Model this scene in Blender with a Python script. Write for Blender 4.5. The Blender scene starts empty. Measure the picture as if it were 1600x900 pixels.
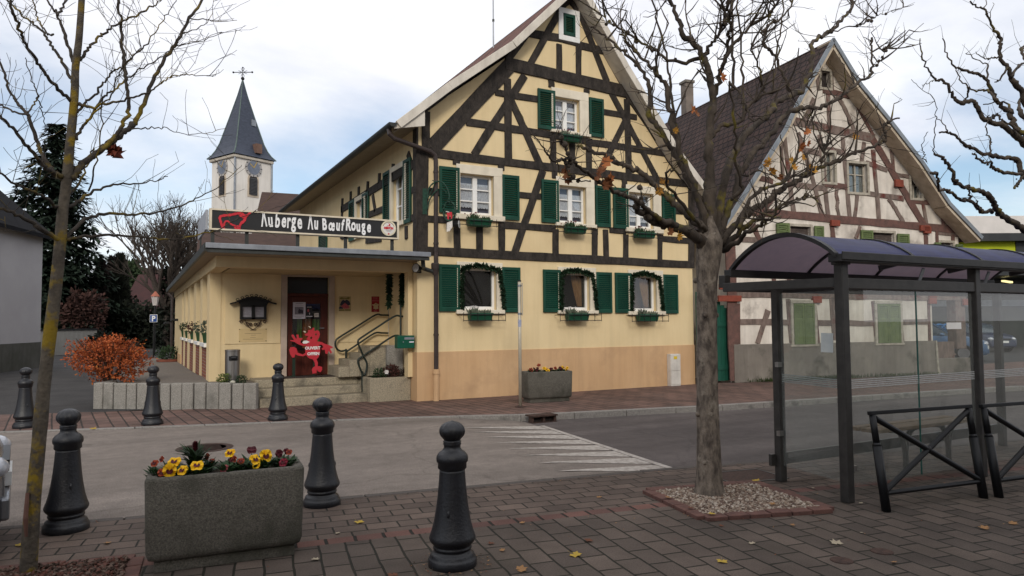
import bpy, bmesh, math, random
from math import sin, cos, pi, radians, sqrt, atan2
from mathutils import Vector as V, Matrix, Euler, noise as mnoise
random.seed(11)
SC = bpy.context.scene
COL = SC.collection
# ------------------------------------------------------------------ camera, world, sun, exposure
FPX, PITCH, ROLL, YAW = 1096.2, 0.0490, -0.0067, 0.4913      # solved from the photograph's vanishing points
CAMLOC = V((0, 0, 1.65))
_f = V((sin(YAW)*cos(PITCH), cos(YAW)*cos(PITCH), sin(PITCH)))
_r0 = V((cos(YAW), -sin(YAW), 0)); _u0 = _r0.cross(_f)
_r = _r0*cos(ROLL) + _u0*sin(ROLL); _u = _u0*cos(ROLL) - _r0*sin(ROLL)
cam = bpy.data.objects.new('camera', bpy.data.cameras.new('camera')); COL.objects.link(cam)
M4 = Matrix((( _r.x, _u.x, -_f.x, CAMLOC.x), (_r.y, _u.y, -_f.y, CAMLOC.y), (_r.z, _u.z, -_f.z, CAMLOC.z), (0, 0, 0, 1)))
cam.matrix_world = M4
cam.data.sensor_fit = 'HORIZONTAL'; cam.data.sensor_width = 36; cam.data.lens = 36*FPX/1600
cam.data.clip_start = 0.05; cam.data.clip_end = 4000
SC.camera = cam
SC.view_settings.view_transform = 'Standard'; SC.view_settings.look = 'None'
SC.view_settings.exposure = 0.10; SC.view_settings.gamma = 1.0; SC.view_settings.use_curve_mapping = False
SUN_AZ = V((-0.42, -0.91, 0)).normalized(); SUN_EL = radians(26)
sd = bpy.data.lights.new('sun', 'SUN'); sd.energy = 1.5; sd.angle = radians(14); sd.color = (1.0, 0.93, 0.82)
sun = bpy.data.objects.new('sun', sd); COL.objects.link(sun)
sun.rotation_euler = (-(SUN_AZ*cos(SUN_EL) + V((0, 0, sin(SUN_EL))))).to_track_quat('-Z', 'Y').to_euler()
W = bpy.data.worlds.new('World'); SC.world = W; W.use_nodes = True
nt = W.node_tree; nt.nodes.clear()
def N(t, typ, **kw):
    n = t.nodes.new(typ)
    for k, v in kw.items():
        if k in n.inputs: n.inputs[k].default_value = v
        else: setattr(n, k, v)
    return n
def math_n(t, op, a, b=None, c=None):
    n = t.nodes.new('ShaderNodeMath'); n.operation = op
    for i, q in enumerate((a, b, c)):
        if q is None: continue
        if isinstance(q, (int, float)): n.inputs[i].default_value = q
        else: t.links.new(q, n.inputs[i])
    return n.outputs[0]
L = nt.links.new
sky = N(nt, 'ShaderNodeTexSky'); sky.sky_type = 'NISHITA'; sky.sun_disc = False
sky.sun_elevation = SUN_EL; sky.sun_rotation = atan2(SUN_AZ.x, SUN_AZ.y); sky.altitude = 250; sky.dust_density = 1.0
tc = N(nt, 'ShaderNodeTexCoord'); sx = N(nt, 'ShaderNodeSeparateXYZ'); L(tc.outputs['Generated'], sx.inputs[0])
zz = math_n(nt, 'MAXIMUM', sx.outputs[2], 0.0)
den = math_n(nt, 'ADD', zz, 0.16)
cx = N(nt, 'ShaderNodeCombineXYZ'); L(math_n(nt, 'DIVIDE', sx.outputs[0], den), cx.inputs[0]); L(math_n(nt, 'DIVIDE', sx.outputs[1], den), cx.inputs[1])
n1 = N(nt, 'ShaderNodeTexNoise', Scale=0.55, Detail=9.0, Roughness=0.55, Distortion=0.35); L(cx.outputs[0], n1.inputs['Vector'])
n2 = N(nt, 'ShaderNodeTexNoise', Scale=1.3, Detail=8.0, Roughness=0.6); L(cx.outputs[0], n2.inputs['Vector'])
# cloud cover thins in a band above the horizon, where the blue breaks through
band = N(nt, 'ShaderNodeValToRGB'); L(zz, band.inputs[0])
el = band.color_ramp.elements
el[0].position = 0.0; el[0].color = (.30,)*3 + (1,); el[1].position = 1.0; el[1].color = (.42,)*3 + (1,)
for p_, c_ in ((0.08, .20), (0.17, .03), (0.25, .06), (0.32, .20), (0.45, .36)):
    e = el.new(p_); e.color = (c_,)*3 + (1,)
cov = math_n(nt, 'ADD', n1.outputs[0], band.outputs[0])
rm = N(nt, 'ShaderNodeMapRange'); rm.inputs[1].default_value = 0.42; rm.inputs[2].default_value = 0.80; rm.interpolation_type = 'SMOOTHSTEP'
L(cov, rm.inputs[0])
cr = N(nt, 'ShaderNodeValToRGB'); L(n2.outputs[0], cr.inputs[0])
cr.color_ramp.elements[0].position = 0.33; cr.color_ramp.elements[0].color = (0.79, 0.80, 0.87, 1)
cr.color_ramp.elements[1].position = 0.62; cr.color_ramp.elements[1].color = (0.98, 0.98, 1.0, 1)
sc_ = N(nt, 'ShaderNodeVectorMath'); sc_.operation = 'SCALE'; sc_.inputs['Scale'].default_value = 10.9; L(cr.outputs[0], sc_.inputs[0])
blue = N(nt, 'ShaderNodeVectorMath'); blue.operation = 'SCALE'; blue.inputs['Scale'].default_value = 1.25; L(sky.outputs[0], blue.inputs[0])
mx = N(nt, 'ShaderNodeMix'); mx.data_type = 'RGBA'; L(rm.outputs[0], mx.inputs['Factor']); L(blue.outputs[0], mx.inputs[6]); L(sc_.outputs[0], mx.inputs[7])
bg = N(nt, 'ShaderNodeBackground', Strength=0.1); L(mx.outputs[2], bg.inputs[0])
wo = N(nt, 'ShaderNodeOutputWorld'); L(bg.outputs[0], wo.inputs[0])

# ------------------------------------------------------------------ photo-plane helpers: where a sight line meets a real plane
def ray(x, y): return _f + _r*((x-800)/FPX) - _u*((y-450)/FPX)
def hitp(x, y, o, n):
    d = ray(x, y); return CAMLOC + d*((V(o)-CAMLOC).dot(n)/d.dot(n))
def onY(x, y, v): return hitp(x, y, (0, v, 0), V((0, 1, 0)))
def onX(x, y, v): return hitp(x, y, (v, 0, 0), V((1, 0, 0)))
def onZ(x, y, v=0.0): return hitp(x, y, (0, 0, v), V((0, 0, 1)))
def atD(x, y, d): return CAMLOC + ray(x, y)*d
def zoomer(ox, oy, s): return lambda x, y: (ox+x*s, oy+y*s)

# ------------------------------------------------------------------ mesh builder
ORG = {}
def lerp(a, b, t): return a + (b-a)*t
class MB:
    def __init__(s): s.v = []; s.f = []; s.m = []; s.cur = 0
    def add(s, vs, fs):
        b = len(s.v); s.v += [tuple(q) for q in vs]; s.f += [tuple(b+i for i in f) for f in fs]; s.m += [s.cur]*len(fs)
    def obox(s, c, ax, ay, az):       # centre and three half-axis vectors
        c = V(c); ax = V(ax); ay = V(ay); az = V(az)
        if ax.cross(ay).dot(az) < 0: ax = -ax
        vs = [c+ax*i+ay*j+az*k for i in (-1, 1) for j in (-1, 1) for k in (-1, 1)]
        s.add(vs, [(0, 1, 3, 2), (4, 6, 7, 5), (0, 4, 5, 1), (2, 3, 7, 6), (0, 2, 6, 4), (1, 5, 7, 3)]); return s
    def box(s, x0, x1, y0, y1, z0, z1):
        return s.obox(((x0+x1)/2, (y0+y1)/2, (z0+z1)/2), ((x1-x0)/2, 0, 0), (0, (y1-y0)/2, 0), (0, 0, (z1-z0)/2))
    def bar(s, a, b, w, t, up=(0, 0, 1)):   # rectangular bar from a to b; w across (perp to up), t along up-ish
        a = V(a); b = V(b); d = b-a; dn = d.normalized(); up = V(up)
        sd_ = dn.cross(up)
        if sd_.length < 1e-4: sd_ = dn.cross(V((1, 0, 0)))
        sd_.normalize(); u2 = sd_.cross(dn)
        return s.obox((a+b)/2, d/2, sd_*(w/2), u2*(t/2))
    def quad(s, a, b, c, d): s.add([a, b, c, d], [(0, 1, 2, 3)]); return s
    def poly(s, pts): s.add(pts, [tuple(range(len(pts)))]); return s
    def prism(s, pts, ext):           # planar polygon pushed along ext
        n = len(pts); ext = V(ext); top = [V(p)+ext for p in pts]
        c = V((0, 0, 0))
        for i in range(n): c += V(pts[i]).cross(V(pts[(i+1) % n]))
        flip = c.dot(ext) > 0
        fs = [tuple(range(n)), tuple(range(2*n-1, n-1, -1))]
        if flip: fs = [tuple(reversed(fs[0])), tuple(reversed(fs[1]))]
        for i in range(n):
            j = (i+1) % n; q = (i, j, n+j, n+i) if flip else (i, n+i, n+j, j)
            fs.append(q)
        s.add([V(p) for p in pts]+top, fs); return s
    def tube(s, pts, rad, n=8, cap=True):
        pts = [V(p) for p in pts]; k = len(pts)
        if not hasattr(rad, '__len__'): rad = [rad]*k
        t = (pts[1]-pts[0]).normalized(); ref = V((0, 0, 1)) if abs(t.z) < .9 else V((1, 0, 0))
        nx = t.cross(ref).normalized(); vs = []
        for i, p in enumerate(pts):
            tt = (pts[min(i+1, k-1)]-pts[max(i-1, 0)])
            if tt.length < 1e-7: tt = t
            tt.normalize(); nx = (nx - tt*nx.dot(tt))
            if nx.length < 1e-5: nx = tt.orthogonal()
            nx.normalize(); ny = tt.cross(nx)
            vs += [p + (nx*cos(2*pi*j/n)+ny*sin(2*pi*j/n))*rad[i] for j in range(n)]
        fs = [(i*n+j, i*n+(j+1) % n, (i+1)*n+(j+1) % n, (i+1)*n+j) for i in range(k-1) for j in range(n)]
        if cap: fs += [tuple(range(n-1, -1, -1)), tuple(range((k-1)*n, k*n))]
        s.add(vs, fs); return s
    def lathe(s, prof, c=(0, 0, 0), n=24, rib=None):
        c = V(c); vs = []; k = len(prof)
        for i, (r, z) in enumerate(prof):
            for j in range(n):
                rr = r*(rib(i, j) if rib else 1)
                vs.append(c+V((rr*cos(2*pi*j/n), rr*sin(2*pi*j/n), z)))
        fs = [(i*n+j, i*n+(j+1) % n, (i+1)*n+(j+1) % n, (i+1)*n+j) for i in range(k-1) for j in range(n)]
        fs += [tuple(range(n-1, -1, -1)), tuple(range((k-1)*n, k*n))]
        s.add(vs, fs); return s
    def ball(s, c, r, n=8, sq=1.0):
        prof = [(max(1e-3, r*sin(pi*i/n)), -r*sq*cos(pi*i/n)) for i in range(n+1)]
        return s.lathe(prof, c, max(6, n+2))
    def leaf(s, p, d, up, l, w):      # a folded leaf: two quads-ish
        p = V(p); d = V(d).normalized(); sd_ = d.cross(V(up))
        if sd_.length < 1e-4: sd_ = d.orthogonal()
        sd_.normalize(); nn = sd_.cross(d)
        a = p; b = p+d*l; m = p+d*l*.5
        s.add([a, m+sd_*w*.5+nn*w*.12, b, m-sd_*w*.5+nn*w*.12], [(0, 1, 2), (0, 2, 3)])
    def build(s, name, mat, parent=None, org=None, smooth=False, bevel=0, tags=None, segs=2):
        if parent is not None: o3 = ORG[parent.name]
        else: o3 = V(org) if org is not None else V((0, 0, 0))
        me = bpy.data.meshes.new(name)
        me.from_pydata([(x-o3.x, y-o3.y, z-o3.z) for x, y, z in s.v], [], s.f)
        mats = mat if isinstance(mat, (list, tuple)) else [mat]
        for m_ in mats: me.materials.append(m_)
        if len(mats) > 1:
            for i, q in enumerate(s.m): me.polygons[i].material_index = q
        me.validate()
        if smooth:
            for q in me.polygons: q.use_smooth = True
        o = bpy.data.objects.new(name, me); COL.objects.link(o)
        if parent is not None: o.parent = parent
        else: o.location = o3
        ORG[o.name] = o3
        if bevel:
            b = o.modifiers.new('bevel', 'BEVEL'); b.width = bevel; b.segments = segs; b.limit_method = 'ANGLE'; b.angle_limit = radians(40)
            if smooth is not None: 
                for q in me.polygons: q.use_smooth = False
        if tags: tag(o, *tags)
        return o
def tag(o, label, cat=None, group=None, kind=None):
    if label: o['label'] = label
    if cat: o['category'] = cat
    if group: o['group'] = group
    if kind: o['kind'] = kind
    return o
def struct(o, kind='structure'): o['kind'] = kind; return o
def thing(name, loc, label, cat, group=None, rz=0):
    o = bpy.data.objects.new(name, None); COL.objects.link(o); o.location = loc; o.empty_display_size = .2
    o.rotation_euler = (0, 0, rz)
    ORG[o.name] = V(loc); tag(o, label, cat, group); return o
def proto(name, label, cat, group=None):   # thing built round the origin, placed later
    return thing(name, (0, 0, 0), label, cat, group)
def place(o, loc, rz=0, s=1.0): o.location = loc; o.rotation_euler = (0, 0, rz); o.scale = (s, s, s); return o
def dup(o, loc, rz=0, label=None, s=None):
    def cp(a, par):
        c = a.copy(); COL.objects.link(c); c.parent = par
        for ch in list(a.children): cp(ch, c)
        return c
    r = cp(o, None); r.location = loc; r.rotation_euler = (0, 0, rz)
    if s: r.scale = (s, s, s)
    if label: r['label'] = label
    return r
def holed(outline, holes, z=0.0, thick=0.0):
    """flat polygon with holes -> (verts, faces) in 2D, through the curve filler"""
    cu = bpy.data.curves.new('tmp', 'CURVE'); cu.dimensions = '2D'; cu.fill_mode = 'BOTH'; cu.extrude = thick/2
    for pl in [outline]+list(holes):
        sp = cu.splines.new('POLY'); sp.points.add(len(pl)-1); sp.use_cyclic_u = True
        for i, (x, y) in enumerate(pl): sp.points[i].co = (x, y, 0, 1)
    ob = bpy.data.objects.new('tmp', cu); COL.objects.link(ob)
    dg = bpy.context.evaluated_depsgraph_get(); dg.update()
    me = bpy.data.meshes.new_from_object(ob.evaluated_get(dg))
    vs = [tuple(v.co) for v in me.vertices]; fs = [tuple(p.vertices) for p in me.polygons]
    bpy.data.objects.remove(ob); bpy.data.curves.remove(cu); bpy.data.meshes.remove(me)
    return vs, fs
def text_mesh(mb, txt, fn, size=1.0, bold=0.0, extrude=0.004, align='CENTER', sx=1.0, rot=0.0):
    """letters as solid mesh; fn maps (x, y, z) of the text plane to the world"""
    cu = bpy.data.curves.new('tmp', 'FONT'); cu.body = txt; cu.size = size; cu.align_x = align; cu.align_y = 'BOTTOM_BASELINE'
    cu.offset = bold; cu.extrude = extrude; cu.resolution_u = 3
    ob = bpy.data.objects.new('tmp', cu); COL.objects.link(ob)
    dg = bpy.context.evaluated_depsgraph_get(); dg.update()
    me = bpy.data.meshes.new_from_object(ob.evaluated_get(dg))
    c_, s_ = cos(rot), sin(rot)
    vs = [fn(v.co.x*sx*c_-v.co.y*s_, v.co.x*sx*s_+v.co.y*c_, v.co.z) for v in me.vertices]
    w = max([v.co.x for v in me.vertices], default=0)-min([v.co.x for v in me.vertices], default=0)
    mb.add(vs, [tuple(p.vertices) for p in me.polygons])
    bpy.data.objects.remove(ob); bpy.data.curves.remove(cu); bpy.data.meshes.remove(me)
    return w*sx
def crom(pts, k=4):
    """Catmull-Rom through the points"""
    out = []; n = len(pts)
    for i in range(n-1):
        p0 = pts[max(i-1, 0)]; p1 = pts[i]; p2 = pts[i+1]; p3 = pts[min(i+2, n-1)]
        for j in range(k):
            t = j/k
            out.append(.5*((2*p1)+(p2-p0)*t+(2*p0-5*p1+4*p2-p3)*t*t+(3*p1-p0-3*p2+p3)*t**3))
    out.append(pts[-1]); return out

# ------------------------------------------------------------------ materials (procedural)
MATS = {}
def mat(name, c1, c2=None, scale=6.0, rough=.8, bump=0.0, bscale=None, metal=0.0, spec=.3, detail=6.0, stretch=None, streak=0.0, spots=None, contrast=(.35, .65)):
    if name in MATS: return MATS[name]
    m = bpy.data.materials.new(name); m.use_nodes = True; t = m.node_tree; b = t.nodes['Principled BSDF']
    b.inputs['Roughness'].default_value = rough; b.inputs['Metallic'].default_value = metal; b.inputs['Specular IOR Level'].default_value = spec
    if c2 is None: c2 = tuple(x*.78 for x in c1)
    tco = N(t, 'ShaderNodeTexCoord'); mp = N(t, 'ShaderNodeMapping'); t.links.new(tco.outputs['Object'], mp.inputs[0])
    if stretch: mp.inputs['Scale'].default_value = stretch
    no = N(t, 'ShaderNodeTexNoise', Scale=scale, Detail=detail, Roughness=.6); t.links.new(mp.outputs[0], no.inputs['Vector'])
    r = N(t, 'ShaderNodeValToRGB'); t.links.new(no.outputs[0], r.inputs[0])
    r.color_ramp.elements[0].position = contrast[0]; r.color_ramp.elements[0].color = (*c2, 1)
    r.color_ramp.elements[1].position = contrast[1]; r.color_ramp.elements[1].color = (*c1, 1)
    col = r.outputs[0]
    if streak:
        mp2 = N(t, 'ShaderNodeMapping'); t.links.new(tco.outputs['Object'], mp2.inputs[0]); mp2.inputs['Scale'].default_value = (3, 3, .25)
        n3 = N(t, 'ShaderNodeTexNoise', Scale=1.5, Detail=8.0, Roughness=.65); t.links.new(mp2.outputs[0], n3.inputs['Vector'])
        mr = N(t, 'ShaderNodeMapRange'); mr.inputs[1].default_value = .42; mr.inputs[2].default_value = .72; mr.inputs[3].default_value = 1.0; mr.inputs[4].default_value = 1-streak
        t.links.new(n3.outputs[0], mr.inputs[0])
        mu = N(t, 'ShaderNodeMix'); mu.data_type = 'RGBA'; mu.blend_type = 'MULTIPLY'; mu.inputs['Factor'].default_value = 1.0
        t.links.new(col, mu.inputs[6]); t.links.new(mr.outputs[0], mu.inputs[7]); col = mu.outputs[2]
    if spots:   # (colour, scale, low, high)
        n4 = N(t, 'ShaderNodeTexNoise', Scale=spots[1], Detail=5.0, Roughness=.6); t.links.new(tco.outputs['Object'], n4.inputs['Vector'])
        mr = N(t, 'ShaderNodeMapRange'); mr.inputs[1].default_value = spots[2]; mr.inputs[2].default_value = spots[3]; t.links.new(n4.outputs[0], mr.inputs[0])
        mu = N(t, 'ShaderNodeMix'); mu.data_type = 'RGBA'; t.links.new(mr.outputs[0], mu.inputs['Factor']); t.links.new(col, mu.inputs[6]); mu.inputs[7].default_value = (*spots[0], 1); col = mu.outputs[2]
    t.links.new(col, b.inputs['Base Color'])
    if bump:
        n2_ = N(t, 'ShaderNodeTexNoise', Scale=bscale or scale*4, Detail=6.0, Roughness=.65); t.links.new(mp.outputs[0], n2_.inputs['Vector'])
        bp = N(t, 'ShaderNodeBump', Strength=bump, Distance=.02); t.links.new(n2_.outputs[0], bp.inputs['Height']); t.links.new(bp.outputs[0], b.inputs['Normal'])
    MATS[name] = m; return m
def brick_mat(name, c1, c2, mortar, bw, bh, msize=.02, rot=0.0, offset=.5, rough=.85, bump=.5, plane='XY', varc=None, squash=1.0, offs=(0, 0, 0), spec=.25, moss=None):
    if name in MATS: return MATS[name]
    m = bpy.data.materials.new(name); m.use_nodes = True; t = m.node_tree; b = t.nodes['Principled BSDF']; b.inputs['Roughness'].default_value = rough; b.inputs['Specular IOR Level'].default_value = spec
    tco = N(t, 'ShaderNodeTexCoord'); mp = N(t, 'ShaderNodeMapping'); t.links.new(tco.outputs['Object'], mp.inputs[0])
    mp.inputs['Location'].default_value = offs
    mo = mp.outputs[0]
    if plane == 'XY': mp.inputs['Rotation'].default_value = (0, 0, rot)
    else:
        sp = N(t, 'ShaderNodeSeparateXYZ'); cb = N(t, 'ShaderNodeCombineXYZ'); t.links.new(mo, sp.inputs[0])
        t.links.new(sp.outputs[0 if plane == 'XZ' else 1], cb.inputs[0]); t.links.new(sp.outputs[2], cb.inputs[1]); mo = cb.outputs[0]
    # joints wander a little
    nw = N(t, 'ShaderNodeTexNoise', Scale=4.0, Detail=3.0); t.links.new(mo, nw.inputs['Vector'])
    wv = N(t, 'ShaderNodeVectorMath'); wv.operation = 'MULTIPLY_ADD'; t.links.new(nw.outputs['Color'], wv.inputs[0]); wv.inputs[1].default_value = (.025, .025, 0); t.links.new(mo, wv.inputs[2])
    br = N(t, 'ShaderNodeTexBrick'); t.links.new(wv.outputs[0], br.inputs['Vector']); br.offset = offset; br.squash = squash
    br.inputs['Scale'].default_value = 1.0; br.inputs['Brick Width'].default_value = bw; br.inputs['Row Height'].default_value = bh
    br.inputs['Mortar Size'].default_value = msize; br.inputs['Mortar Smooth'].default_value = .35; br.inputs['Bias'].default_value = 0
    br.inputs['Color1'].default_value = (*c1, 1); br.inputs['Color2'].default_value = (*c2, 1); br.inputs['Mortar'].default_value = (*mortar, 1)
    no = N(t, 'ShaderNodeTexNoise', Scale=1.1, Detail=9.0, Roughness=.65); t.links.new(tco.outputs['Object'], no.inputs['Vector'])
    mr = N(t, 'ShaderNodeMapRange'); mr.inputs[1].default_value = .3; mr.inputs[2].default_value = .7; mr.inputs[3].default_value = .62; mr.inputs[4].default_value = 1.3; t.links.new(no.outputs[0], mr.inputs[0])
    mu = N(t, 'ShaderNodeMix'); mu.data_type = 'RGBA'; mu.blend_type = 'MULTIPLY'; mu.inputs['Factor'].default_value = 1.0
    t.links.new(br.outputs['Color'], mu.inputs[6]); t.links.new(mr.outputs[0], mu.inputs[7])
    ng = N(t, 'ShaderNodeTexNoise', Scale=90.0, Detail=4.0, Roughness=.7); t.links.new(tco.outputs['Object'], ng.inputs['Vector'])
    mg = N(t, 'ShaderNodeMapRange'); mg.inputs[1].default_value = .3; mg.inputs[2].default_value = .7; mg.inputs[3].default_value = .7; mg.inputs[4].default_value = 1.3; t.links.new(ng.outputs[0], mg.inputs[0])
    m2 = N(t, 'ShaderNodeMix'); m2.data_type = 'RGBA'; m2.blend_type = 'MULTIPLY'; m2.inputs['Factor'].default_value = 1.0
    t.links.new(mu.outputs[2], m2.inputs[6]); t.links.new(mg.outputs[0], m2.inputs[7]); col = m2.outputs[2]
    if moss:
        n5 = N(t, 'ShaderNodeTexNoise', Scale=.7, Detail=7.0, Roughness=.7); t.links.new(tco.outputs['Object'], n5.inputs['Vector'])
        m5 = N(t, 'ShaderNodeMapRange'); m5.inputs[1].default_value = .5; m5.inputs[2].default_value = .75; m5.inputs[4].default_value = .6; t.links.new(n5.outputs[0], m5.inputs[0])
        m6 = N(t, 'ShaderNodeMix'); m6.data_type = 'RGBA'; t.links.new(m5.outputs[0], m6.inputs['Factor']); t.links.new(col, m6.inputs[6]); m6.inputs[7].default_value = (*moss, 1); col = m6.outputs[2]
    t.links.new(col, b.inputs['Base Color'])
    sub = math_n(t, 'MULTIPLY_ADD', ng.outputs[0], .12, math_n(t, 'SUBTRACT', 1.0, br.outputs['Fac']))
    bp = N(t, 'ShaderNodeBump', Strength=bump, Distance=.02); t.links.new(sub, bp.inputs['Height']); t.links.new(bp.outputs[0], b.inputs['Normal'])
    MATS[name] = m; return m
def glass_mat(name, tint=(.8, .85, .83), ior=1.45, dirt=.05, rough=.0, dirtcol=(.5, .5, .48)):
    m = bpy.data.materials.new(name); m.use_nodes = True; t = m.node_tree; t.nodes.clear()
    tr = N(t, 'ShaderNodeBsdfTransparent'); tr.inputs[0].default_value = (*tint, 1)
    gl = N(t, 'ShaderNodeBsdfGlossy'); gl.inputs['Roughness'].default_value = rough; gl.inputs[0].default_value = (.9, .9, .9, 1)
    lw = N(t, 'ShaderNodeLayerWeight', Blend=.5); fz_ = ((ior-1)/(ior+1))**2*1.9      # both faces of the sheet
    fro = math_n(t, 'MULTIPLY_ADD', math_n(t, 'POWER', lw.outputs['Facing'], 4.5), 1-fz_, fz_)
    mx_ = N(t, 'ShaderNodeMixShader'); t.links.new(fro, mx_.inputs[0]); t.links.new(tr.outputs[0], mx_.inputs[1]); t.links.new(gl.outputs[0], mx_.inputs[2])
    df = N(t, 'ShaderNodeBsdfDiffuse'); df.inputs[0].default_value = (*dirtcol, 1)
    tco = N(t, 'ShaderNodeTexCoord'); no = N(t, 'ShaderNodeTexNoise', Scale=2.5, Detail=8.0, Roughness=.7); t.links.new(tco.outputs['Object'], no.inputs['Vector'])
    m2 = N(t, 'ShaderNodeMixShader'); t.links.new(math_n(t, 'MULTIPLY', no.outputs[0], dirt*2), m2.inputs[0]); t.links.new(mx_.outputs[0], m2.inputs[1]); t.links.new(df.outputs[0], m2.inputs[2])
    o = N(t, 'ShaderNodeOutputMaterial'); t.links.new(m2.outputs[0], o.inputs[0]); MATS[name] = m; return m

m_yellow = mat('stucco_yellow', (.745, .595, .355), (.70, .55, .32), scale=1.1, rough=.92, bump=.25, bscale=45, streak=.10, spots=((.62, .48, .275), .8, .52, .80), spec=.15)
m_orange = mat('stucco_ochre', (.60, .395, .225), (.55, .35, .19), scale=1.0, rough=.9, bump=.25, bscale=45, streak=.14, spots=((.45, .29, .165), 1.3, .52, .76), spec=.15)
m_timber = mat('timber_dark', (.046, .037, .031), (.016, .013, .011), scale=11, rough=.8, bump=.9, bscale=40, stretch=(1, 1, .5))
m_cream = mat('cream_surround', (.74, .67, .54), (.64, .57, .45), scale=3, rough=.85, bump=.1, streak=.12)
m_white = mat('white_paint', (.80, .80, .78), (.74, .73, .70), scale=5, rough=.5)
m_green = mat('shutter_green', (.0055, .060, .036), (.0035, .040, .024), scale=2.5, rough=.5, streak=.25)
m_soffit = mat('soffit_wood', (.36, .29, .20), (.27, .21, .145), scale=4, rough=.8, stretch=(.4, 6, 6))
m_verge = mat('verge_paint', (.66, .61, .53), (.56, .51, .44), scale=3, rough=.7, streak=.2)
m_zinc = mat('zinc', (.30, .32, .35), (.22, .235, .26), scale=4, rough=.5, metal=.5, streak=.2)
m_gutter = mat('dark_gutter', (.055, .058, .055), (.035, .038, .036), scale=6, rough=.5, metal=.3)
m_pipe = mat('brown_pipe', (.05, .036, .033), (.035, .026, .024), scale=6, rough=.45)
m_tile_red = brick_mat('roof_tiles_red', (.20, .085, .06), (.12, .055, .045), (.03, .02, .018), .2, .28, .02, plane='YZ', bump=.9)
m_black = mat('black_metal', (.012, .013, .015), (.008, .009, .010), scale=12, rough=.42, bump=.08, bscale=120, spec=.45)
m_granite = mat('granite', (.36, .34, .305), (.17, .16, .145), scale=70, rough=.9, bump=.6, bscale=40, spots=((.10, .095, .08), 2.2, .55, .8))
m_stone = mat('sandstone_step', (.40, .345, .25), (.22, .19, .14), scale=45, rough=.92, bump=.5, bscale=50, spots=((.13, .115, .09), 3.0, .52, .72))
m_conc = mat('aggregate_concrete', (.165, .15, .125), (.075, .07, .058), scale=85, rough=.93, bump=.8, bscale=110, spots=((.062, .06, .046), 3.2, .48, .70))
m_soil = mat('soil', (.05, .035, .022), (.02, .014, .009), scale=25, rough=1, bump=1, bscale=40)
m_glassw = glass_mat('window_glass', (.75, .78, .78), 1.6, .02)
m_lace = mat('lace', (.85, .85, .88), (.55, .55, .62), scale=45, rough=.9, stretch=(1, 1, .4))
m_curtain = mat('amber_curtain', (.42, .24, .10), (.25, .12, .05), scale=18, rough=.9, stretch=(4, 4, .2))
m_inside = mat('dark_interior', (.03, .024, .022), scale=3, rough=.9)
m_fir = mat('fir_garland', (.022, .055, .024), (.008, .02, .01), scale=30, rough=.8)
m_leafdark = mat('leaf_dark', (.035, .07, .028), (.012, .028, .012), scale=3.0, rough=.75)
m_box = mat('box_green_plastic', (.012, .075, .04), (.009, .055, .03), scale=5, rough=.45)
m_iron = mat('iron_black', (.014, .014, .014), scale=8, rough=.5)
# ================================================================== SETTING
DIRK = radians(-9)
def road_mat(name, c, dark, crack):
    m = bpy.data.materials.new(name); m.use_nodes = True; t = m.node_tree; b = t.nodes['Principled BSDF']; b.inputs['Roughness'].default_value = .9; b.inputs['Specular IOR Level'].default_value = .25
    tco = N(t, 'ShaderNodeTexCoord'); o = tco.outputs['Object']
    def nz(sc, det, lo, hi, a, z, vec=o):
        n = N(t, 'ShaderNodeTexNoise', Scale=sc, Detail=det, Roughness=.65); t.links.new(vec, n.inputs['Vector']); r = N(t, 'ShaderNodeMapRange'); r.inputs[1].default_value = lo; r.inputs[2].default_value = hi; r.inputs[3].default_value = a; r.inputs[4].default_value = z; t.links.new(n.outputs[0], r.inputs[0]); return r.outputs[0], n
    mp = N(t, 'ShaderNodeMapping'); t.links.new(o, mp.inputs[0]); mp.inputs['Rotation'].default_value = (0, 0, radians(9)); mp.inputs['Scale'].default_value = (.12, 1.3, 1)
    lanes, _ = nz(1.0, 5, .35, .65, .78, 1.12, mp.outputs[0]); big, _ = nz(.6, 8, .35, .65, .88, 1.10); mid, _ = nz(6, 8, .3, .7, .85, 1.15); fine, fn = nz(75, 4, .3, .7, .60, 1.45)
    vo = N(t, 'ShaderNodeTexVoronoi', Scale=crack); vo.feature = 'DISTANCE_TO_EDGE'; nw = N(t, 'ShaderNodeTexNoise', Scale=1.7, Detail=6.0); t.links.new(o, nw.inputs['Vector']); va = N(t, 'ShaderNodeVectorMath'); va.operation = 'MULTIPLY_ADD'; t.links.new(nw.outputs['Color'], va.inputs[0]); va.inputs[1].default_value = (.9, .9, 0); t.links.new(o, va.inputs[2]); t.links.new(va.outputs[0], vo.inputs['Vector'])
    cr_ = N(t, 'ShaderNodeMapRange'); cr_.inputs[1].default_value = .0; cr_.inputs[2].default_value = .008; cr_.inputs[3].default_value = .80; cr_.inputs[4].default_value = 1; t.links.new(vo.outputs['Distance'], cr_.inputs[0])
    k = math_n(t, 'MULTIPLY', math_n(t, 'MULTIPLY', lanes, big), math_n(t, 'MULTIPLY', mid, math_n(t, 'MULTIPLY', fine, cr_.outputs[0])))
    v = N(t, 'ShaderNodeVectorMath'); v.operation = 'SCALE'; v.inputs[0].default_value = c; t.links.new(k, v.inputs['Scale']); t.links.new(v.outputs[0], b.inputs['Base Color'])
    bp = N(t, 'ShaderNodeBump', Strength=.6, Distance=.01); t.links.new(fn.outputs[0], bp.inputs['Height']); t.links.new(bp.outputs[0], b.inputs['Normal']); return m
m_road_l = road_mat('road_plateau', (.195, .165, .143), .1, .22); m_road_r = road_mat('road_asphalt', (.098, .083, .079), .05, .22)
m_lane = mat('lane_asphalt', (.06, .057, .056), (.04, .038, .038), scale=1.2, rough=.92, bump=.5, bscale=120, detail=12)
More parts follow.
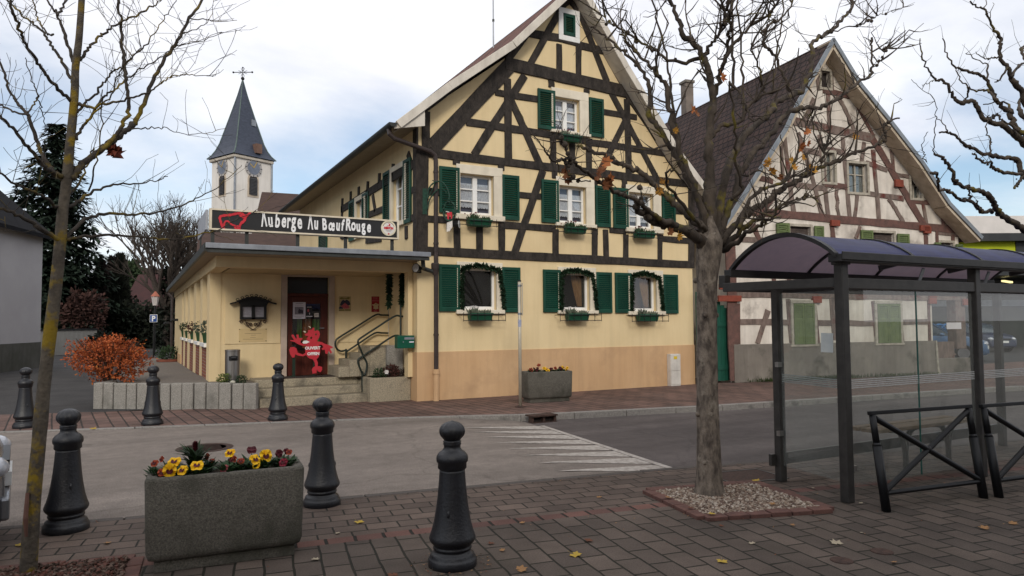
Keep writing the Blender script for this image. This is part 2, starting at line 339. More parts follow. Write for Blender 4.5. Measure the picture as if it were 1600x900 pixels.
m_ground = mat('ground_earth', (.075, .07, .058), (.045, .045, .035), scale=.3, rough=1)
m_kerbn = mat('kerb_dark', (.105, .09, .08), (.07, .06, .054), scale=40, rough=.9, bump=.4)
m_kerb = mat('kerb_granite', (.30, .28, .255), (.19, .175, .16), scale=40, rough=.9, bump=.4, spots=((.10, .095, .085), 3, .55, .75))
m_pav_near = brick_mat('pavers_grey_brown', (.115, .088, .072), (.070, .055, .046), (.017, .016, .011), .285, .19, .009, rot=radians(99), offset=.5, bump=.9, moss=(.048, .040, .028))
m_pav_kerb = brick_mat('pavers_kerb_side', (.132, .097, .079), (.086, .064, .053), (.022, .020, .015), .26, .175, .008, rot=radians(9), offset=.5, bump=.9, moss=(.05, .04, .032))
m_pav_red = brick_mat('pavers_red_row', (.15, .075, .06), (.10, .052, .044), (.02, .018, .014), .22, 5.0, .014, rot=radians(9), offset=0, bump=.9)
m_pav_far = brick_mat('pavers_far_red', (.175, .105, .085), (.125, .08, .067), (.04, .032, .027), .42, .21, .014, rot=radians(-95), offset=.5, bump=.7)
m_paint = mat('road_paint', (.46, .42, .38), (.27, .235, .205), scale=14, rough=.85, bump=.4, bscale=80, contrast=(.34, .60), detail=10)

nk = [(-40, 13.3), (-20, 10.2), (-5, 7.82), (-.91, 7.15), (.11, 6.95), (1.8, 6.74), (3.47, 6.5), (5.38, 6.22), (6.69, 5.97), (12, 5.1), (25, 3.0), (60, -2.5)]
fk = [(-40, 27), (-20, 19.2), (-6, 14.75), (-1.84, 13.42), (.15, 12.8), (2.13, 12.30), (4.0, 11.8), (5.1, 11.42), (6.2, 10.98), (7.3, 10.75), (8.9, 10.5), (10.2, 10.25), (17.5, 9.6), (30, 7.9), (60, 3.4)]
def interp(tab, x):
    for (a, b), (c, d) in zip(tab, tab[1:]):
        if x <= c: return b+(d-b)*(x-a)/(c-a)
    return tab[-1][1]
MB().quad((-1500, -400, -.16), (1500, -400, -.16), (1500, 2500, -.16), (-1500, 2500, -.16)).build('ground', m_ground)
struct(bpy.data.objects['ground'])
# road: raised table on the left, ramp down to the carriageway on the right
def rampx(y): return 5.55+(y-6.3)*.115          # foot of the ramp
def roadz(x, y):
    d = (x-(rampx(y)-1.35))/1.35
    return -.012 - .095*min(1, max(0, d))
xs = sorted(set([-40, -30, -20, -12, -8] + [i*.5 for i in range(-10, 40)] + [20, 25, 30, 40, 60]))
for nm, mt_, lo, hi in (('road', m_road_l, -99, 0), ('carriageway', m_road_r, 0, 99)):
    mb = MB()
    K = 12
    xx = [x for x in xs if x <= 9] if lo < 0 else [x for x in xs if x >= 3]
    for a, b in zip(xx, xx[1:]):
        for k in range(K):
            q = []
            for x, kk in ((a, k), (b, k), (b, k+1), (a, k+1)):
                y = lerp(interp(nk, x), interp(fk, x), kk/K); q.append((x, y))
            cut = [rampx(y) for x, y in q]
            # clip each cell at the ramp foot
            if lo < 0: q2 = [(min(x, c), y) for (x, y), c in zip(q, cut)]
            else: q2 = [(max(x, c), y) for (x, y), c in zip(q, cut)]
            if max(x for x, y in q2)-min(x for x, y in q2) < 1e-4: continue
            mb.poly([(x, y, roadz(x, y)) for x, y in q2])
    o = mb.build(nm, mt_); struct(o); o['label'] = None or o.name
    del o['label']
# painted ramp teeth: base on the ramp foot, apex up-slope
mb = MB()
teeth = [((770, 655), (1.0, 0)), ]
base0 = onZ(845, 652, -.1); base1 = onZ(1058, 728, -.06)
b0 = V((rampx(10.35)+.02, 10.35)); b1 = V((rampx(6.35)+.02, 6.35)); NT = 8
for i in range(NT):
    p = b0.lerp(b1, (i+.04)/NT); q = b0.lerp(b1, (i+.90)/NT); m_ = b0.lerp(b1, (i+.42)/NT)
    ap = m_+V((-1.45, .10))
    a_ = []
    for k in range(7):
        t = k/6; u = p.lerp(ap, t); w = q.lerp(ap, t); a_.append((u, w))
    for (u, w), (u2, w2) in zip(a_, a_[1:]):
        mb.poly([(x, y, roadz(x, y)+.005) for x, y in (u, w, w2, u2)])
for k in range(16):
    u = b0.lerp(b1, k/16); w = b0.lerp(b1, (k+1)/16)
    mb.poly([(u.x+.01, u.y, roadz(u.x+.01, u.y)+.006), (w.x+.01, w.y, roadz(w.x, w.y)+.006), (w.x+.10, w.y, roadz(w.x+.1, w.y)+.006), (u.x+.10, u.y, roadz(u.x+.1, u.y)+.006)])
struct(mb.build('road_marking', m_paint))
# near pavement
def strip(tab, off0, off1, z, name, m_, x0=-40, x1=60):
    mb = MB(); pts = [x for x, y in tab if x0 <= x <= x1]
    pts = sorted(set(pts+[x0, x1]))
    for a, b in zip(pts, pts[1:]):
        ya, yb = interp(tab, a), interp(tab, b)
        mb.poly([(a, ya+off0, z), (b, yb+off0, z), (b, yb+off1, z), (a, ya+off1, z)])
    return struct(mb.build(name, m_))
strip(nk, -1.30, -.10, 0.0, 'kerbside_pavement', m_pav_kerb)
strip(nk, -1.44, -1.30, 0.0, 'red_brick_course', m_pav_red)
strip(nk, -34, -1.44, 0.0, 'near_pavement', m_pav_near)
def kerb(tab, off0, off1, name, step=1.0):
    """kerb stones, each about a metre, tight joints"""
    mb = MB(); x = -39.0
    while x < 59:
        s_ = random.uniform(.95, 1.05); a, b = x+.006, x+s_-.006
        ya, yb = interp(tab, a), interp(tab, b); dz = random.uniform(-.003, .003)
        pts = [(a, ya+off0, -.2), (b, yb+off0, -.2), (b, yb+off1, -.2), (a, ya+off1, -.2)]
        mb.prism(pts, (0, 0, .2+dz+.003)); x += s_
    o = mb.build(name, m_kerbn if 'near' in name else m_kerb, bevel=.008); return struct(o)
kerb(nk, -.10, 0.0, 'near_kerb')
kerb(fk, 0.0, .15, 'far_kerb')
# far pavement, in red paving, and the side lane between the grey house and the inn
mb = MB(); xx = [x for x, y in fk]
for a, b in zip(xx, xx[1:]):
    ya, yb = interp(fk, a)+.15, interp(fk, b)+.15
    fa = max(ya+1.8, 14.2) if a > -3 else ya+1.8; fb = max(yb+1.8, 14.2) if b > -3 else yb+1.8
    mb.poly([(a, ya, 0), (b, yb, 0), (b, fb+.6, 0), (a, fa+.6, 0)])
struct(mb.build('far_pavement', m_pav_far))
struct(MB().poly([(-45, 29.5, -.006), (-20, 21.5, -.006), (-6.5, 17.0, -.006), (-2.2, 15.8, -.006), (6, 14.9, -.006), (60, 14.5, -.006), (60, 120, -.006), (-45, 120, -.006)]).build('side_lane', m_lane))
# drain in the far kerb
mb = MB(); c0 = onZ(827, 651, 0.0); c1 = onZ(865, 648, 0.0)
d_ = (c1-c0).normalized(); n_ = V((-d_.y, d_.x, 0))
th = thing('kerb_drain', (c0+c1)/2, 'rusty iron drain inlet set in the far kerb below the concrete flower trough', 'drain')
m_rust = mat('rusty_iron', (.075, .042, .032), (.035, .022, .018), scale=20, rough=.85, bump=.4)
mb = MB(); ln = (c1-c0).length; cc = (c0+c1)/2
for a, b in ((-.5, -.42), (-.04, .04), (.42, .5)):
    p = cc+d_*ln*(a+b)/2 - n_*.03; mb.obox((p.x, p.y, -.05), d_*(ln*(b-a)/2), n_*.06, (0, 0, .055))
p = cc-n_*.0; mb.obox((p.x, p.y, .012), d_*(ln*.52), n_*.13, (0, 0, .012)); mb.obox((p.x, p.y-.04, -.105), d_*(ln*.5), n_*.08, (0, 0, .008))
mb.build('frame', m_rust, th)
mb = MB(); p = cc-n_*.0; mb.obox((p.x, p.y, -.05), d_*(ln*.49), n_*.012, (0, 0, .048)); mb.build('opening', m_inside, th)
# round manhole in the road, rectangular cover by the tree
mc = onZ(320, 700, -.012)
th = thing('manhole_cover', mc, 'round iron manhole cover in the road behind the near flower trough', 'manhole cover')
mb = MB(); mb.lathe([(.30, -.01), (.36, -.01), (.36, .006), (.30, .006)], (mc.x, mc.y, mc.z), 32); mb.build('ring', m_rust, th, bevel=0)
mb = MB(); mb.lathe([(.28, -.01), (.28, .0045), (.27, .006), (.01, .006)], (mc.x, mc.y, mc.z), 32)
for i in range(-3, 4): mb.box(mc.x-.2, mc.x+.2, mc.y+i*.07-.012, mc.y+i*.07+.012, mc.z+.004, mc.z+.009)
mb.build('lid', m_rust, th)
pc = onZ(1165, 744)
th = thing('access_cover', pc, 'dark rectangular metal cover in the paving beside the big tree', 'access cover')
u_ = V((cos(DIRK), sin(DIRK), 0)); w_ = V((-sin(DIRK), cos(DIRK), 0))
MB().obox((pc.x, pc.y, 0), u_*.33, w_*.24, (0, 0, .004)).build('plate', m_rust, th)
mb = MB()
for s_ in (-1, 1):
    mb.obox(pc+w_*s_*.25, u_*.345, w_*.014, (0, 0, .006)); mb.obox(pc+u_*s_*.34, w_*.236, u_*.012, (0, 0, .006))
mb.build('rim', m_black, th)
# small iron spots (valve caps) in the near paving
for (px, py, lb) in ((1378, 862, 'round dark valve cap in the paving below the gap between the two barriers'), (1315, 876, 'flatter dark valve cap in the paving nearest the bottom edge')):
    c = onZ(px, py); MB().lathe([(.075, -.004), (.075, .004), (.066, .0065), (.02, .0055)], c, 20).build('valve_cap', m_rust, org=c, tags=(lb, 'valve cap', 'valve caps in the paving'))

# hills and distant wood
mb = MB(); m_hill = mat('hill_wood', (.035, .05, .03), (.02, .03, .02), scale=.08, rough=1, bump=0)
R_ = 330; rows = []
for j in range(7):
    row = []
    for i in range(61):
        a = radians(-75+i*2.6); rr = R_+j*45; h = (0, 9, 19, 26, 32, 36, 30)[j]*(0.75+.5*mnoise.noise(V((i*.16, j*.3, 2))))
        row.append((sin(a)*rr, cos(a)*rr, -1+max(0, h)))
    rows.append(row)
for r0, r1 in zip(rows, rows[1:]):
    for i in range(60): mb.quad(r0[i], r0[i+1], r1[i+1], r1[i])
struct(mb.build('hills', m_hill, smooth=True))
# ================================================================== YELLOW HALF-TIMBERED INN
FY = 14.08; VY = 13.65; HX0, HX1, HBACK = 5.25, 12.95, 26.4
z7 = zoomer(640, 0, .31105); z8 = zoomer(640, 220, .29375); z6 = zoomer(640, 380, .31105); z5 = zoomer(450, 200, 1/3)
def F(pt): p = onY(pt[0], pt[1], FY); return p.x, p.z
inn = thing('half_timbered_inn', (HX0, FY, 0), 'yellow half-timbered inn with green shutters and a steep gable over the street', 'house')
# roof profile (x, z of the top surface) read off the verge boards
prof = [onY(*q, VY) for q in ((619, 190), (700, 130), (800, 65), (870, 0))]
pl_ = [(p.x, p.z) for p in prof]
pr_ = [(p.x, p.z) for p in (onY(*q, VY) for q in ((925, 0), (982, 103), (1060, 232)))]
s0 = (pl_[3][1]-pl_[2][1])/(pl_[3][0]-pl_[2][0]); s1 = (pr_[1][1]-pr_[0][1])/(pr_[1][0]-pr_[0][0])
pxk = (pr_[0][1]-pl_[3][1]+s0*pl_[3][0]-s1*pr_[0][0])/(s0-s1); pzk = pl_[3][1]+s0*(pxk-pl_[3][0])
sl = (pr_[2][1]-pr_[1][1])/(pr_[2][0]-pr_[1][0])
roofp = pl_[:3]+[(pxk, pzk)]+pr_[1:]+[(pr_[2][0]+1.1, pr_[2][1]+sl*1.1*.8)]
def roofz(x):
    for (a, b), (c, d) in zip(roofp, roofp[1:]):
        if a <= x <= c: return b+(d-b)*(x-a)/(c-a)
    return roofp[0][1] if x < roofp[0][0] else roofp[-1][1]
top = [(x, z-.26) for x, z in roofp if HX0+.05 < x < HX1-.05]
outline = [(HX0, 0), (HX1, 0), (HX1, roofz(HX1)-.24)]+list(reversed(top))+[(HX0, roofz(HX0)-.26)]
# windows of the street front: (surround TL, BR, glazed opening TL, BR, shutters, style)
WIN = [
 (z8(245, 122), z8(493, 428), z8(266, 172), z8(446, 402), [(z8(155, 135), z8(262, 390)), (z8(488, 180), z8(580, 425))], 'lace'),
 (z8(775, 188), z8(981, 462), z8(792, 236), z8(938, 446), [(z8(697, 205), z8(790, 440)), (z8(983, 238), z8(1065, 462))], 'lace'),
 (z8(1146, 232), z8(1336, 492), z8(1162, 272), z8(1296, 472), [(z8(1078, 248), z8(1160, 470)), (z8(1338, 280), z8(1410, 450))], 'lace'),
 (z7(708, 438), z7(897, 688), z7(727, 485), z7(853, 672), [(z7(640, 445), z7(728, 658)), (z7(898, 490), z7(972, 695))], 'lace'),
 (z6(235, 92), z6(465, 350), z6(262, 122), z6(436, 335), [(z6(145, 105), z6(250, 343)), (z6(460, 120), z6(553, 347))], 'dark'),
 (z6(742, 118), z6(935, 350), z6(758, 145), z6(905, 338), [(z6(667, 132), z6(756, 347)), (z6(932, 145), z6(1013, 350))], 'drape'),
 (z6(1094, 132), z6(1272, 356), z6(1112, 160), z6(1240, 342), [(z6(1028, 148), z6(1112, 350)), (z6(1268, 157), z6(1345, 353))], 'drape'),
]
def rect(a, b):
    (x0, z1), (x1, z0) = F(a), F(b); return x0, x1, z0, z1
holes = []
for w in WIN:
    x0, x1, z0, z1 = rect(w[2], w[3]); holes.append([(x0, z0), (x1, z0), (x1, z1), (x0, z1)])
tx0, tx1, tz0, tz1 = rect(z7(745, 35), z7(852, 222))
vs, fs = holed(outline, holes)
ZB = 1.03     # top of the ochre plinth
mb = MB(); mb.add([(x, FY, y) for x, y, z in vs], fs)
# reveals
for h in holes:
    for (a, b), (c, d) in zip(h, h[1:]+h[:1]): mb.quad((a, FY, b), (c, FY, d), (c, FY+.16, d), (a, FY+.16, b))
mb.quad((HX1, FY, 0), (HX1, HBACK, 0), (HX1, HBACK, roofz(HX1)-.24), (HX1, FY, roofz(HX1)-.24))
mb.poly([(x, HBACK, z) for x, z in outline])
# left side wall with its window openings (plane x = HX0)
def S(pt): p = onX(pt[0], pt[1], HX0); return p.y, p.z
SW = [(z5(484, 192), z5(560, 448), z5(522, 255), z5(546, 432), [(z5(453, 268), z5(483, 416)), (z5(548, 205), z5(582, 428))]),
      (z5(318, 330), z5(368, 505), z5(342, 362), z5(352, 500), [(z5(292, 372), z5(316, 545)), (z5(354, 335), z5(383, 470))]),
      ]
def srect(a, b):
    (ya, za), (yb, zb) = S(a), S(b); return min(ya, yb), max(ya, yb), min(za, zb), max(za, zb)
zl = roofz(HX0)-.26
sholes = []
for w in SW:
    (ya, _z1), (yb, _z0) = S(w[0]), S(w[1]); y0, y1 = min(ya, yb), max(ya, yb); z1 = S(w[0])[1]; z0 = S(w[1])[1]
    sholes.append((y0, y1, z0, z1))
sh2 = [[(a+.12, c+.1), (b-.12, c+.1), (b-.12, d-.12), (a+.12, d-.12)] for a, b, c, d in sholes]
vs, fs = holed([(FY, 0), (HBACK, 0), (HBACK, zl), (FY, zl)], sh2)
mb.add([(HX0, x, y) for x, y, z in vs], fs)
for h in sh2:
    for (a, b), (c, d) in zip(h, h[1:]+h[:1]): mb.quad((HX0, a, b), (HX0, c, d), (HX0+.16, c, d), (HX0+.16, a, b))
mb.build('wall', m_yellow, inn)
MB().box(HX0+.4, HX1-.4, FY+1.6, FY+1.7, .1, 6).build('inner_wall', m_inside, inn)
# ochre plinth, slightly proud
mb = MB(); mb.box(HX0-.012, HX1+.012, FY-.018, FY+.1, 0, ZB); mb.box(HX0-.012, HX0+.1, FY+.1, FY+.55, 0, ZB)
mb.build('plinth', m_orange, inn)
# timber frame
TF = []
def T(a, b, w, d=.026): TF.append((F(a), F(b), w, d))
# ground-floor lintel beam / first-floor framing
T(z8(40, 583), z8(1512, 660), .19, .034); T(z8(40, 57), z8(1500, 232), .19, .034)
T(z8(70, 80), z8(68, 570), .24, .03); T(z8(1497, 235), z8(1497, 645), .20, .03)
for a, b in (((248, 88), (248, 128)), ((485, 120), (485, 158)), ((250, 432), (252, 580)), ((370, 458), (371, 590)), ((488, 430), (490, 598)),
             ((770, 158), (770, 200)), ((775, 470), (776, 605)), ((983, 468), (984, 618)), ((1040, 472), (1046, 622)), ((1149, 498), (1148, 628)), ((1331, 500), (1330, 640)), ((1141, 205), (1141, 250)), ((985, 205), (984, 250))):
    T(z8(*a), z8(*b), .16)
T(z8(88, 268), z8(156, 276), .15); T(z8(578, 288), z8(697, 296), .15); T(z8(85, 415), z8(250, 425), .15); T(z8(488, 447), z8(775, 468), .16); T(z8(1062, 475), z8(1150, 482), .14); T(z8(1335, 520), z8(1497, 535), .15); T(z8(1408, 375), z8(1497, 385), .14)
T(z8(708, 158), z8(556, 598), .18, .028)
# gable
T(z7(108, 748), z7(505, 325), .34, .036); T(z7(1075, 440), z7(1400, 905), .30, .036)
T(z7(478, 318), z7(1105, 466), .30, .040)
T(z7(428, 464), z7(642, 500), .15); T(z7(970, 562), z7(1140, 590), .15); T(z7(283, 612), z7(722, 680), .17); T(z7(722, 683), z7(912, 716), .14); T(z7(905, 715), z7(1310, 775), .17)
T(z7(490, 395), z7(495, 805), .18, .03); T(z7(1090, 500), z7(1100, 885), .17, .03)
T(z7(577, 380), z7(322, 778), .18, .028); T(z7(505, 498), z7(652, 825), .18, .028)
T(z7(1012, 468), z7(1240, 895), .17, .028); T(z7(1085, 602), z7(955, 862), .17, .024)
for a, b in (((710, 405), (712, 440)), ((888, 447), (888, 470)), ((720, 690), (721, 835)), ((815, 715), (816, 848)), ((899, 722), (901, 858))): T(z7(*a), z7(*b), .16)
T(z7(582, 165), z7(748, 192), .19); T(z7(848, 228), z7(1000, 262), .19); T(z7(735, 195), z7(860, 226), .10)
T(z7(752, 60), z7(602, 328), .17, .028); T(z7(858, 75), z7(990, 412), .17, .028); T(z7(750, 222), z7(750, 360), .16); T(z7(848, 225), z7(848, 382), .16)
T(z7(585, 178), z7(488, 308), .16, .03); T(z7(1000, 265), z7(1092, 432), .08, .03); T(z7(712, 32), z7(745, 40), .15); T(z7(850, 64), z7(886, 80), .15)
T(z7(802, 0), z7(756, 40), .16, .03); T(z7(800, 0), z7(845, 52), .16, .03); T(z7(80, 560), z7(82, 745), .19, .03)
T(z7(70, 560), z7(330, 360), .10, .03); T(z7(330, 360), z7(560, 192), .10, .03)
mb = MB()
for (x0, q0), (x1, q1), w, d in TF:
    # hand-hewn: each timber is a slightly crooked length
    n = max(2, int(math.hypot(x1-x0, q1-q0)/.5)); dx, dz = x1-x0, q1-q0; ll = math.hypot(dx, dz); nx, nz = -dz/ll, dx/ll
    prev = None; yy = FY-d-random.uniform(0, .006); L_, R2 = [], []
    for i in range(n+1):
        t = i/n; o1 = random.uniform(-.009, .009); o2 = random.uniform(-.009, .009)
        L_.append((x0+dx*t+nx*(w/2+o1), q0+dz*t+nz*(w/2+o1))); R2.append((x0+dx*t-nx*(w/2+o2), q0+dz*t-nz*(w/2+o2)))
    mb.prism([(x, yy, z) for x, z in L_+R2[::-1]], (0, FY+.01-yy, 0))
TS = []
def TSd(a, b, w): TS.append((S(a), S(b), w))
TSd(z5(252, 383), z5(606, 160), .20); TSd(z5(250, 530), z5(606, 330), .0)
TSd(z5(380, 408), z5(455, 378), .16); TSd(z5(400, 315), z5(413, 395), .14); TSd(z5(560, 430), z5(606, 415), .15); TSd(z5(584, 292), z5(606, 286), .15)
TSd(z5(497, 168), z5(493, 225), .16); TSd(z5(565, 120), z5(578, 160), .16); TSd(z5(432, 212), z5(430, 262), .15); TSd(z5(378, 250), z5(375, 300), .15); TSd(z5(335, 275), z5(334, 320), .15); TSd(z5(297, 298), z5(296, 345), .14); TSd(z5(258, 330), z5(252, 520), .15)
TSd(z5(557, 460), z5(558, 520), .15); TSd(z5(252, 512), z5(300, 500), .14); TSd(z5(368, 530), z5(440, 520), .14)
for (y0, q0), (y1, q1), w in TS:
    if w: mb.bar((HX0-.01, y0, q0), (HX0-.01, y1, q1), .05, w, up=(0, 0, 1) if abs(q1-q0) < abs(y1-y0) else (0, 1, 0))
mb.box(HX0-.03, HX0+.02, FY-.02, FY+.2, 3.0, zl)     # corner post, side face
mb.build('timber_frame', m_timber, inn, bevel=.006, segs=1)
# windows
def shutter(parent, x0, x1, z0, z1, axis='y', pos=FY, sgn=-1, tilt=0):
    mb = MB(); t0 = pos+sgn*.055; t1 = pos+sgn*.012
    def B(a, b, c, d, u=0.0, v=0.0):
        if axis == 'y': mb.box(a, b, min(t0-sgn*u, t1), max(t0-sgn*u, t1), c, d)
        else: mb.box(min(t0-sgn*u, t1), max(t0-sgn*u, t1), a, b, c, d)
    st = .055; B(x0, x0+st, z0, z1); B(x1-st, x1, z0, z1); B(x0+st, x1-st, z0, z0+.08); B(x0+st, x1-st, z1-.07, z1)
    n = max(8, int((z1-z0)/.055)); zz0, zz1 = z0+.08, z1-.07
    for i in range(n):
        a = zz0+(zz1-zz0)*i/n; h = (zz1-zz0)/n
        if axis == 'y': mb.obox(((x0+x1)/2, pos+sgn*.033, a+h/2), ((x1-x0)/2-st, 0, 0), V((0, sgn*.016, -h*.42)), V((0, .004, .004*sgn*-1)))
        else: mb.obox((pos+sgn*.033, (x0+x1)/2, a+h/2), (0, (x1-x0)/2-st, 0), V((sgn*.016, 0, -h*.42)), V((.004, 0, .004)))
    o = mb.build('shutter', m_green, parent)
    return o
for (s_tl, s_br, g_tl, g_br, shs, style) in WIN:
    X0, X1, Z0, Z1 = rect(s_tl, s_br); x0, x1, z0, z1 = rect(g_tl, g_br)
    mb = MB(); p = FY-.045; q = FY+.02
    mb.box(X0, X1, p, q, z1, Z1); mb.box(X0, x0, p, q, Z0, z1); mb.box(x1, X1, p, q, Z0, z1); mb.box(X0-.03, X1+.03, p-.05, q, Z0-.02, z0)
    w = mb.build('window', m_cream, inn, bevel=.008)
    yf = FY+.10; mb = MB(); fr = .055; xm = (x0+x1)/2
    mb.box(x0, x0+fr, yf, yf+.06, z0, z1); mb.box(x1-fr, x1, yf, yf+.06, z0, z1); mb.box(x0+fr, x1-fr, yf, yf+.06, z0, z0+fr+.02); mb.box(x0+fr, x1-fr, yf, yf+.06, z1-fr, z1)
    if style == 'lace':
        mb.box(xm-.055, xm+.055, yf-.012, yf+.05, z0+fr, z1-fr)
        for k in (1, 2):
            zb = z0+fr+(z1-z0-2*fr)*k/3; mb.box(x0+fr, xm-.055, yf+.005, yf+.04, zb-.014, zb+.014); mb.box(xm+.055, x1-fr, yf+.005, yf+.04, zb-.014, zb+.014)
    mb.build('sash', m_white, w, bevel=.005)
    MB().quad((x0, yf+.03, z0), (x1, yf+.03, z0), (x1, yf+.03, z1), (x0, yf+.03, z1)).build('pane', m_glassw, w)
    if style == 'lace':     # lace curtain: gathered sheet with a scalloped hem, bare at the top
        for a, b in ((x0+fr, xm-.03), (xm+.03, x1-fr)):
            mb = MB(); n = 40; zt = z0+(z1-z0)*.80; za = z0+(z1-z0)*.22; pr = []
            for i in range(n+1):
                x = lerp(a, b, i/n); pr.append((x, yf+.055+.010*sin(i*1.3), za-.025*abs(sin(i*pi/8))))
            for u, v_ in zip(pr, pr[1:]): mb.quad(u, v_, (v_[0], v_[1], zt), (u[0], u[1], zt))
            mb.build('curtain', m_lace, w)
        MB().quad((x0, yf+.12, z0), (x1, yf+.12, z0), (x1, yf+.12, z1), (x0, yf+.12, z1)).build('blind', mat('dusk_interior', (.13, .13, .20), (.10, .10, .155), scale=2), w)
    elif style == 'drape':
        mb = MB(); n = 16; xa = x0+(x1-x0)*.52; xb = x1-fr-.02
        for i in range(n):
            u0, u1 = i/n, (i+1)/n; q = []
            for u in (u0, u1):
                q.append([(lerp(lerp(xa, xb, u), lerp(xb-.14, xb, u), t**1.3), yf+.12+.02*sin(u*40), lerp(z1-.06, z0+.1, t)) for t in (0, .25, .5, .75, 1)])
            for k in range(4): mb.quad(q[0][k], q[1][k], q[1][k+1], q[0][k+1])
        mb.build('curtain', m_curtain, w)
        if x0 > 10: MB().quad((x0, yf+.5, z0), (x1, yf+.5, z0), (x1, yf+.5, z1), (x0, yf+.5, z1)).build('room', mat('warm_room', (.16, .09, .06), (.12, .07, .05), scale=2), w)
    for a, b in shs: shutter(inn, *rect(a, b))
# louvred loft hatch
mb = MB(); p = FY-.045
mb.box(tx0, tx1, p, FY+.02, tz1-.13, tz1); mb.box(tx0, tx1, p, FY+.02, tz0, tz0+.13); mb.box(tx0, tx0+.13, p, FY+.02, tz0+.13, tz1-.13); mb.box(tx1-.13, tx1, p, FY+.02, tz0+.13, tz1-.13)
w = mb.build('loft_window', m_white, inn, bevel=.008); shutter(w, tx0+.14, tx1-.14, tz0+.14, tz1-.14, pos=FY+.0)
# side windows
for (s_tl, s_br, g_tl, g_br, shs), h, hl in zip(SW, sholes, sh2):
    y0, y1, z0, z1 = h; mb = MB()
    mb.box(HX0-.045, HX0+.02, y0, y1, z1-.12, z1); mb.box(HX0-.045, HX0+.02, y0, y0+.12, z0, z1-.12); mb.box(HX0-.045, HX0+.02, y1-.12, y1, z0, z1-.12); mb.box(HX0-.08, HX0+.02, y0+.12, y1-.12, z0, z0+.1)
    w = mb.build('window', m_cream, inn); mb = MB(); a, b, c, d = y0+.12, y1-.12, z0+.1, z1-.12
    for q in ((a, a+.06, c, d), (b-.06, b, c, d), (a+.06, b-.06, c, c+.07), (a+.06, b-.06, d-.06, d), ((a+b)/2-.04, (a+b)/2+.04, c+.07, d-.06)): mb.box(HX0+.08, HX0+.13, *q)
    for k in (1, 2): zb = lerp(c, d, k/3); mb.box(HX0+.09, HX0+.12, a+.06, b-.06, zb-.014, zb+.014)
    mb.build('sash', m_white, w); MB().quad((HX0+.11, a, c), (HX0+.11, b, c), (HX0+.11, b, d), (HX0+.11, a, d)).build('pane', m_glassw, w)
    MB().quad((HX0+.2, a, c), (HX0+.2, b, c), (HX0+.2, b, d), (HX0+.2, a, d)).build('curtain', m_lace, w)
    for q in shs:
        r = srect(*q); shutter(inn, r[0], r[1], z0, z1-.02, axis='x', pos=HX0, sgn=-1)
r = srect(z5(150, 505), z5(186, 560)); shutter(inn, r[0], r[1], 3.1, r[3], axis='x', pos=HX0)
# roof: tiled slopes, verge boards, soffits, eaves gutter
mb = MB()
for (a, b), (c, d) in zip(roofp, roofp[1:]):
    n = V((-(d-b), 0, c-a)).normalized()*.09
    mb.prism([(a, VY+.02, b), (c, VY+.02, d), (c-n.x, VY+.02, d-n.z), (a-n.x, VY+.02, b-n.z)], (0, HBACK+.5-VY, 0))
mb.build('roof', m_tile_red, inn)
rf = [o for o in inn.children if o.name.startswith('roof')][0]
mb = MB()
for (a, b), (c, d) in zip(roofp, roofp[1:]):
    n = V((-(d-b), 0, c-a)).normalized()
    k0, k1 = .004, .16
    mb.prism([(a+n.x*.012, VY-.03, b+n.z*.012), (c+n.x*.012, VY-.03, d+n.z*.012), (c-n.x*k1, VY-.03, d-n.z*k1), (a-n.x*k1, VY-.03, b-n.z*k1)], (0, .048, 0))
mb.build('verge_board', m_verge, rf, bevel=.006, segs=1)
mb = MB()
for (a, b), (c, d) in zip(roofp, roofp[1:]):
    n = V((-(d-b), 0, c-a)).normalized()*.135
    mb.prism([(a-n.x, VY+.02, b-n.z), (c-n.x, VY+.02, d-n.z), (c-n.x*1.08, VY+.02, d-n.z*1.08), (a-n.x*1.08, VY+.02, b-n.z*1.08)], (0, FY-VY-.02, 0))
mb.build('verge_soffit', m_verge, rf)
ex, ez = roofp[0]
mb = MB(); mb.prism([(ex-.02, VY+.03, ez-.10), (HX0, VY+.03, ez-.10+.16), (HX0, VY+.03, ez-.05+.16), (ex-.02, VY+.03, ez-.05)], (0, HBACK-VY, 0)); mb.build('eaves_soffit', m_soffit, rf)
MB().prism([(ex-.03, VY+.025, ez-.14), (HX0+.02, VY+.025, ez-.0), (HX0+.02, VY+.025, roofz(HX0)-.1), (ex-.02, VY+.025, ez-.02)], (0, .03, 0)).build('eaves_cheek', m_verge, rf)
gx = ex-.07
mb = MB(); n = 10
ring = [(gx+.085*cos(pi+pi*i/n), ez-.03+.085*sin(pi+pi*i/n)) for i in range(n+1)]; inner = [(gx+.075*cos(pi+pi*i/n), ez-.03+.075*sin(pi+pi*i/n)) for i in range(n, -1, -1)]
mb.prism([(x, VY-.02, z) for x, z in ring+inner], (0, HBACK-VY, 0)); mb.poly([(x, VY-.018, z) for x, z in ring])
mb.build('gutter', m_gutter, inn)
dp = onY(681, 245, FY-.12); 
pts = [V((gx, VY+.25, ez-.10)), V((gx, VY+.2, ez-.22)), V((gx+.1, VY+.2, ez-.30)), V((dp.x-.12, FY-.12, dp.z+.10)), V((dp.x-.02, FY-.12, dp.z+.03)), V((dp.x, FY-.12, dp.z-.08)), V((dp.x, FY-.12, 2.6)), V((dp.x, FY-.12, .62))]
mb = MB().tube(pts, .05, 10)
for z in (4.9, 3.35, 3.2, 1.4): mb.lathe([(.06, -.02), (.06, .02)], (dp.x, FY-.12, z), 10); mb.box(dp.x-.012, dp.x+.012, FY-.1, FY, z-.012, z+.012)
mb.lathe([(.055, -.16), (.085, -.02), (.09, .08), (.075, .1)], (dp.x-.02, FY-.12, 2.83), 10)
mb.build('downpipe', m_pipe, inn)
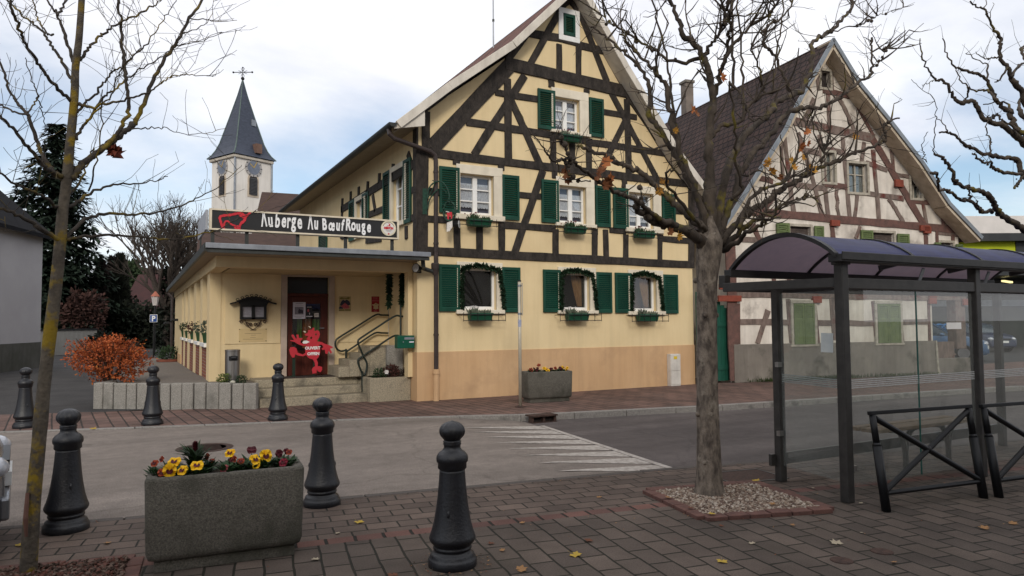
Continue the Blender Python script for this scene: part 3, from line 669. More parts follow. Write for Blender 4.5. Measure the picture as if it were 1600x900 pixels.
MB().tube([(dp.x, FY-.12, .66), (dp.x, FY-.12, .0)], .062, 12).lathe([(.075, -.05), (.075, .05)], (dp.x, FY-.12, .62), 12).build('pipe_foot', m_orange, inn)
# aerial on the ridge
ap = onY(771, 70, 17.5); a2 = onY(770.5, -20, 17.5)
th = thing('roof_aerial', (ap.x, 17.5, ap.z-.6), 'thin pale aerial pole standing up behind the tiled slope of the inn roof', 'aerial')
MB().tube([(ap.x, 17.5, roofz(ap.x)-.05), (ap.x, 17.5, a2.z+1.2)], [.022, .015], 8).build('pole', m_zinc, th)
MB().lathe([(.035, -.03), (.035, .03)], (ap.x, 17.5, lerp(roofz(ap.x), a2.z, .45)), 8).build('collar', m_gutter, th)
# ================================================================== LOW RESTAURANT WING AND ITS ENTRANCE
WX, WY, FZ = 1.35, 16.0, .5; BY = 14.3; RY = 13.4; RX = 1.06; WEND = 31.0
z3 = zoomer(300, 300, .37774); z8b = zoomer(430, 420, .24440); zm = zoomer(340, 440, .17778); zs = zoomer(320, 300, .2); zw = zoomer(250, 440, .178)
wing = thing('restaurant_wing', (WX, WY, 0), 'low yellow flat-roofed restaurant wing with a recessed porch left of the tall inn', 'annex')
def P_(pt, y): p = onY(pt[0], pt[1], y); return p.x, p.z
dx0, dz1 = P_((449, 428), WY); dx1, _ = P_((514, 429), WY)
dz1 = 2.70
ox0, ox1 = dx0-.13, dx1+.13
mb = MB()
vs, fs = holed([(WX, 0), (HX0, 0), (HX0, 2.98), (WX, 2.98)], [[(dx0, FZ), (dx1, FZ), (dx1, dz1), (dx0, dz1)]])
mb.add([(x, WY, y) for x, y, z in vs], fs)
for (a, b), (c, d) in (((dx0, FZ), (dx0, dz1)), ((dx0, dz1), (dx1, dz1)), ((dx1, dz1), (dx1, FZ))): mb.quad((a, WY, b), (c, WY, d), (c, WY+.16, d), (a, WY+.16, b))
# raised plaster fields left and right of the door
for (a, b) in ((zm(66, 92), zm(550, 540)), (z8b(402, 160), z8b(733, 463))):
    (x0, q1), (x1, q0) = P_(a, WY), P_(b, WY); mb.box(x0, x1, WY-.022, WY-.001, q0, q1)
# corner piers and lintel
mb.box(WX-.0, WX+.22, WY-.012, WY+.5, .3, 2.74)
mb.box(HX0-.12, HX0-.016, BY+.02, BY+.24, .5, 2.739)
mb.box(WX-.04, HX0-.016, BY, BY+.25, 2.74, 2.975); mb.box(WX-.04, WX+.2, BY+.25, WEND, 2.74, 2.975)
# side wall: bays with sills
edges = [(326.5, 323), (316, 312.8), (311, 306.6), (301.7, 296), (292.8, 288.8), (286.5, 283.5)]
by = []
def sy(px): return onX(px, 520, WX).y
bays = [(zw(409, 0)[0], zw(368, 0)[0]), (zw(348, 0)[0], zw(313, 0)[0]), (zw(292, 0)[0], zw(260, 0)[0]), (zw(241, 0)[0], zw(220, 0)[0]), (zw(206, 0)[0], zw(191, 0)[0])]
bays = [(sy(a), sy(b)) for a, b in bays]
prev = WY+.5
for a, b in bays+[(WEND, WEND)]:
    a2 = max(a, prev+.05); mb.box(WX, WX+.34, prev, a2, .05, 2.74); prev = b
mb.box(WX+.33, WX+.36, WY+.5, WEND, .05, 2.74)
mb.box(WX, HX0, WEND-.2, WEND, 0, 2.98)
mb.build('wall', m_yellow, wing)
MB().box(WX+.24, HX0-.29, BY+.25, WY-.001, 2.735, 2.77).build('porch_ceiling', mat('porch_ceiling', (.52, .40, .23), scale=2, rough=.9), wing)
m_brick = brick_mat('sill_brick', (.27, .085, .05), (.20, .06, .04), (.25, .20, .16), .22, .07, .01, plane='YZ', bump=.6)
for a, b in bays:
    MB().box(WX+.006, WX+.30, a+.001, b-.001, .2, 1.15).build('brick_panel', m_brick, wing)
    MB().box(WX-.05, WX+.30, a+.01, b-.01, 1.151, 1.235).build('sill', m_white, wing, bevel=.008)
    MB().quad((WX+.315, a, 1.24), (WX+.315, b, 1.24), (WX+.315, b, 2.74), (WX+.315, a, 2.74)).build('glazing', mat('bay_glass', (.05, .05, .055), scale=1, rough=.05, spec=.6), wing)
MB().box(WX-.02, WX+.05, bays[-1][1]+.2, WEND, -.02, .62).box(WX-.015, WX+.05, WY+.5, bays[-1][1]+.2, -.02, .28).build('plinth', m_orange, wing)
# flat roof, fascia, soffit
m_roofedge = mat('bitumen_roof', (.10, .095, .09), scale=5, rough=.9)
MB().box(RX+.03, HX0-.01, RY+.03, WEND+.3, 3.0, 3.045).build('roof', m_roofedge, wing)
rf2 = [o for o in wing.children if o.name.startswith('roof')][0]
mb = MB(); mb.box(RX-.01, HX0+.04, RY-.02, RY+.02, 3.0, 3.095); mb.build('fascia', m_zinc, rf2, bevel=.008)
mb = MB(); mb.box(RX+.02, HX0+.02, RY+.021, RY+.09, 2.93, 2.998); mb.box(RX-.03, RX+.02, RY+.03, WEND+.3, 2.95, 3.09); mb.build('eaves_board', m_gutter, rf2)
mb = MB(); mb.box(RX+.021, HX0-.02, RY+.091, BY-.001, 2.95, 2.978); mb.box(RX+.021, WX-.041, BY, WEND+.3, 2.95, 2.978); mb.build('soffit', m_soffit, rf2)
wp = V((WX-.06, sy(270.5), 0))
MB().tube([(RX+.06, wp.y, 2.95), (RX+.1, wp.y, 2.9), (WX-.06, wp.y, 2.75), (WX-.06, wp.y, .05)], .05, 8).build('downpipe', m_pipe, wing)
# short elbow joining the fascia gutter to the inn's downpipe
MB().tube([(HX0-.06, RY+.2, 2.98), (HX0-.04, RY+.22, 2.84), (HX0+.1, FY-.12, 2.80), (dp.x-.05, FY-.12, 2.74)], .045, 10).build('gutter_elbow', m_gutter, wing)
for zz_, yy_ in ((1.78, sy(278)), (1.70, sy(264.5))):
    MB().box(WX-.16, WX, yy_-.05, yy_+.05, zz_, zz_+.09).tube([(WX-.16, yy_, zz_+.05), (WX-.24, yy_-.05, zz_-.02)], .045, 8).build('wall_lamp', m_iron, wing)
# door: frame, brown leaf with glazing, dark transom
m_mahog = mat('mahogany', (.10, .022, .014), (.055, .012, .008), scale=6, rough=.4, stretch=(6, 6, .6))
m_jamb = mat('door_jamb', (.50, .40, .33), scale=3, rough=.8)
mb = MB()
mb.box(ox0, dx0, WY-.03, WY+.02, FZ, dz1+.1); mb.box(dx1, ox1, WY-.03, WY+.02, FZ, dz1+.1); mb.box(dx0, dx1, WY-.03, WY+.02, dz1, dz1+.1)
dr = mb.build('door', m_jamb, wing, bevel=.006)
zt = lerp(FZ, dz1, .80); st = .13
mb = MB(); y0, y1 = WY+.06, WY+.12
mb.box(dx0, dx0+st, y0, y1, FZ, zt); mb.box(dx1-st*1.3, dx1, y0, y1, FZ, zt); mb.box(dx0+st, dx1-st*1.3, y0, y1, FZ, FZ+.55); mb.box(dx0+st, dx1-st*1.3, y0, y1, zt-.16, zt); mb.box(dx0, dx1, y0-.02, y1, zt+.002, zt+.07)
mb.build('leaf', m_mahog, dr, bevel=.008)
MB().quad((dx0+st, y0+.03, FZ+.55), (dx1-st*1.3, y0+.03, FZ+.55), (dx1-st*1.3, y0+.03, zt-.16), (dx0+st, y0+.03, zt-.16)).build('glass', m_glassw, dr)
MB().quad((dx0, y0+.03, zt+.07), (dx1, y0+.03, zt+.07), (dx1, y0+.03, dz1), (dx0, y0+.03, dz1)).build('transom_glass', mat('dark_transom', (.012, .012, .014), scale=2, rough=.12, spec=.5), dr)
mb = MB(); mb.tube([(dx1-st*.8, y0, FZ+1.05), (dx1-st*.8, y0-.06, FZ+1.05), (dx1-st*.8-.11, y0-.06, FZ+1.05)], .012, 6); mb.build('handle', m_zinc, dr)
# what hangs inside the glazed door: a dark lobby with green and orange cloths
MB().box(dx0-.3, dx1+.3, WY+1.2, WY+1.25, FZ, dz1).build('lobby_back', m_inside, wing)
m_cl_g = mat('green_cloth', (.16, .33, .05), (.10, .22, .03), scale=5, rough=.9); m_cl_o = mat('orange_cloth', (.50, .17, .04), (.36, .11, .02), scale=5, rough=.9)
def zd(px, py): return onY(450+px/18, 460+py/18, WY+.3)
def cloth(nm, x0, x1, t0, t1, m_, lb):
    a, b = zd(x0, t0), zd(x1, t1); mb = MB(); n = 14
    for i in range(n):
        u, w = i/n, (i+1)/n
        mb.quad((lerp(a.x, b.x, u), WY+.3+.03*sin(u*14), a.z), (lerp(a.x, b.x, w), WY+.3+.03*sin(w*14), a.z), (lerp(a.x, b.x, w), WY+.3+.03*sin(w*14), b.z), (lerp(a.x, b.x, u), WY+.3+.03*sin(u*14), b.z))
    o = mb.build(nm, m_, org=(a.x, WY+.3, b.z)); tag(o, lb, 'cloth'); sm = o.modifiers.new('s', 'SOLIDIFY'); sm.thickness = .006
cloth('hanging_cloth', 410, 670, 690, 1500, m_cl_o, 'orange cloth hanging behind the glass of the inn door')
cloth('hanging_cloth', 690, 900, 690, 1500, m_cl_g, 'right-hand bright green cloth hanging behind the glass of the inn door')
cloth('hanging_cloth', 255, 390, 690, 1300, m_cl_g, 'narrow green cloth left of the orange one behind the door glass')
# notices stuck on the door
def flat(nm, y, a, b, m_, label, cat, group=None, parts=(), th_=.004):
    x0, q1 = P_(a, y); x1, q0 = P_(b, y); t = thing(nm, ((x0+x1)/2, y, q0), label, cat, group)
    MB().box(x0, x1, y-th_, y, q0, q1).build('sheet', m_, t)
    for k, (nm2, polys, m2) in enumerate(parts):
        mb = MB()
        for pl in polys: mb.prism([(lerp(x0, x1, u), y-th_-.0006-.0007*k, lerp(q0, q1, v)) for u, v in pl], (0, -.0006, 0))
        mb.build(nm2, m2, t)
    return t
def R4(a, b, c, d): return [(a, c), (b, c), (b, d), (a, d)]
m_paper = mat('paper', (.62, .60, .66), (.56, .54, .60), scale=4, rough=.8); m_ink = mat('ink', (.05, .045, .06), scale=20, rough=.8); m_inkg = mat('grey_ink', (.28, .26, .30), (.12, .11, .13), scale=60, rough=.8)
m_pred = mat('poster_red', (.33, .02, .03), scale=5, rough=.6); m_pcream = mat('poster_cream', (.62, .48, .28), scale=5, rough=.7); m_ppink = mat('poster_pink', (.5, .12, .14), (.36, .06, .07), scale=40, rough=.7)
zdo = zoomer(450, 460, 1/18)
lines_ = [R4(.2, .8, .90, .93), R4(.15, .85, .80, .815), R4(.12, .88, .16, .175), R4(.12, .88, .11, .125), R4(.12, .7, .06, .075)]
flat('door_notice', WY+.055, zdo(140, 218), zdo(490, 685), m_paper, 'white sheet with a grey picture stuck on the inn door', 'notice', None, [('print', lines_, m_inkg), ('picture', [R4(.14, .84, .26, .72)], m_inkg), ('dark_shape', [[(.42, .33), (.8, .33), (.82, .5), (.6, .55), (.5, .6), (.42, .5)]], m_ink)])
flat('door_notice', WY+.055, zdo(505, 330), zdo(685, 630), mat('poster_dark', (.03, .032, .035), scale=8, rough=.5), 'small dark poster with a pink figure on the inn door', 'notice', None, [('figure', [[(.25, .45), (.5, .48), (.45, .72), (.3, .74), (.2, .6)]], m_ppink), ('print', [R4(.15, .85, .88, .93), R4(.0, 1, .0, .08), R4(.5, .62, .2, .38)], m_paper)])
flat('door_notice', WY+.055, zdo(738, 525), zdo(866, 638), mat('sticker', (.68, .64, .6), scale=4), 'little square white sticker on the inn door glass', 'notice', None, [('print', [R4(.2, .9, .55, .62), R4(.2, .5, .38, .44)], m_ink)])
zp = zoomer(520, 455, .0625)
m_pblue = mat('poster_navy', (.035, .04, .07), (.02, .022, .04), scale=30, rough=.6); m_pol = mat('poster_olive', (.26, .22, .06), (.14, .12, .03), scale=40, rough=.7)
flat('wall_poster', WY-.024, zp(150, 125), zp(450, 500), mat('poster_tan', (.50, .38, .20), scale=5, rough=.7), 'tan poster with a dark pile and red heap on the porch wall', 'poster', None,
     [('lettering', [[(.05, .86), (.2, .94), (.5, .88), (.85, .95), (.95, .88), (.8, .80), (.5, .84), (.15, .80)], R4(.02, .45, .03, .11), R4(.5, .97, .04, .12)], m_pol), ('dark_pile', [[(.08, .38), (.18, .62), (.35, .78), (.5, .7), (.65, .78), (.88, .66), (.97, .46), (.8, .38), (.5, .42), (.25, .36)], [(.0, .2), (.1, .34), (.35, .24), (.35, .16), (.02, .16)]], m_pblue), ('red_heap', [[(.15, .3), (.5, .56), (.92, .28), (.75, .17), (.4, .17), (.35, .25)]], m_ppink)])
flat('wall_plate', WY-.024, zp(968, 130), zp(1160, 520), m_pred, 'dark red plate with a cream map of France on the porch wall', 'plate', None,
     [('lettering', [R4(.18, .82, .90, .94), R4(.18, .82, .82, .86), R4(.06, .94, .69, .75), R4(.3, .7, .01, .10)], m_ppink), ('map', [[(.56, .60), (.68, .54), (.95, .50), (.92, .42), (.84, .38), (.90, .24), (.86, .19), (.70, .20), (.60, .17), (.50, .16), (.42, .20), (.24, .20), (.28, .34), (.22, .40), (.06, .45), (.10, .49), (.34, .50), (.40, .54)]], m_pcream), ('emblem', [R4(.50, .62, .475, .52)], m_pred)])
# menu case with wrought-iron roof and scrolls
(mx0, mz1), (mx1, mz0) = P_(zm(200, 208), WY-.12), P_(zm(430, 332), WY-.12)
mc_ = thing('menu_case', ((mx0+mx1)/2, WY, mz0), 'dark wrought-iron menu case with a little curved roof on the porch wall', 'menu case')
y0, y1 = WY-.13, WY-.023; xm = (mx0+mx1)/2
mb = MB(); e = .045
mb.box(mx0, mx1, y0+.06, y1, mz0, mz1)
for a, b in ((mx0, mx0+e), (xm-.03, xm+.03), (mx1-e, mx1)): mb.box(a, b, y0, y0+.06, mz0, mz1)
mb.box(mx0+e, mx1-e, y0, y0+.06, mz0, mz0+e); mb.box(mx0+e, mx1-e, y0, y0+.06, mz1-e*.6, mz1); mb.build('case', m_iron, mc_)
for a, b in ((mx0+e, xm-.03), (xm+.03, mx1-e)):
    o = MB().box(a+.005, b-.005, y0+.05, y0+.058, mz0+e+.005, mz1-e*.6-.005).build('menu_sheet', mat('menu_sheet', (.42, .40, .43), (.34, .33, .36), scale=30, rough=.5), mc_)
    mb = MB()
    for k in range(9): mb.box(a+.03, b-.03-.02*(k % 3), y0+.048, y0+.0495, mz0+.1+k*.035, mz0+.106+k*.035)
    mb.build('print', m_inkg, o)
mb = MB(); hw = (mx1-mx0)/2; pr = []
for i in range(21):
    t = -1+i/10; x = xm+t*(hw+.20); zc = mz1+.02+.17*(1-abs(t)**1.6)+.05*max(0, abs(t)-.8)*5*.6; pr.append((x, zc))
for (a, b), (c, d) in zip(pr, pr[1:]): mb.prism([(a, y0-.05, b), (c, y0-.05, d), (c, y0-.05, d-.03), (a, y0-.05, b-.03)], (0, .15, 0))
mb.prism([(x, y0-.005, z) for x, z in pr[3:18]]+[(mx1, y0-.005, mz1), (mx0, y0-.005, mz1)], (0, .03, 0))
for i in range(3, 18, 2): mb.tube([(pr[i][0]+.03*cos(a), y0-.03, pr[i][1]+.025+.022*sin(a)) for a in [k*pi/4 for k in range(9)]], .008, 5)
mb.build('roof', m_iron, mc_)
mb = MB()
for sg in (-1, 1):
    for cxo, r_ in ((.12, .055), (.24, .04), (.05, .04)):
        c = (xm+sg*cxo, mz0-.05-(.06 if cxo < .15 else 0)); mb.tube([(c[0]+sg*r_*(1-k*.05)*cos(k*.6), y0+.06, c[1]+r_*(1-k*.05)*sin(k*.6)) for k in range(15)], .009, 5)
mb.tube([(mx0+.1, y0+.06, mz0-.01), (xm-.1, y0+.06, mz0-.15), (xm, y0+.06, mz0-.22), (xm+.1, y0+.06, mz0-.15), (mx1-.1, y0+.06, mz0-.01)], .009, 5)
mb.build('scrollwork', m_rust, mc_)
flat('engraved_plaque', WY-.024, zm(188, 415), zm(432, 528), mat('plaque', (.62, .47, .25), (.57, .43, .22), scale=3, rough=.4), 'clear engraved plaque on the wall beneath the menu case', 'plaque', None,
     [('lettering', [R4(.4, .62, .86, .93), R4(.2, .8, .63, .65), R4(.42, .6, .50, .52), R4(.4, .6, .32, .34), R4(.14, .86, .20, .22)], mat('plaque_ink', (.16, .11, .06), scale=3)), ('screws', [R4(.0, .04, .93, .98), R4(.95, .99, .93, .98), R4(.0, .04, .04, .09), R4(.95, .99, .04, .09)], m_iron)])
# porch floor and steps
m_mat = mat('door_mat', (.055, .04, .036), scale=40, rough=1, bump=.5)
st_ = thing('porch_steps', (3.2, 14.7, 0), 'worn sandstone steps leading up to the recessed inn door', 'steps')
sx0, sx1 = 2.16, onZ(575, 632, 0).x-.15
sx1 = 4.30
for k, (ya, zt_) in enumerate(((14.62, .17), (14.92, .335), (15.22, .5))):
    yb = (14.92, 15.22, WY-.002)[k]
    MB().box(sx0+.03*k*0, sx1+(.25 if k == 0 else 0), ya, yb+(.0 if k < 2 else 0), zt_-.17 if k else -.02, zt_).build('step', m_stone, st_, bevel=.018)
MB().box(2.0+.4, 5.2, 15.26, WY-.003, .3, .494).build('landing', m_stone, st_)
MB().box(dx0-.25, dx1+.75, 15.32, 15.8, .502, .515).build('door_mat', m_mat, None, org=(dx0, 15.5, .5), tags=('dark brown door mat on the landing before the inn door', 'mat'))
# side flight rising to the house door
fl = thing('side_stairs', (4.3, 15.3, .5), 'short stone flight climbing right from the porch to the inn', 'stairs')
SFY0 = 15.05
tops = []
for k, (zx0, zyt) in enumerate(((405, 627), (475, 583), (543, 542), (606, 497))):
    p = onY(*z8b(zx0, zyt), SFY0); tops.append((p.x, p.z))
for k, (x, z) in enumerate(tops):
    xe = tops[k+1][0] if k < 3 else HX0-.02
    MB().box(x, xe+(.0 if k < 3 else 0), SFY0, WY-.004, .5, z).build('step', m_stone, fl, bevel=.014)
p0 = onY(*z8b(785, 500), SFY0-.02)
MB().box(tops[3][0]+.35, HX0-.018, SFY0-.14, SFY0-.005, .3, tops[3][1]+.02).build('cheek_wall', m_granite, fl, bevel=.01)
# low stone bed right of the steps
bd = thing('stone_flower_bed', (4.9, 14.4, 0), 'low weathered stone flower bed between the steps and the inn corner', 'flower bed')
bx0 = 4.33
mb = MB(); mb.box(bx0, HX0-.018, 14.42, 14.54, -.02, .5); mb.box(bx0, bx0+.12, 14.541, 15.04, -.02, .5); mb.build('wall', m_stone, bd, bevel=.015)
MB().box(bx0+.12, HX0-.03, 14.541, 15.04, .3, .475).build('soil', m_soil, bd)
# handrails
def rail(y, segs, posts, label):
    p0 = onY(*segs[0][0], y); th = thing('handrail', (p0.x, y, .5), label, 'handrail', 'porch handrails')
    for s_ in segs:
        pts = crom([onY(*q, y) for q in s_], 4); MB().tube(pts, .021, 8).build('rail', m_iron2, th, smooth=True)
    for a, b in posts:
        q0, q1 = onY(*a, y), onY(*b, y); q1.x = q0.x; MB().tube([q0, q1], .023, 8).build('post', m_iron2, th)
m_iron2 = mat('rail_green_black', (.008, .018, .014), scale=8, rough=.4, spec=.5)
rail(15.85, [[z8b(*q) for q in ((726, 297), (680, 296), (640, 296), (520, 370), (410, 438), (388, 460), (384, 485), (395, 512), (420, 526), (445, 522), (456, 515))], [z8b(*q) for q in ((455, 530), (545, 470), (635, 412), (680, 410), (723, 411))]], [(z8b(453, 513), z8b(453, 632))], 'rear iron handrail with a looped end against the porch wall')
rail(14.98, [[z8b(*q) for q in ((838, 306), (800, 303), (762, 304), (650, 375), (548, 442), (530, 462), (535, 490), (565, 560), (585, 600), (584, 640), (570, 680), (556, 672))], [z8b(*q) for q in ((800, 430), (752, 432), (640, 505), (545, 568), (530, 585), (533, 612), (556, 668))]], [(z8b(557, 655), z8b(558, 798))], 'front iron handrail with a looped end beside the stone flower bed')
# porch post with garlands
pq = onY(626, 500, 14.96)
MB().tube([(pq.x, 14.96, .5), (pq.x, 14.96, 2.74)], .022, 8).build('porch_post', m_iron2, None, org=(pq.x, 14.96, .5), tags=('thin dark post rising behind the front handrail to the porch ceiling', 'post'))
def garland(path, rad, n, label, group=None, th_name='fir_garland'):
    mb = MB(); path = [V(p) for p in path]
    mb.tube(path, .012, 5)
    lens = [(b-a).length for a, b in zip(path, path[1:])]; tot = sum(lens)
    for i in range(n):
        t = random.uniform(0, tot); k = 0
        while k < len(lens)-1 and t > lens[k]: t -= lens[k]; k += 1
        p = path[k].lerp(path[k+1], min(1, t/lens[k])); d = V((random.gauss(0, 1), random.gauss(0, 1), random.gauss(0, 1)-.2)).normalized()
        mb.leaf(p, d, (random.random(), random.random(), 1), random.uniform(.55, 1.1)*rad, .022+.25*rad)
    return mb.build(th_name, m_fir, org=path[0], tags=(label, 'garland', group))
for px_, yb_, lb in ((607.5, 479, 'shorter hanging fir garland at the left edge of the white porch strip'), (628, 476, 'fir garland hanging down the thin porch post')):
    p = onY(px_, 427, 14.93); q = onY(px_-.5, yb_, 14.93); garland([(p.x, 14.92, 2.74), (p.x+.01, 14.92, lerp(p.z, q.z, .5)), (p.x, 14.92, q.z)], .11, 420, lb, 'hanging porch garlands')
(wx0, _), (wx1, _) = P_(z8b(738, 300), WY-.03), P_(z8b(800, 300), WY-.03)
MB().box(wx0, HX0-.02, WY-.03, WY-.002, tops[3][1], 2.73).build('white_panel', mat('plain_white_panel', (.60, .54, .47), scale=3, rough=.7), wing)
# mailbox
mbx = thing('mailbox', (onY(632, 545, 14.12).x, 14.12, 1.2), 'green metal mailbox fixed beside the inn corner above the flower bed', 'mailbox')
(x0, q1), (x1, q0) = P_(z3(850, 594), 14.12), P_(z3(921, 646), 14.12)
m_mail = mat('mailbox_green', (.006, .085, .05), scale=8, rough=.4)
MB().box(x0, x1, 14.12, 14.315, q0, q1).build('body', m_mail, mbx, bevel=.015)
MB().box(lerp(x0, x1, .4), lerp(x0, x1, .97), 14.113, 14.119, lerp(q0, q1, .68), lerp(q0, q1, .86)).build('flap', m_zinc, mbx); MB().box(lerp(x0, x1, .68), lerp(x0, x1, .95), 14.114, 14.119, lerp(q0, q1, .44), lerp(q0, q1, .54)).build('name_plate', m_paper, mbx)
MB().box(lerp(x0, x1, .3), lerp(x0, x1, .36), 14.108, 14.119, lerp(q0, q1, .46), lerp(q0, q1, .54)).build('lock', m_zinc, mbx)
# spotlights
def spot(base, aim, r, label):
    th = thing('spotlight', base, label, 'spotlight', 'round spotlights'); b = V(base); a = V(aim).normalized()
    MB().box(b.x-.05, b.x+.05, b.y-.02, b.y+.03, b.z-.07, b.z+.07).tube([b, b+V((0, -.10, 0)), b+V((0, -.12, 0))+a*.03], .018, 8).build('bracket', m_iron, th)
    h = b+V((0, -.13, 0))+a*.03
    MB().tube([h, h+a*.05, h+a*.15], [r*.5, r*.75, r], 16).build('housing', m_iron, th, bevel=0)
    MB().tube([h+a*.149, h+a*.156], [r*.86, r*.84], 16).build('lens', mat('lamp_lens', (.62, .62, .60), (.4, .4, .4), scale=30, rough=.12, spec=.6), th)
s1_ = onY(712, 353, FY-.05); spot((s1_.x-.15, FY-.02, s1_.z), (.75, -.6, .05), .105, 'round spotlight under the first-floor window by the hanging sign')
s2_ = onY(655, 421, FY-.1); spot((s2_.x+.02, FY-.03, s2_.z), (-.85, -.5, .1), .10, 'round spotlight on the inn corner above the mailbox')
# litter bin
bp_ = onZ(363, 589, .5); bp_.y -= .15; bp_ = onY(363, 588, 15.4); bp_.z = .47
bn = thing('litter_bin', bp_, 'brushed steel cylinder ashtray bin standing behind the granite edging', 'bin')
m_steel = mat('brushed_steel', (.36, .35, .34), (.22, .21, .20), scale=6, rough=.35, metal=.9, stretch=(1, 1, .1))
MB().lathe([(.145, 0), (.145, .62), (.15, .63), (.15, .66), (.135, .665)], bp_, 24).build('body', m_steel, bn)
MB().tube([bp_+V((-.045, -.15, .50)), bp_+V((.045, -.15, .50))], .045, 10).obox(bp_+V((0, -.125, .49)), (.085, 0, 0), (0, .028, 0), (0, 0, .045)).build('slot', m_black, bn)
# ------------------------------------------------------------------ roof sign
SY = 13.7
c = [onY(*q, SY) for q in ((328.5, 325), (622.5, 344.5), (622.5, 372.5), (328.5, 360.5))]
gx0, gx1 = c[0].x, c[1].x; gz0, gz1 = (c[2].z+c[3].z)/2, (c[0].z+c[1].z)/2; GH = gz1-gz0; GW = gx1-gx0
sg = thing('roof_sign', (gx0, SY, 3.09), 'long dark sign board with a red bull and white lettering on the porch roof', 'sign')
m_sign = mat('sign_dark', (.021, .021, .022), (.016, .016, .017), scale=2, rough=.35, spec=.5); m_sframe = mat('sign_frame', (.70, .62, .48), scale=4, rough=.5); m_sside = mat('sign_side', (.36, .38, .42), (.30, .32, .36), scale=3, rough=.5)
MB().box(gx0+.01, gx1-.01, SY+.004, SY+.16, gz0+.01, gz1-.01).build('panel', m_sign, sg)
mb = MB(); e = .03
mb.box(gx0-.01, gx1+.01, SY-.014, SY+.17, gz1-e, gz1); mb.box(gx0-.01, gx1+.01, SY-.014, SY+.17, gz0, gz0+e); mb.box(gx0-.01, gx0+e, SY-.013, SY+.169, gz0+e, gz1-e); mb.box(gx1-e, gx1+.01, SY-.013, SY+.169, gz0+e, gz1-e)
mb.build('frame', m_sframe, sg)
# second board facing the lane, at right angles on the left end
lb0 = onX(300, 345, gx0-.03)
mb = MB(); mb.box(gx0-.06, gx0-.02, SY+.18, SY+2.0, gz0+.02, gz1); mb.build('side_board', m_sside, sg, bevel=.006)
mb = MB()
for t in (.015, .18, .44, .7, .97): MB().box(lerp(gx0, gx1, t)-.03, lerp(gx0, gx1, t)+.03, SY+.06, SY+.11, 3.05, gz0+.02).build('post', m_gutter, sg)
MB().box(gx0-.055, gx0-.025, SY+1.5, SY+1.56, 3.05, gz0+.03).build('post', m_gutter, sg)
def sgn(px, py): p = onY(*zs(px, py), SY); return p.x, p.z
WHITE = mat('sign_white', (.80, .80, .80), (.72, .72, .72), scale=20, rough=.5); RED = mat('sign_red', (.56, .03, .045), (.48, .02, .03), scale=8, rough=.5)
def put(word, xa, xb, ybase_a, ybase_b, hgt, jit=.06):
    """hand-cut letters, one by one, slightly tilted and uneven"""
    (xa_, za_), (xb_, zb_) = sgn(xa, ybase_a), sgn(xb, ybase_b); n = len(word); rs = random.Random(word)
    mb = MB(); wts = [{'r': .62, 'f': .62, 'i': .4, 'œ': 1.5, 'Λ': 1.05}.get(ch, 1.0) for ch in word]; tot = sum(wts); cum = 0
    for ch, wt in zip(word, wts):
        cxm = lerp(xa_, xb_, (cum+wt/2)/tot); cz = lerp(za_, zb_, (cum+wt/2)/tot)+rs.uniform(-.008, .012); sl_ = (xb_-xa_)*wt/tot; cum += wt
        cu_w = {'Λ': .70, 'œ': 1.0, 'r': .42, 'f': .37}.get(ch, .60); size = hgt/.73
        text_mesh(mb, ch, lambda x, y, z, cxm=cxm, cz=cz: (cxm+x, SY-.006+z, cz+y), size=size*rs.uniform(.95, 1.06), bold=.012, extrude=.004, sx=min(1.25, sl_*.93/(cu_w*size)), rot=rs.uniform(-.09, .09))
    return mb
lt = MB()
for a in (('Λuberge', 438, 765, 266, 282, .27), ('Λu', 802, 890, 286, 291, .25), ('Bœuf', 915, 1085, 292, 300, .225), ('Rouge', 1098, 1300, 300, 310, .225)):
    b = put(*a); lt.add(b.v, b.f)
lt.build('lettering', WHITE, sg)
mb = MB()
for k_, st_k in enumerate((([(116, 208), (122, 192), (150, 184), (195, 180), (240, 171), (268, 165)], 15), ([(116, 205), (124, 232), (132, 258), (142, 280), (154, 278)], 14), ([(150, 276), (152, 245), (166, 228), (186, 232), (206, 252), (232, 262)], 10), ([(232, 258), (238, 280), (246, 291), (268, 291), (274, 262), (288, 240)], 12),
    ([(280, 246), (304, 228), (314, 208), (312, 190), (296, 174), (268, 163)], 16), ([(270, 176), (286, 192), (308, 200)], 13), ([(300, 196), (326, 186), (345, 170), (356, 158)], 13), ([(252, 262), (262, 286)], 14))):
    pts_, w_ = st_k; q_ = [V((sgn(*p)[0], 0, sgn(*p)[1])) for p in pts_]; hw_ = w_*.2/FPX*13*.5*1.25
    q_ = crom(q_, 3); Lq, Rq = [], []
    for i_, p in enumerate(q_):
        t_ = (q_[min(i_+1, len(q_)-1)]-q_[max(i_-1, 0)]).normalized(); n_q = V((-t_.z, 0, t_.x)); wv_ = hw_*(1+.22*sin(i_*2.3+k_)); Lq.append(p+n_q*wv_); Rq.append(p-n_q*wv_)
    for i_ in range(len(q_)-1): mb.prism([(p.x, SY-.0035-.0006*k_, p.z) for p in (Lq[i_], Lq[i_+1], Rq[i_+1], Rq[i_])], (0, -.004, 0))
mb.build('bull_outline', RED, sg)
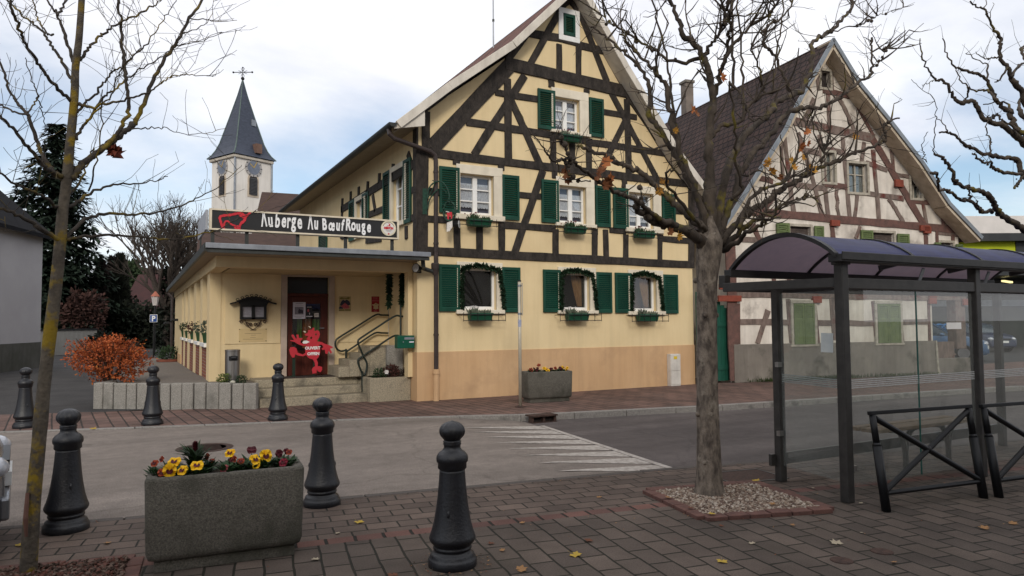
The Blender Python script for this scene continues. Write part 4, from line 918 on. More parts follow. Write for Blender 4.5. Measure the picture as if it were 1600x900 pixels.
# round badge: cream disc, rings, leaping stag, lettering
lx, lz = sgn(1435, 283); lr = GH*.40
bm_ = MB(); bm_.tube([(lx, SY+.003, lz), (lx, SY-.008, lz)], lr, 40); bdg = bm_.build('badge', mat('badge_cream', (.72, .66, .50), scale=4, rough=.5), sg)
MB().tube([(lx, SY-.0082, lz), (lx, SY-.0102, lz)], lr*.80, 40).build('badge_field', mat('badge_white', (.76, .74, .70), scale=4, rough=.5), bdg)
def arc(r0, r1, a0, a1, y, n=30):
    return [(lx+r0*cos(lerp(a0, a1, i/n)), y, lz+r0*sin(lerp(a0, a1, i/n))) for i in range(n+1)]+[(lx+r1*cos(lerp(a1, a0, i/n)), y, lz+r1*sin(lerp(a1, a0, i/n))) for i in range(n+1)]
mb = MB(); n = 24
for i in range(n):
    a0, a1 = lerp(radians(18), radians(162), i/n), lerp(radians(18), radians(162), (i+1)/n)
    mb.quad(*[(lx+r_*cos(a), SY-.0112, lz+r_*sin(a)) for r_, a in ((lr*.73, a0), (lr*.80, a0), (lr*.80, a1), (lr*.73, a1))])
mb.build('badge_ring', mat('badge_olive', (.20, .13, .05), scale=4), bdg)
mb = MB(); text_mesh(mb, 'HIRSCH', lambda x, y, z: (lx+x, SY-.0115+z*.2, lz-lr*.12+y), size=lr*.36, bold=.006, extrude=.002)
stag = [(-.28, .02), (-.20, .14), (-.02, .18), (.05, .30), (.02, .40), (-.10, .50), (.04, .46), (.10, .42), (.20, .40), (.22, .34), (.17, .28), (.19, .14), (.28, .0), (.22, .02), (.12, .10), (-.10, .09), (-.20, .06)]
mb.prism([(lx+x*lr*1.1, SY-.0113, lz+lr*.16+y*lr*1.0) for x, y in stag], (0, -.001, 0)); mb.build('badge_print', RED, bdg)
mb = MB()
for zz_, hw_ in ((-.27, .40), (-.40, .26)):
    for k in range(7): mb.box(lx+lr*hw_*(-1+k*2/7), lx+lr*hw_*(-1+(k+.75)*2/7), SY-.0118, SY-.0112, lz+zz_*lr-.004, lz+zz_*lr+.005)
mb.build('badge_small_print', m_inkg, bdg)
mb = MB(); mb.prism([(lx-lr*.12, SY-.0113, lz-lr*.66), (lx+lr*.12, SY-.0113, lz-lr*.66), (lx+lr*.09, SY-.0113, lz-lr*.80), (lx, SY-.0113, lz-lr*.86), (lx-lr*.09, SY-.0113, lz-lr*.80)], (0, -.001, 0)); mb.build('badge_shield', RED, bdg)
# ------------------------------------------------------------------ red cow cut-out
CY = 15.55
zc = zoomer(440, 500, 1/9)
def cc(px, py): p = onY(*zc(px, py), CY); return p.x, p.z
out_ = [(360, 300), (350, 262), (380, 225), (340, 222), (318, 200), (360, 185), (372, 165), (372, 138), (395, 142), (425, 130), (440, 105), (462, 112), (455, 145), (475, 155), (500, 140), (528, 160), (540, 200), (525, 250), (500, 290), (495, 300), (560, 308), (610, 335), (660, 350), (715, 375), (720, 395), (680, 402), (708, 455), (690, 472), (662, 430), (640, 480), (615, 470), (608, 415), (572, 422), (560, 400), (590, 385), (570, 350), (525, 345), (542, 400), (540, 460), (520, 520), (490, 552), (510, 600), (505, 650), (535, 650), (568, 660), (570, 700), (545, 735), (510, 720), (495, 690), (490, 745), (435, 755), (425, 700), (440, 670), (470, 650), (465, 600), (440, 555), (400, 545), (365, 520), (345, 490), (300, 510), (230, 500), (190, 480), (180, 525), (150, 530), (120, 480), (108, 420), (125, 385), (175, 378), (210, 400), (225, 460), (300, 485), (335, 460), (330, 400), (345, 362), (290, 362), (220, 335), (185, 310), (122, 295), (125, 280), (175, 285), (140, 225), (145, 205), (165, 205), (200, 262), (215, 260), (207, 205), (235, 205), (245, 255), (290, 252), (296, 268), (270, 290), (262, 315), (300, 335)]
hole_ = [[(400, 240), (415, 232), (430, 242), (428, 262), (412, 270), (398, 258)], [(472, 195), (485, 182), (495, 205), (485, 222), (472, 212)]]
vs, fs = holed([cc(*q) for q in out_], [[cc(*q) for q in h] for h in hole_], thick=.018)
c0 = cc(400, 760)
cow = thing('cow_cutout', (c0[0], CY, .5), 'flat red painted cow cut-out welcoming guests before the inn door', 'cut-out sign')
mb = MB(); mb.add([(x, CY+z, y) for x, y, z in vs], fs); mb.build('board', mat('cow_red', (.52, .035, .05), (.46, .025, .04), scale=4, rough=.5), cow)
mb = MB()
mb.prism([(x, CY-.0095, z) for x, z in (cc(*q) for q in ((290, 315), (310, 292), (350, 288), (392, 308), (350, 330), (305, 332)))], (0, -.004, 0)); mb.build('muzzle', m_white, cow)
mb = MB()
for pl in (((300, 158), (320, 152), (348, 168), (325, 178)), ((372, 85), (395, 88), (412, 108), (402, 115), (385, 100))): mb.prism([(x, CY-.0095, z) for x, z in (cc(*q) for q in pl)], (0, -.004, 0))
mb.build('horn', m_sframe, cow)
mb = MB()
for w_, px_, py_ in (('OUVERT', 435, 412), ('OFFEN', 445, 492)):
    x, z = cc(px_, py_); text_mesh(mb, w_, lambda a, b, d, x=x, z=z: (x+a, CY-.013+d, z+b), size=.085, bold=.004, extrude=.003)
mb.build('lettering', WHITE, cow)
MB().box(c0[0]+.05, c0[0]+.13, CY+.01, CY+.35, .502, .52).box(c0[0]+.07, c0[0]+.10, CY+.012, CY+.03, .51, 1.0).box(cc(175, 600)[0]-.03, cc(175, 600)[0]+.03, CY+.012, CY+.04, .502, cc(175, 520)[1]).box(cc(175, 600)[0]-.05, cc(175, 600)[0]+.05, CY+.01, CY+.3, .502, .52).build('stand', mat('stand_green', (.015, .03, .02), scale=5), cow)
# ------------------------------------------------------------------ hanging sign on its iron bracket
hx = onY(668, 300, FY-.04)
hs = thing('hanging_sign', (hx.x, FY-.03, onY(668, 330, FY).z), 'wrought-iron bracket carrying a small red bull in a green ring and a white plate', 'hanging sign')
m_verd = mat('verdigris_iron', (.02, .07, .045), (.012, .03, .022), scale=20, rough=.6)
zh = zoomer(660, 270, .1221)
# the arm reaches out over the pavement: trace it on a plane turned out from the wall
ang = radians(-42); hu = V((cos(ang), sin(ang), 0)); hn = V((-hu.y, hu.x, 0)); ho = V((hx.x-.06, FY-.03, 0))
def hh(px, py): return hitp(*zh(px, py), ho, hn)
mb = MB(); mb.tube(crom([hh(*q) for q in ((70, 330), (75, 230), (110, 160), (165, 120), (230, 110), (285, 150), (325, 220), (345, 300), (340, 335), (355, 350))], 4), .016, 6)
mb.tube(crom([hh(*q) for q in ((65, 460), (85, 370), (130, 280), (200, 210))], 4), .014, 6); mb.tube([hh(128, 95), hh(165, 120), hh(128, 215), hh(75, 320)], .010, 5)
mb.tube(crom([hh(*q) for q in ((200, 210), (260, 205), (310, 260))], 4), .008, 5)
mb.box(ho.x-.05, ho.x+.05, FY-.04, FY-.01, hh(45, 530).z, hh(45, 200).z); mb.build('bracket', m_verd, hs)
rc = hh(345, 490); rr = (hh(420, 490)-rc).length
mb = MB(); mb.tube([rc+hu*rr*cos(a)+V((0, 0, rr*1.55*sin(a))) for a in [k*2*pi/24 for k in range(25)]], .022, 6)
for k in range(90):
    a = random.uniform(-.9, pi+.2); p = rc+hu*rr*cos(a)+V((0, 0, rr*1.55*sin(a))); mb.leaf(p, (random.gauss(0, 1), random.gauss(0, 1), random.gauss(0, 1)), (0, 0, 1), .07, .035)
mb.build('ring', m_verd, hs)
bp3 = [(310, 510), (375, 500), (385, 600), (365, 605), (362, 550), (345, 545), (335, 612), (318, 620), (318, 560)]
mb = MB(); mb.prism([hh(*q) for q in bp3], hn*.02); mb.build('bull', RED, hs)
MB().tube([hh(300, 495), hh(345, 505)], .010, 5).prism([hh(*q) for q in ((312, 640), (382, 610), (385, 690), (350, 745), (310, 755))], hn*.008).build('plate', mat('sign_plate', (.72, .68, .62), (.5, .47, .44), scale=30, rough=.6), hs)
# ------------------------------------------------------------------ gas cabinet, flower boxes, window garlands
(x0, q1), (x1, q0) = F((1041, 553)), F((1057.5, 605))
gb = thing('gas_cabinet', ((x0+x1)/2, FY-.02, 0), 'narrow white meter cabinet with a yellow label at the right end of the inn', 'meter cabinet')
MB().box(x0, x1, FY-.16, FY-.02, .0, q1).build('case', mat('cabinet_white', (.68, .64, .58), scale=3, rough=.5, streak=.15), gb, bevel=.01)
mb = MB(); mb.box(x0+.012, x1-.012, FY-.172, FY-.161, q1*.48, q1-.02); mb.box(x0+.012, x1-.012, FY-.172, FY-.161, .04, q1*.47); dr2 = mb.build('door', mat('cabinet_white', (0, 0, 0)), gb, bevel=.004)
MB().box(lerp(x0, x1, .3), lerp(x0, x1, .62), FY-.176, FY-.1722, q1*.84, q1*.93).build('label', mat('label_yellow', (.72, .52, .03), scale=4), gb)
m_fl_w = mat('white_petals', (.65, .62, .6), scale=20, rough=.7); m_gg = mat('grey_green_leaves', (.12, .14, .10), (.06, .075, .05), scale=10, rough=.8); m_fl_r = mat('wine_petals', (.16, .02, .03), (.09, .01, .02), scale=20, rough=.7)
def flowerbox(a, b, rk0, rk1, label, style):
    (x0, q1), (x1, q0) = P_(a, FY-.26), P_(b, FY-.26)
    th = thing('flower_box', ((x0+x1)/2, FY-.2, q0), label, 'flower box', 'window flower boxes')
    mb = MB(); i_ = .02
    mb.prism([(x0+i_, FY-.24, q0), (x1-i_, FY-.24, q0), (x1, FY-.28, q1), (x0, FY-.28, q1)], (0, .012, 0))
    mb.add([(x0+i_, FY-.24, q0), (x1-i_, FY-.24, q0), (x1-i_, FY-.1, q0), (x0+i_, FY-.1, q0), (x0, FY-.28, q1), (x1, FY-.28, q1), (x1, FY-.09, q1), (x0, FY-.09, q1)], [(0, 3, 2, 1), (0, 4, 7, 3), (1, 2, 6, 5), (3, 7, 6, 2)])
    mb.box(x0-.008, x1+.008, FY-.295, FY-.27, q1-.02, q1+.005); mb.build('trough', m_box, th, bevel=.004)
    MB().box(x0+.01, x1-.01, FY-.268, FY-.1, q1-.03, q1-.012).build('soil', m_soil, th)
    (ra, _), (rb, _) = P_(rk0, FY-.2), P_(rk1, FY-.2); mb = MB(); zc_ = (q0+q1)/2
    for zz_ in (q0+.01, q1-.03): mb.tube([(ra, FY-.30, zz_), (rb, FY-.30, zz_)], .008, 5)
    for k in range(7):
        x = lerp(ra, rb, k/6); mb.tube([(x, FY-.30, q0-.01), (x, FY-.30, q1+.02)], .007, 5)
    for x in (ra, rb): mb.tube([(x, FY-.30, q1-.03), (x, FY-.06, q1-.03)], .008, 5)
    mb.build('rack', m_iron, th)
    mb = MB(); mc2 = MB()
    for k in range(170):
        u = random.random(); hgt = .10 if u > .6 else (.16 if u < .35 else .05)
        p = V((lerp(x0+.03, x1-.03, u), random.uniform(FY-.26, FY-.12), q1-.02)); d = V((random.gauss(0, .5), random.gauss(0, .4), 1))
        mb.leaf(p, d, (random.random(), 1, 0), random.uniform(.4, 1)*hgt+.03, .03)
        if u < .32 and k % 4 == 0: MB().ball(p+d.normalized()*hgt*1.1, .016, 4).build('flower', m_fl_w if style == 'w' else m_fl_r, th)
    mb.build('plants', m_gg if style != 'r' else m_leafdark, th)
flowerbox(z8(318, 415), z8(438, 458), z8(250, 420), z8(492, 450), 'green flower box under the first-floor lace window nearest the hanging sign', 'r')
flowerbox(z8(838, 458), z8(942, 495), z8(775, 460), z8(988, 490), 'green flower box under the middle first-floor window', 'r')
flowerbox(z8(1210, 486), z8(1308, 520), z8(1148, 485), z8(1335, 515), 'green flower box under the first-floor window half hidden by the big tree', 'r')
flowerbox(z7(770, 674), z7(866, 716), z7(716, 675), z7(905, 712), 'green flower box under the single gable window', 'g')
flowerbox(z6(306, 352), z6(418, 390), z6(262, 355), z6(472, 388), 'green flower box under the ground-floor window nearest the downpipe', 'w')
flowerbox(z6(800, 354), z6(903, 390), z6(745, 355), z6(952, 388), 'green flower box under the middle ground-floor window', 'w')
flowerbox(z6(1158, 358), z6(1252, 393), z6(1105, 360), z6(1288, 392), 'green flower box under the ground-floor window nearest the big tree', 'w')
for w, lb in zip(WIN[4:], ('fir garland round the ground-floor window nearest the downpipe', 'fir garland round the middle ground-floor window', 'fir garland round the ground-floor window nearest the big tree')):
    x0, x1, z0, z1 = rect(w[2], w[3]); y = FY-.06
    garland([(x0-.02, y, z0-.02), (x0-.03, y, lerp(z0, z1, .5)), (x0-.0, y, z1-.02), (lerp(x0, x1, .25), y, z1+.03), (lerp(x0, x1, .5), y, z1+.05), (lerp(x0, x1, .75), y, z1+.02), (x1+.05, y, z1-.05), (x1+.12, y, lerp(z0, z1, .5)), (x1+.16, y, z0+.02)], .10, 1500, lb, 'window garlands')
# ================================================================== STREET FURNITURE
m_boll = mat('bollard_paint', (.011, .012, .016), (.007, .0075, .010), scale=6, rough=.40, bump=.25, bscale=60, spec=.5, spots=((.034, .030, .027), 7, .62, .78))
# cast-iron bollards
bo = thing('bollard', (0, 0, 0), 'x', 'bollard', 'black cast-iron bollards')
rib_ = lambda i, j: 1+.028*cos(j*pi*2*10/60)
MB().lathe([(.166, -.03), (.166, .045), (.160, .055), (.150, .066), (.150, .078), (.140, .088), (.126, .098), (.123, .108), (.130, .114), (.133, .122), (.130, .130), (.126, .136), (.134, .146), (.150, .162), (.158, .178), (.159, .190), (.154, .205), (.143, .235), (.128, .29), (.114, .37), (.102, .46), (.093, .56), (.088, .63), (.088, .645)], n=40).build('shaft', m_boll, bo, smooth=True)
MB().lathe([(.088, .645), (.099, .655), (.099, .69), (.108, .70), (.110, .72), (.106, .74), (.092, .76), (.070, .775), (.058, .79), (.058, .81), (.064, .818), (.058, .826), (.064, .834), (.056, .845)], n=40).build('collar', m_boll, bo, smooth=True)
kn = [(.056, .845)]+[(max(.004, .089*sin(a)), .905-.068*cos(a)) for a in [radians(q) for q in (48, 62, 76, 90, 104, 118, 132, 146, 160, 172)]]+[(.004, .977)]
MB().lathe(kn, n=60, rib=lambda i, j: 1 if i in (0,) else 1+.03*cos(j*2*pi*12/60)).build('knob', m_boll, bo, smooth=True)
mb = MB()
for k in range(2):
    a = k*pi-pi/2; MB().ball((.110*cos(a), .110*sin(a), .36), .013, 6, 2.2).build('boss', m_boll, bo, smooth=True)
spots_ = [((103, 828), 'black bollard on the near pavement just right of the young tree'), ((503, 788), 'black bollard half hidden behind the right end of the near flower trough'), ((707, 882), 'nearest black bollard, standing alone on the grey paving'),
          ((38, 668), 'leftmost black bollard across the road, seen left of the young tree'), ((238, 663), 'black bollard in front of the granite edging'), ((434, 656), 'black bollard before the inn steps')]
for i, (q, lb) in enumerate(spots_):
    p = onZ(*q)
    if i == 0: place(bo, p, .3); bo['label'] = lb
    else: dup(bo, p, .3+i*1.1, lb)
# concrete flower troughs and their pansies
tr = thing('flower_trough', (0, 0, 0), 'long aggregate concrete flower trough on the near pavement with yellow pansies', 'trough', 'concrete flower troughs')
L2, D2, H2 = .50, .225, .63
def rrect(hx, hy, r, n=5):
    o = []
    for sx_, sy_, a0 in ((1, 1, 0), (-1, 1, 90), (-1, -1, 180), (1, -1, 270)):
        o += [(sx_*(hx-r)+r*cos(radians(a0+90*k/n)), sy_*(hy-r)+r*sin(radians(a0+90*k/n))) for k in range(n+1)]
    return o
mb = MB(); loops = []
for hx_, hy_, z in ((L2-.045, D2-.045, .075), (L2-.012, D2-.012, .09), (L2, D2, .13), (L2+.006, D2+.004, .35), (L2+.012, D2+.01, H2-.02), (L2+.004, D2+.002, H2), (L2-.055, D2-.05, H2), (L2-.065, D2-.06, H2-.015), (L2-.07, D2-.065, H2-.10)):
    loops.append([(x, y, z) for x, y in rrect(hx_, hy_, .05 if z < H2-.03 or hx_ > L2-.02 else .03)])
n = len(loops[0]); base = []
for l in loops: base += l
mb.add(base, [(i*n+j, i*n+(j+1) % n, (i+1)*n+(j+1) % n, (i+1)*n+j) for i in range(len(loops)-1) for j in range(n)]+[tuple(range(n-1, -1, -1))])
mb.build('tub', m_conc, tr, smooth=True)
MB().box(-L2+.05, L2-.05, -D2+.045, D2-.045, .0, .076).build('foot', m_conc, tr, bevel=.006)
MB().box(-L2+.065, L2-.065, -D2+.06, D2-.06, H2-.12, H2-.05).build('soil', m_soil, tr)
t1 = V((.59, 5.45, 0)); t1r = radians(-4.5)
tr.location = t1; tr.rotation_euler = (0, 0, t1r)
t2 = onZ(860, 628); t2r = radians(-6); t2.y += .16
tb = dup(tr, t2, t2r, 'concrete flower trough standing by the inn wall across the road')
def tpt(base, rz, x, y, z): return V((base.x+x*cos(rz)-y*sin(rz), base.y+x*sin(rz)+y*cos(rz), z))
m_py = mat('pansy_yellow', (.78, .50, .01), (.72, .38, .005), scale=30, rough=.6); m_pm = mat('pansy_maroon', (.09, .008, .014), (.045, .004, .008), scale=40, rough=.65); m_pr = mat('pansy_rust', (.33, .06, .02), (.20, .03, .015), scale=40, rough=.65); m_pgr = mat('pansy_leaves', (.03, .075, .022), (.014, .04, .012), scale=14, rough=.6)
def blossom(mb, mc3, c, d, r):
    d = V(d).normalized(); a = d.cross(V((0, 0, 1)))
    if a.length < .1: a = V((1, 0, 0))
    a.normalize(); b = a.cross(d)
    for k, (ang_, rr, ln_) in enumerate(((90-38, 1.0, 1.0), (90+38, 1.0, 1.0), (180+5, .9, .9), (-5, .9, .9), (270, 1.25, .95))):
        dr_ = a*cos(radians(ang_))+b*sin(radians(ang_)); sd_ = a*-sin(radians(ang_))+b*cos(radians(ang_)); base_ = V(c)+d*(.002*k)
        pts = [base_]+[base_+dr_*(r*ln_*(.55+.45*cos(t)))+sd_*(r*.62*rr*sin(t))+d*(r*.18*cos(3*t)) for t in [radians(q) for q in (-120, -75, -35, 0, 35, 75, 120)]]
        mb.add(pts, [(0, i, i+1) for i in range(1, len(pts)-1)])
        if k >= 2:
            pts = [base_+d*.004]+[base_+d*(.005+.003)+dr_*(r*.30*(.55+.45*cos(t)))*1.5+sd_*(r*.30*rr*sin(t)) for t in [radians(q) for q in (-120, -75, -35, 0, 35, 75, 120)]]
            mc3.add(pts, [(0, i, i+1) for i in range(1, len(pts)-1)])
def pansy(p, label, flowers, group, s=1.0, nl=85):
    flowers = [(m_, o_, r*random.uniform(.85, 1.15)*(1.08 if m_ is m_py else .92)) for m_, o_, r in flowers]
    th = thing('pansy', p, label, 'plant', group); mb = MB()
    for i in range(nl):
        a = random.uniform(0, 2*pi); d = V((cos(a), sin(a), random.uniform(.1, 1.3))); q = V(p)+V((cos(a), sin(a), 0))*random.uniform(0, .05)*s+V((0, 0, random.uniform(0, .06)*s))
        mb.leaf(q, d, (0, 0, 1), random.uniform(.04, .08)*s, .028*s)
    mb.build('leaves', m_pgr, th)
    for m_, off, r in flowers:
        mf, mcn = MB(), MB(); off = V(off)
        blossom(mf, mcn, V(p)+off*s, V((random.uniform(-.9, .7)-.2, -.8, random.uniform(-.1, 1.1))), r*s)
        st_ = MB().tube([V(p), V(p)+off*s+V((0, .006, 0))], .0025, 4)
        o = mf.build('blossom', m_, th); mcn.build('blotch', m_pm, o); st_.build('stem', m_pgr, o)
G1 = 'pansies in the near trough'; zt1 = H2-.05
PL = [(-.44, -.04, 'rusty orange pansy at the far left end of the near trough', [(m_pr, (-.02, 0, .12), .028), (m_pr, (.02, -.08, .07), .03)]),
      (-.34, -.08, 'big double yellow pansy left of the spiky plant in the trough', [(m_py, (.0, -.03, .13), .045), (m_py, (-.03, -.09, .09), .042), (m_py, (.05, -.09, .08), .033)]),
      (-.36, .06, 'wine-red pansy bud behind the big double yellow one', [(m_pr, (-.06, 0, .13), .028)]),
      (-.20, -.10, 'single yellow pansy in front of the spiky plant', [(m_py, (0, -.05, .10), .045)]),
      (-.13, .05, 'small orange pansy just right of the spiky plant', [(m_pr, (.0, -.02, .13), .026), (m_pr, (.03, 0, .09), .022)]),
      (.02, .02, 'tall yellow pansy with a maroon throat in the middle of the trough', [(m_py, (0, 0, .14), .042), (m_pm, (.01, -.03, .10), .030)]),
      (.0, -.12, 'dusty pink pansy low against the middle front rim', [(mat('pansy_pink', (.38, .09, .10), (.28, .06, .07), scale=30), (-.02, -.02, .06), .034)]),
      (.09, -.06, 'orange pansy right of the middle, under the yellow ones', [(m_pr, (0, 0, .09), .030), (m_pr, (-.04, .02, .11), .024)]),
      (.17, .08, 'dark red pansy standing tallest behind the yellow pair', [(m_pm, (.0, 0, .14), .042)]),
      (.18, -.07, 'yellow pansy in the front of the right pair', [(m_py, (0, -.02, .10), .043), (m_py, (.01, -.04, .06), .028)]),
      (.27, -.02, 'yellow pansy with dark face, rightmost yellow in the trough', [(m_py, (-.01, 0, .11), .040)]),
      (.36, .03, 'dark leaved maroon pansy near the right end of the trough', [(m_pm, (0, 0, .11), .034), (m_pm, (.05, 0, .12), .03)]),
      (.41, -.06, 'low crimson pansy at the right end of the trough', [(mat('pansy_crimson', (.22, .02, .04), (.14, .01, .02), scale=30), (-.04, -.06, .07), .034), (m_pr, (.02, .05, .12), .026)])]
for x, y, lb, fl_ in PL: pansy(tpt(t1, t1r, x, y, zt1), lb, fl_, G1)
# spiky rosette
p = tpt(t1, t1r, -.21, .02, zt1); th = thing('rosette_plant', p, 'spiky dark rosette with a wine-red crown rising from the near trough', 'plant')
mb = MB()
for i in range(110):
    a = random.uniform(0, 2*pi); e = random.uniform(.1, 1.5); q = p+V((0, 0, random.uniform(.02, .15))); mb.leaf(q, (cos(a), sin(a), e), (0, 0, 1), random.uniform(.10, .165), .030)
mb.build('leaves', mat('spiky_leaves', (.03, .06, .02), (.015, .03, .012), scale=14, rough=.6), th)
mb = MB()
for i in range(90):
    a = random.uniform(0, 2*pi); mb.leaf(p+V((0, 0, .17+random.uniform(0, .05))), (cos(a)*.5, sin(a)*.5, random.uniform(.3, 1)), (0, 0, 1), .035, .02)
mb.build('crown', m_pm, th)
G2 = 'flowers in the far trough'
for k, (x, m_, lb) in enumerate(((-.38, m_pr, 'rust-red clump at the left end of the far trough'), (-.27, m_pm, 'dark maroon clump, second from the left in the far trough'), (-.19, m_pr, 'tallest reddish clump in the far trough, left of the yellow'), (-.05, m_py, 'yellow clump in the middle of the far trough'), (.08, m_pm, 'maroon clump right of the middle yellow in the far trough'), (.19, m_pr, 'orange clump, third from the right end of the far trough'), (.29, m_pm, 'dark red clump beside the rightmost yellow in the far trough'), (.39, m_py, 'yellow clump at the right end of the far trough'))):
    hh_ = .17 if k == 2 else .09
    pansy(tpt(t2, t2r, x, random.uniform(-.08, .02), zt1), lb, [(m_, (random.uniform(-.05, .05), random.uniform(-.1, .02), hh_+random.uniform(-.03, .03)), .034) for _ in range(4)], G2, 1.0, 60 if k != 2 else 90)
# bare bus-stop post seen edge on
pp = onZ(813, 636); pt = onY(813, 440, pp.y)
th = thing('stop_post', pp, 'slim pale metal post with a sign plate seen edge-on before the inn', 'post')
m_post = mat('post_cream', (.50, .45, .36), (.42, .38, .30), scale=10, rough=.45, metal=.2)
MB().tube([pp, V((pp.x, pp.y, pt.z))], .032, 14).build('pole', m_post, th, smooth=True); MB().lathe([(.11, 0), (.11, .012), (.06, .02), (.045, .03)], pp, 16).build('base_plate', m_rust, th)
MB().lathe([(.036, 0), (.036, .02), (.02, .03)], V((pp.x, pp.y, pt.z)), 12).build('cap', m_iron, th)
hd = (V((pp.x, pp.y, 0))).normalized(); sd2 = V((hd.y, -hd.x, 0))
q0 = onY(815, 495, pp.y).z
MB().obox((pp.x+sd2.x*.055+hd.x*.12, pp.y+sd2.y*.055+hd.y*.12, (pt.z+q0)/2), hd*.17, sd2*.012, (0, 0, (pt.z-q0)/2-.03)).build('sign_plate', mat('plate_back', (.42, .37, .29), scale=4, rough=.5, metal=.3), th)
for zz_ in (pt.z-.08, q0+.06): MB().lathe([(.037, -.02), (.037, .02)], (pp.x, pp.y, zz_), 10).box(pp.x, pp.x+.05, pp.y-.012, pp.y+.012, zz_-.015, zz_+.015).build('clamp', m_zinc, th)
MB().lathe([(.0335, -.07), (.0335, .07)], (pp.x, pp.y, onY(813, 505, pp.y).z), 14).build('sticker', mat('sticker_blue', (.45, .45, .52), (.2, .25, .4), scale=30, rough=.5), th)
# ------------------------------------------------------------------ bus shelter
PX = [5.72, 7.86, 10.0, 12.1]; SYF, SYB = 4.26, 5.14
bs = thing('bus_shelter', (5.72, 4.26, 0), 'glass bus shelter with dark posts and a blue barrel roof', 'bus shelter')
m_frame = mat('shelter_frame', (.050, .047, .044), (.034, .032, .031), scale=10, rough=.45, metal=.3, spec=.4)
m_frame2 = mat('shelter_roof_frame', (.035, .034, .034), (.024, .024, .024), scale=10, rough=.5)
PX = [5.72, 7.86, 10.0]
for i, x in enumerate(PX):
    MB().box(x-.045, x+.045, SYF-.045, SYF+.045, 0, 2.22).build('post', m_frame, bs, bevel=.008)
MB().box(5.83, 5.92, SYB-.04, SYB+.04, 0, 2.02).build('post', m_frame, bs, bevel=.008); MB().box(9.96, 10.04, SYB-.04, SYB+.04, 0, 2.02).build('post', m_frame, bs, bevel=.008)
mb = MB(); mb.box(PX[0]+.046, PX[-1]-.046, SYF-.035, SYF+.035, 1.94, 2.04); mb.box(PX[0]-.04, 10.04, SYB+.30, SYB+.37, 1.96, 2.04)
mb.bar((5.74, SYF+.05, 2.0), (5.44, SYB+.30, 2.0), .07, .09); mb.box(PX[0]-.06, PX[0]+.06, SYF-.06, SYF+.06, 2.16, 2.225); mb.box(5.42, 5.50, SYB+.27, SYB+.36, 2.0, 2.13); mb.bar((10.0, SYF+.04, 2.0), (10.0, SYB+.3, 2.0), .07, .09)
mb.box(PX[0]+.046, PX[-1], SYB+.02, SYB+.06, .16, .28)
mb.build('top_rail', m_frame, bs, bevel=.006)
# barrel roof between front gutter beam and rear edge
def arcp(t, r=0.0):     # t 0 front .. 1 rear
    y = lerp(4.19, 5.47, t); z = 2.20+(.315+r)*sin(pi*min(1, max(0, t*.96+.02)))**.75 - .06*t
    return y, z
RXa, RXb = 5.57, 10.6; hoops = [5.57]+[onY(q, 408, 4.2).x for q in (1430, 1538)]; hoops += [hoops[-1]+1.25, hoops[-1]+2.5]; RXb = hoops[-1]+.03
def acrylic(name, c1, c2, trans, mixf, rough, spec):
    m = bpy.data.materials.new(name); m.use_nodes = True; t = m.node_tree; b = t.nodes['Principled BSDF']; b.inputs['Roughness'].default_value = rough; b.inputs['Specular IOR Level'].default_value = spec
    tc_ = N(t, 'ShaderNodeTexCoord'); n = N(t, 'ShaderNodeTexNoise', Scale=2.6, Detail=9.0, Roughness=.7); t.links.new(tc_.outputs['Object'], n.inputs['Vector']); r = N(t, 'ShaderNodeValToRGB'); t.links.new(n.outputs[0], r.inputs[0])
    r.color_ramp.elements[0].position = .38; r.color_ramp.elements[0].color = (*c2, 1); r.color_ramp.elements[1].position = .62; r.color_ramp.elements[1].color = (*c1, 1); t.links.new(r.outputs[0], b.inputs['Base Color'])
    tr_ = N(t, 'ShaderNodeBsdfTranslucent'); tr_.inputs[0].default_value = (*trans, 1); ms_ = N(t, 'ShaderNodeMixShader'); ms_.inputs[0].default_value = mixf
    t.links.new(b.outputs[0], ms_.inputs[1]); t.links.new(tr_.outputs[0], ms_.inputs[2]); t.links.new(ms_.outputs[0], t.nodes['Material Output'].inputs[0]); return m
m_roofblue = acrylic('roof_acrylic', (.50, .36, .29), (.20, .145, .115), (.95, .74, .62), .60, .6, .15)
m_rooftop = acrylic('roof_violet_top', (.030, .042, .150), (.020, .026, .085), (.62, .62, .90), .28, .45, .20)
K = 18
for a, b in zip(hoops, hoops[1:]):
    mb = MB(); ins = MB()
    for k in range(K):
        (y0, z0), (y1, z1) = arcp(k/K), arcp((k+1)/K); nx_ = 4
        for j in range(nx_):
            xa, xb = lerp(a+.015, b-.015, j/nx_), lerp(a+.015, b-.015, (j+1)/nx_)
            mb.quad((xa, y0, z0+.006), (xb, y0, z0+.006), (xb, y1, z1+.006), (xa, y1, z1+.006)); ins.quad((xa, y0, z0-.004), (xa, y1, z1-.004), (xb, y1, z1-.004), (xb, y0, z0-.004))
    o = mb.build('roof_panel', m_rooftop, bs, smooth=True); ins.build('panel_underside', m_roofblue, o, smooth=True)
for x in hoops:
    mb = MB(); w_ = .022 if x > 5.6 else .03
    for k in range(K):
        (y0, z0), (y1, z1) = arcp(k/K), arcp((k+1)/K); mb.prism([(x-w_, y0, z0-.02), (x-w_, y1, z1-.02), (x-w_, y1, z1+.022), (x-w_, y0, z0+.022)], (2*w_, 0, 0))
    mb.build('roof_hoop', m_frame2, bs)
mb = MB(); y, z = arcp(0); mb.box(RXa+.0, RXb, y-.05, y+.09, z-.06, z+.01); mb.box(RXa, RXb, y-.065, y-.051, z-.045, z+.03)
y, z = arcp(1); mb.box(RXa-.06, RXb, y-.06, y+.04, z-.065, z+.012); mb.build('roof_beam', m_frame2, bs, bevel=.006)
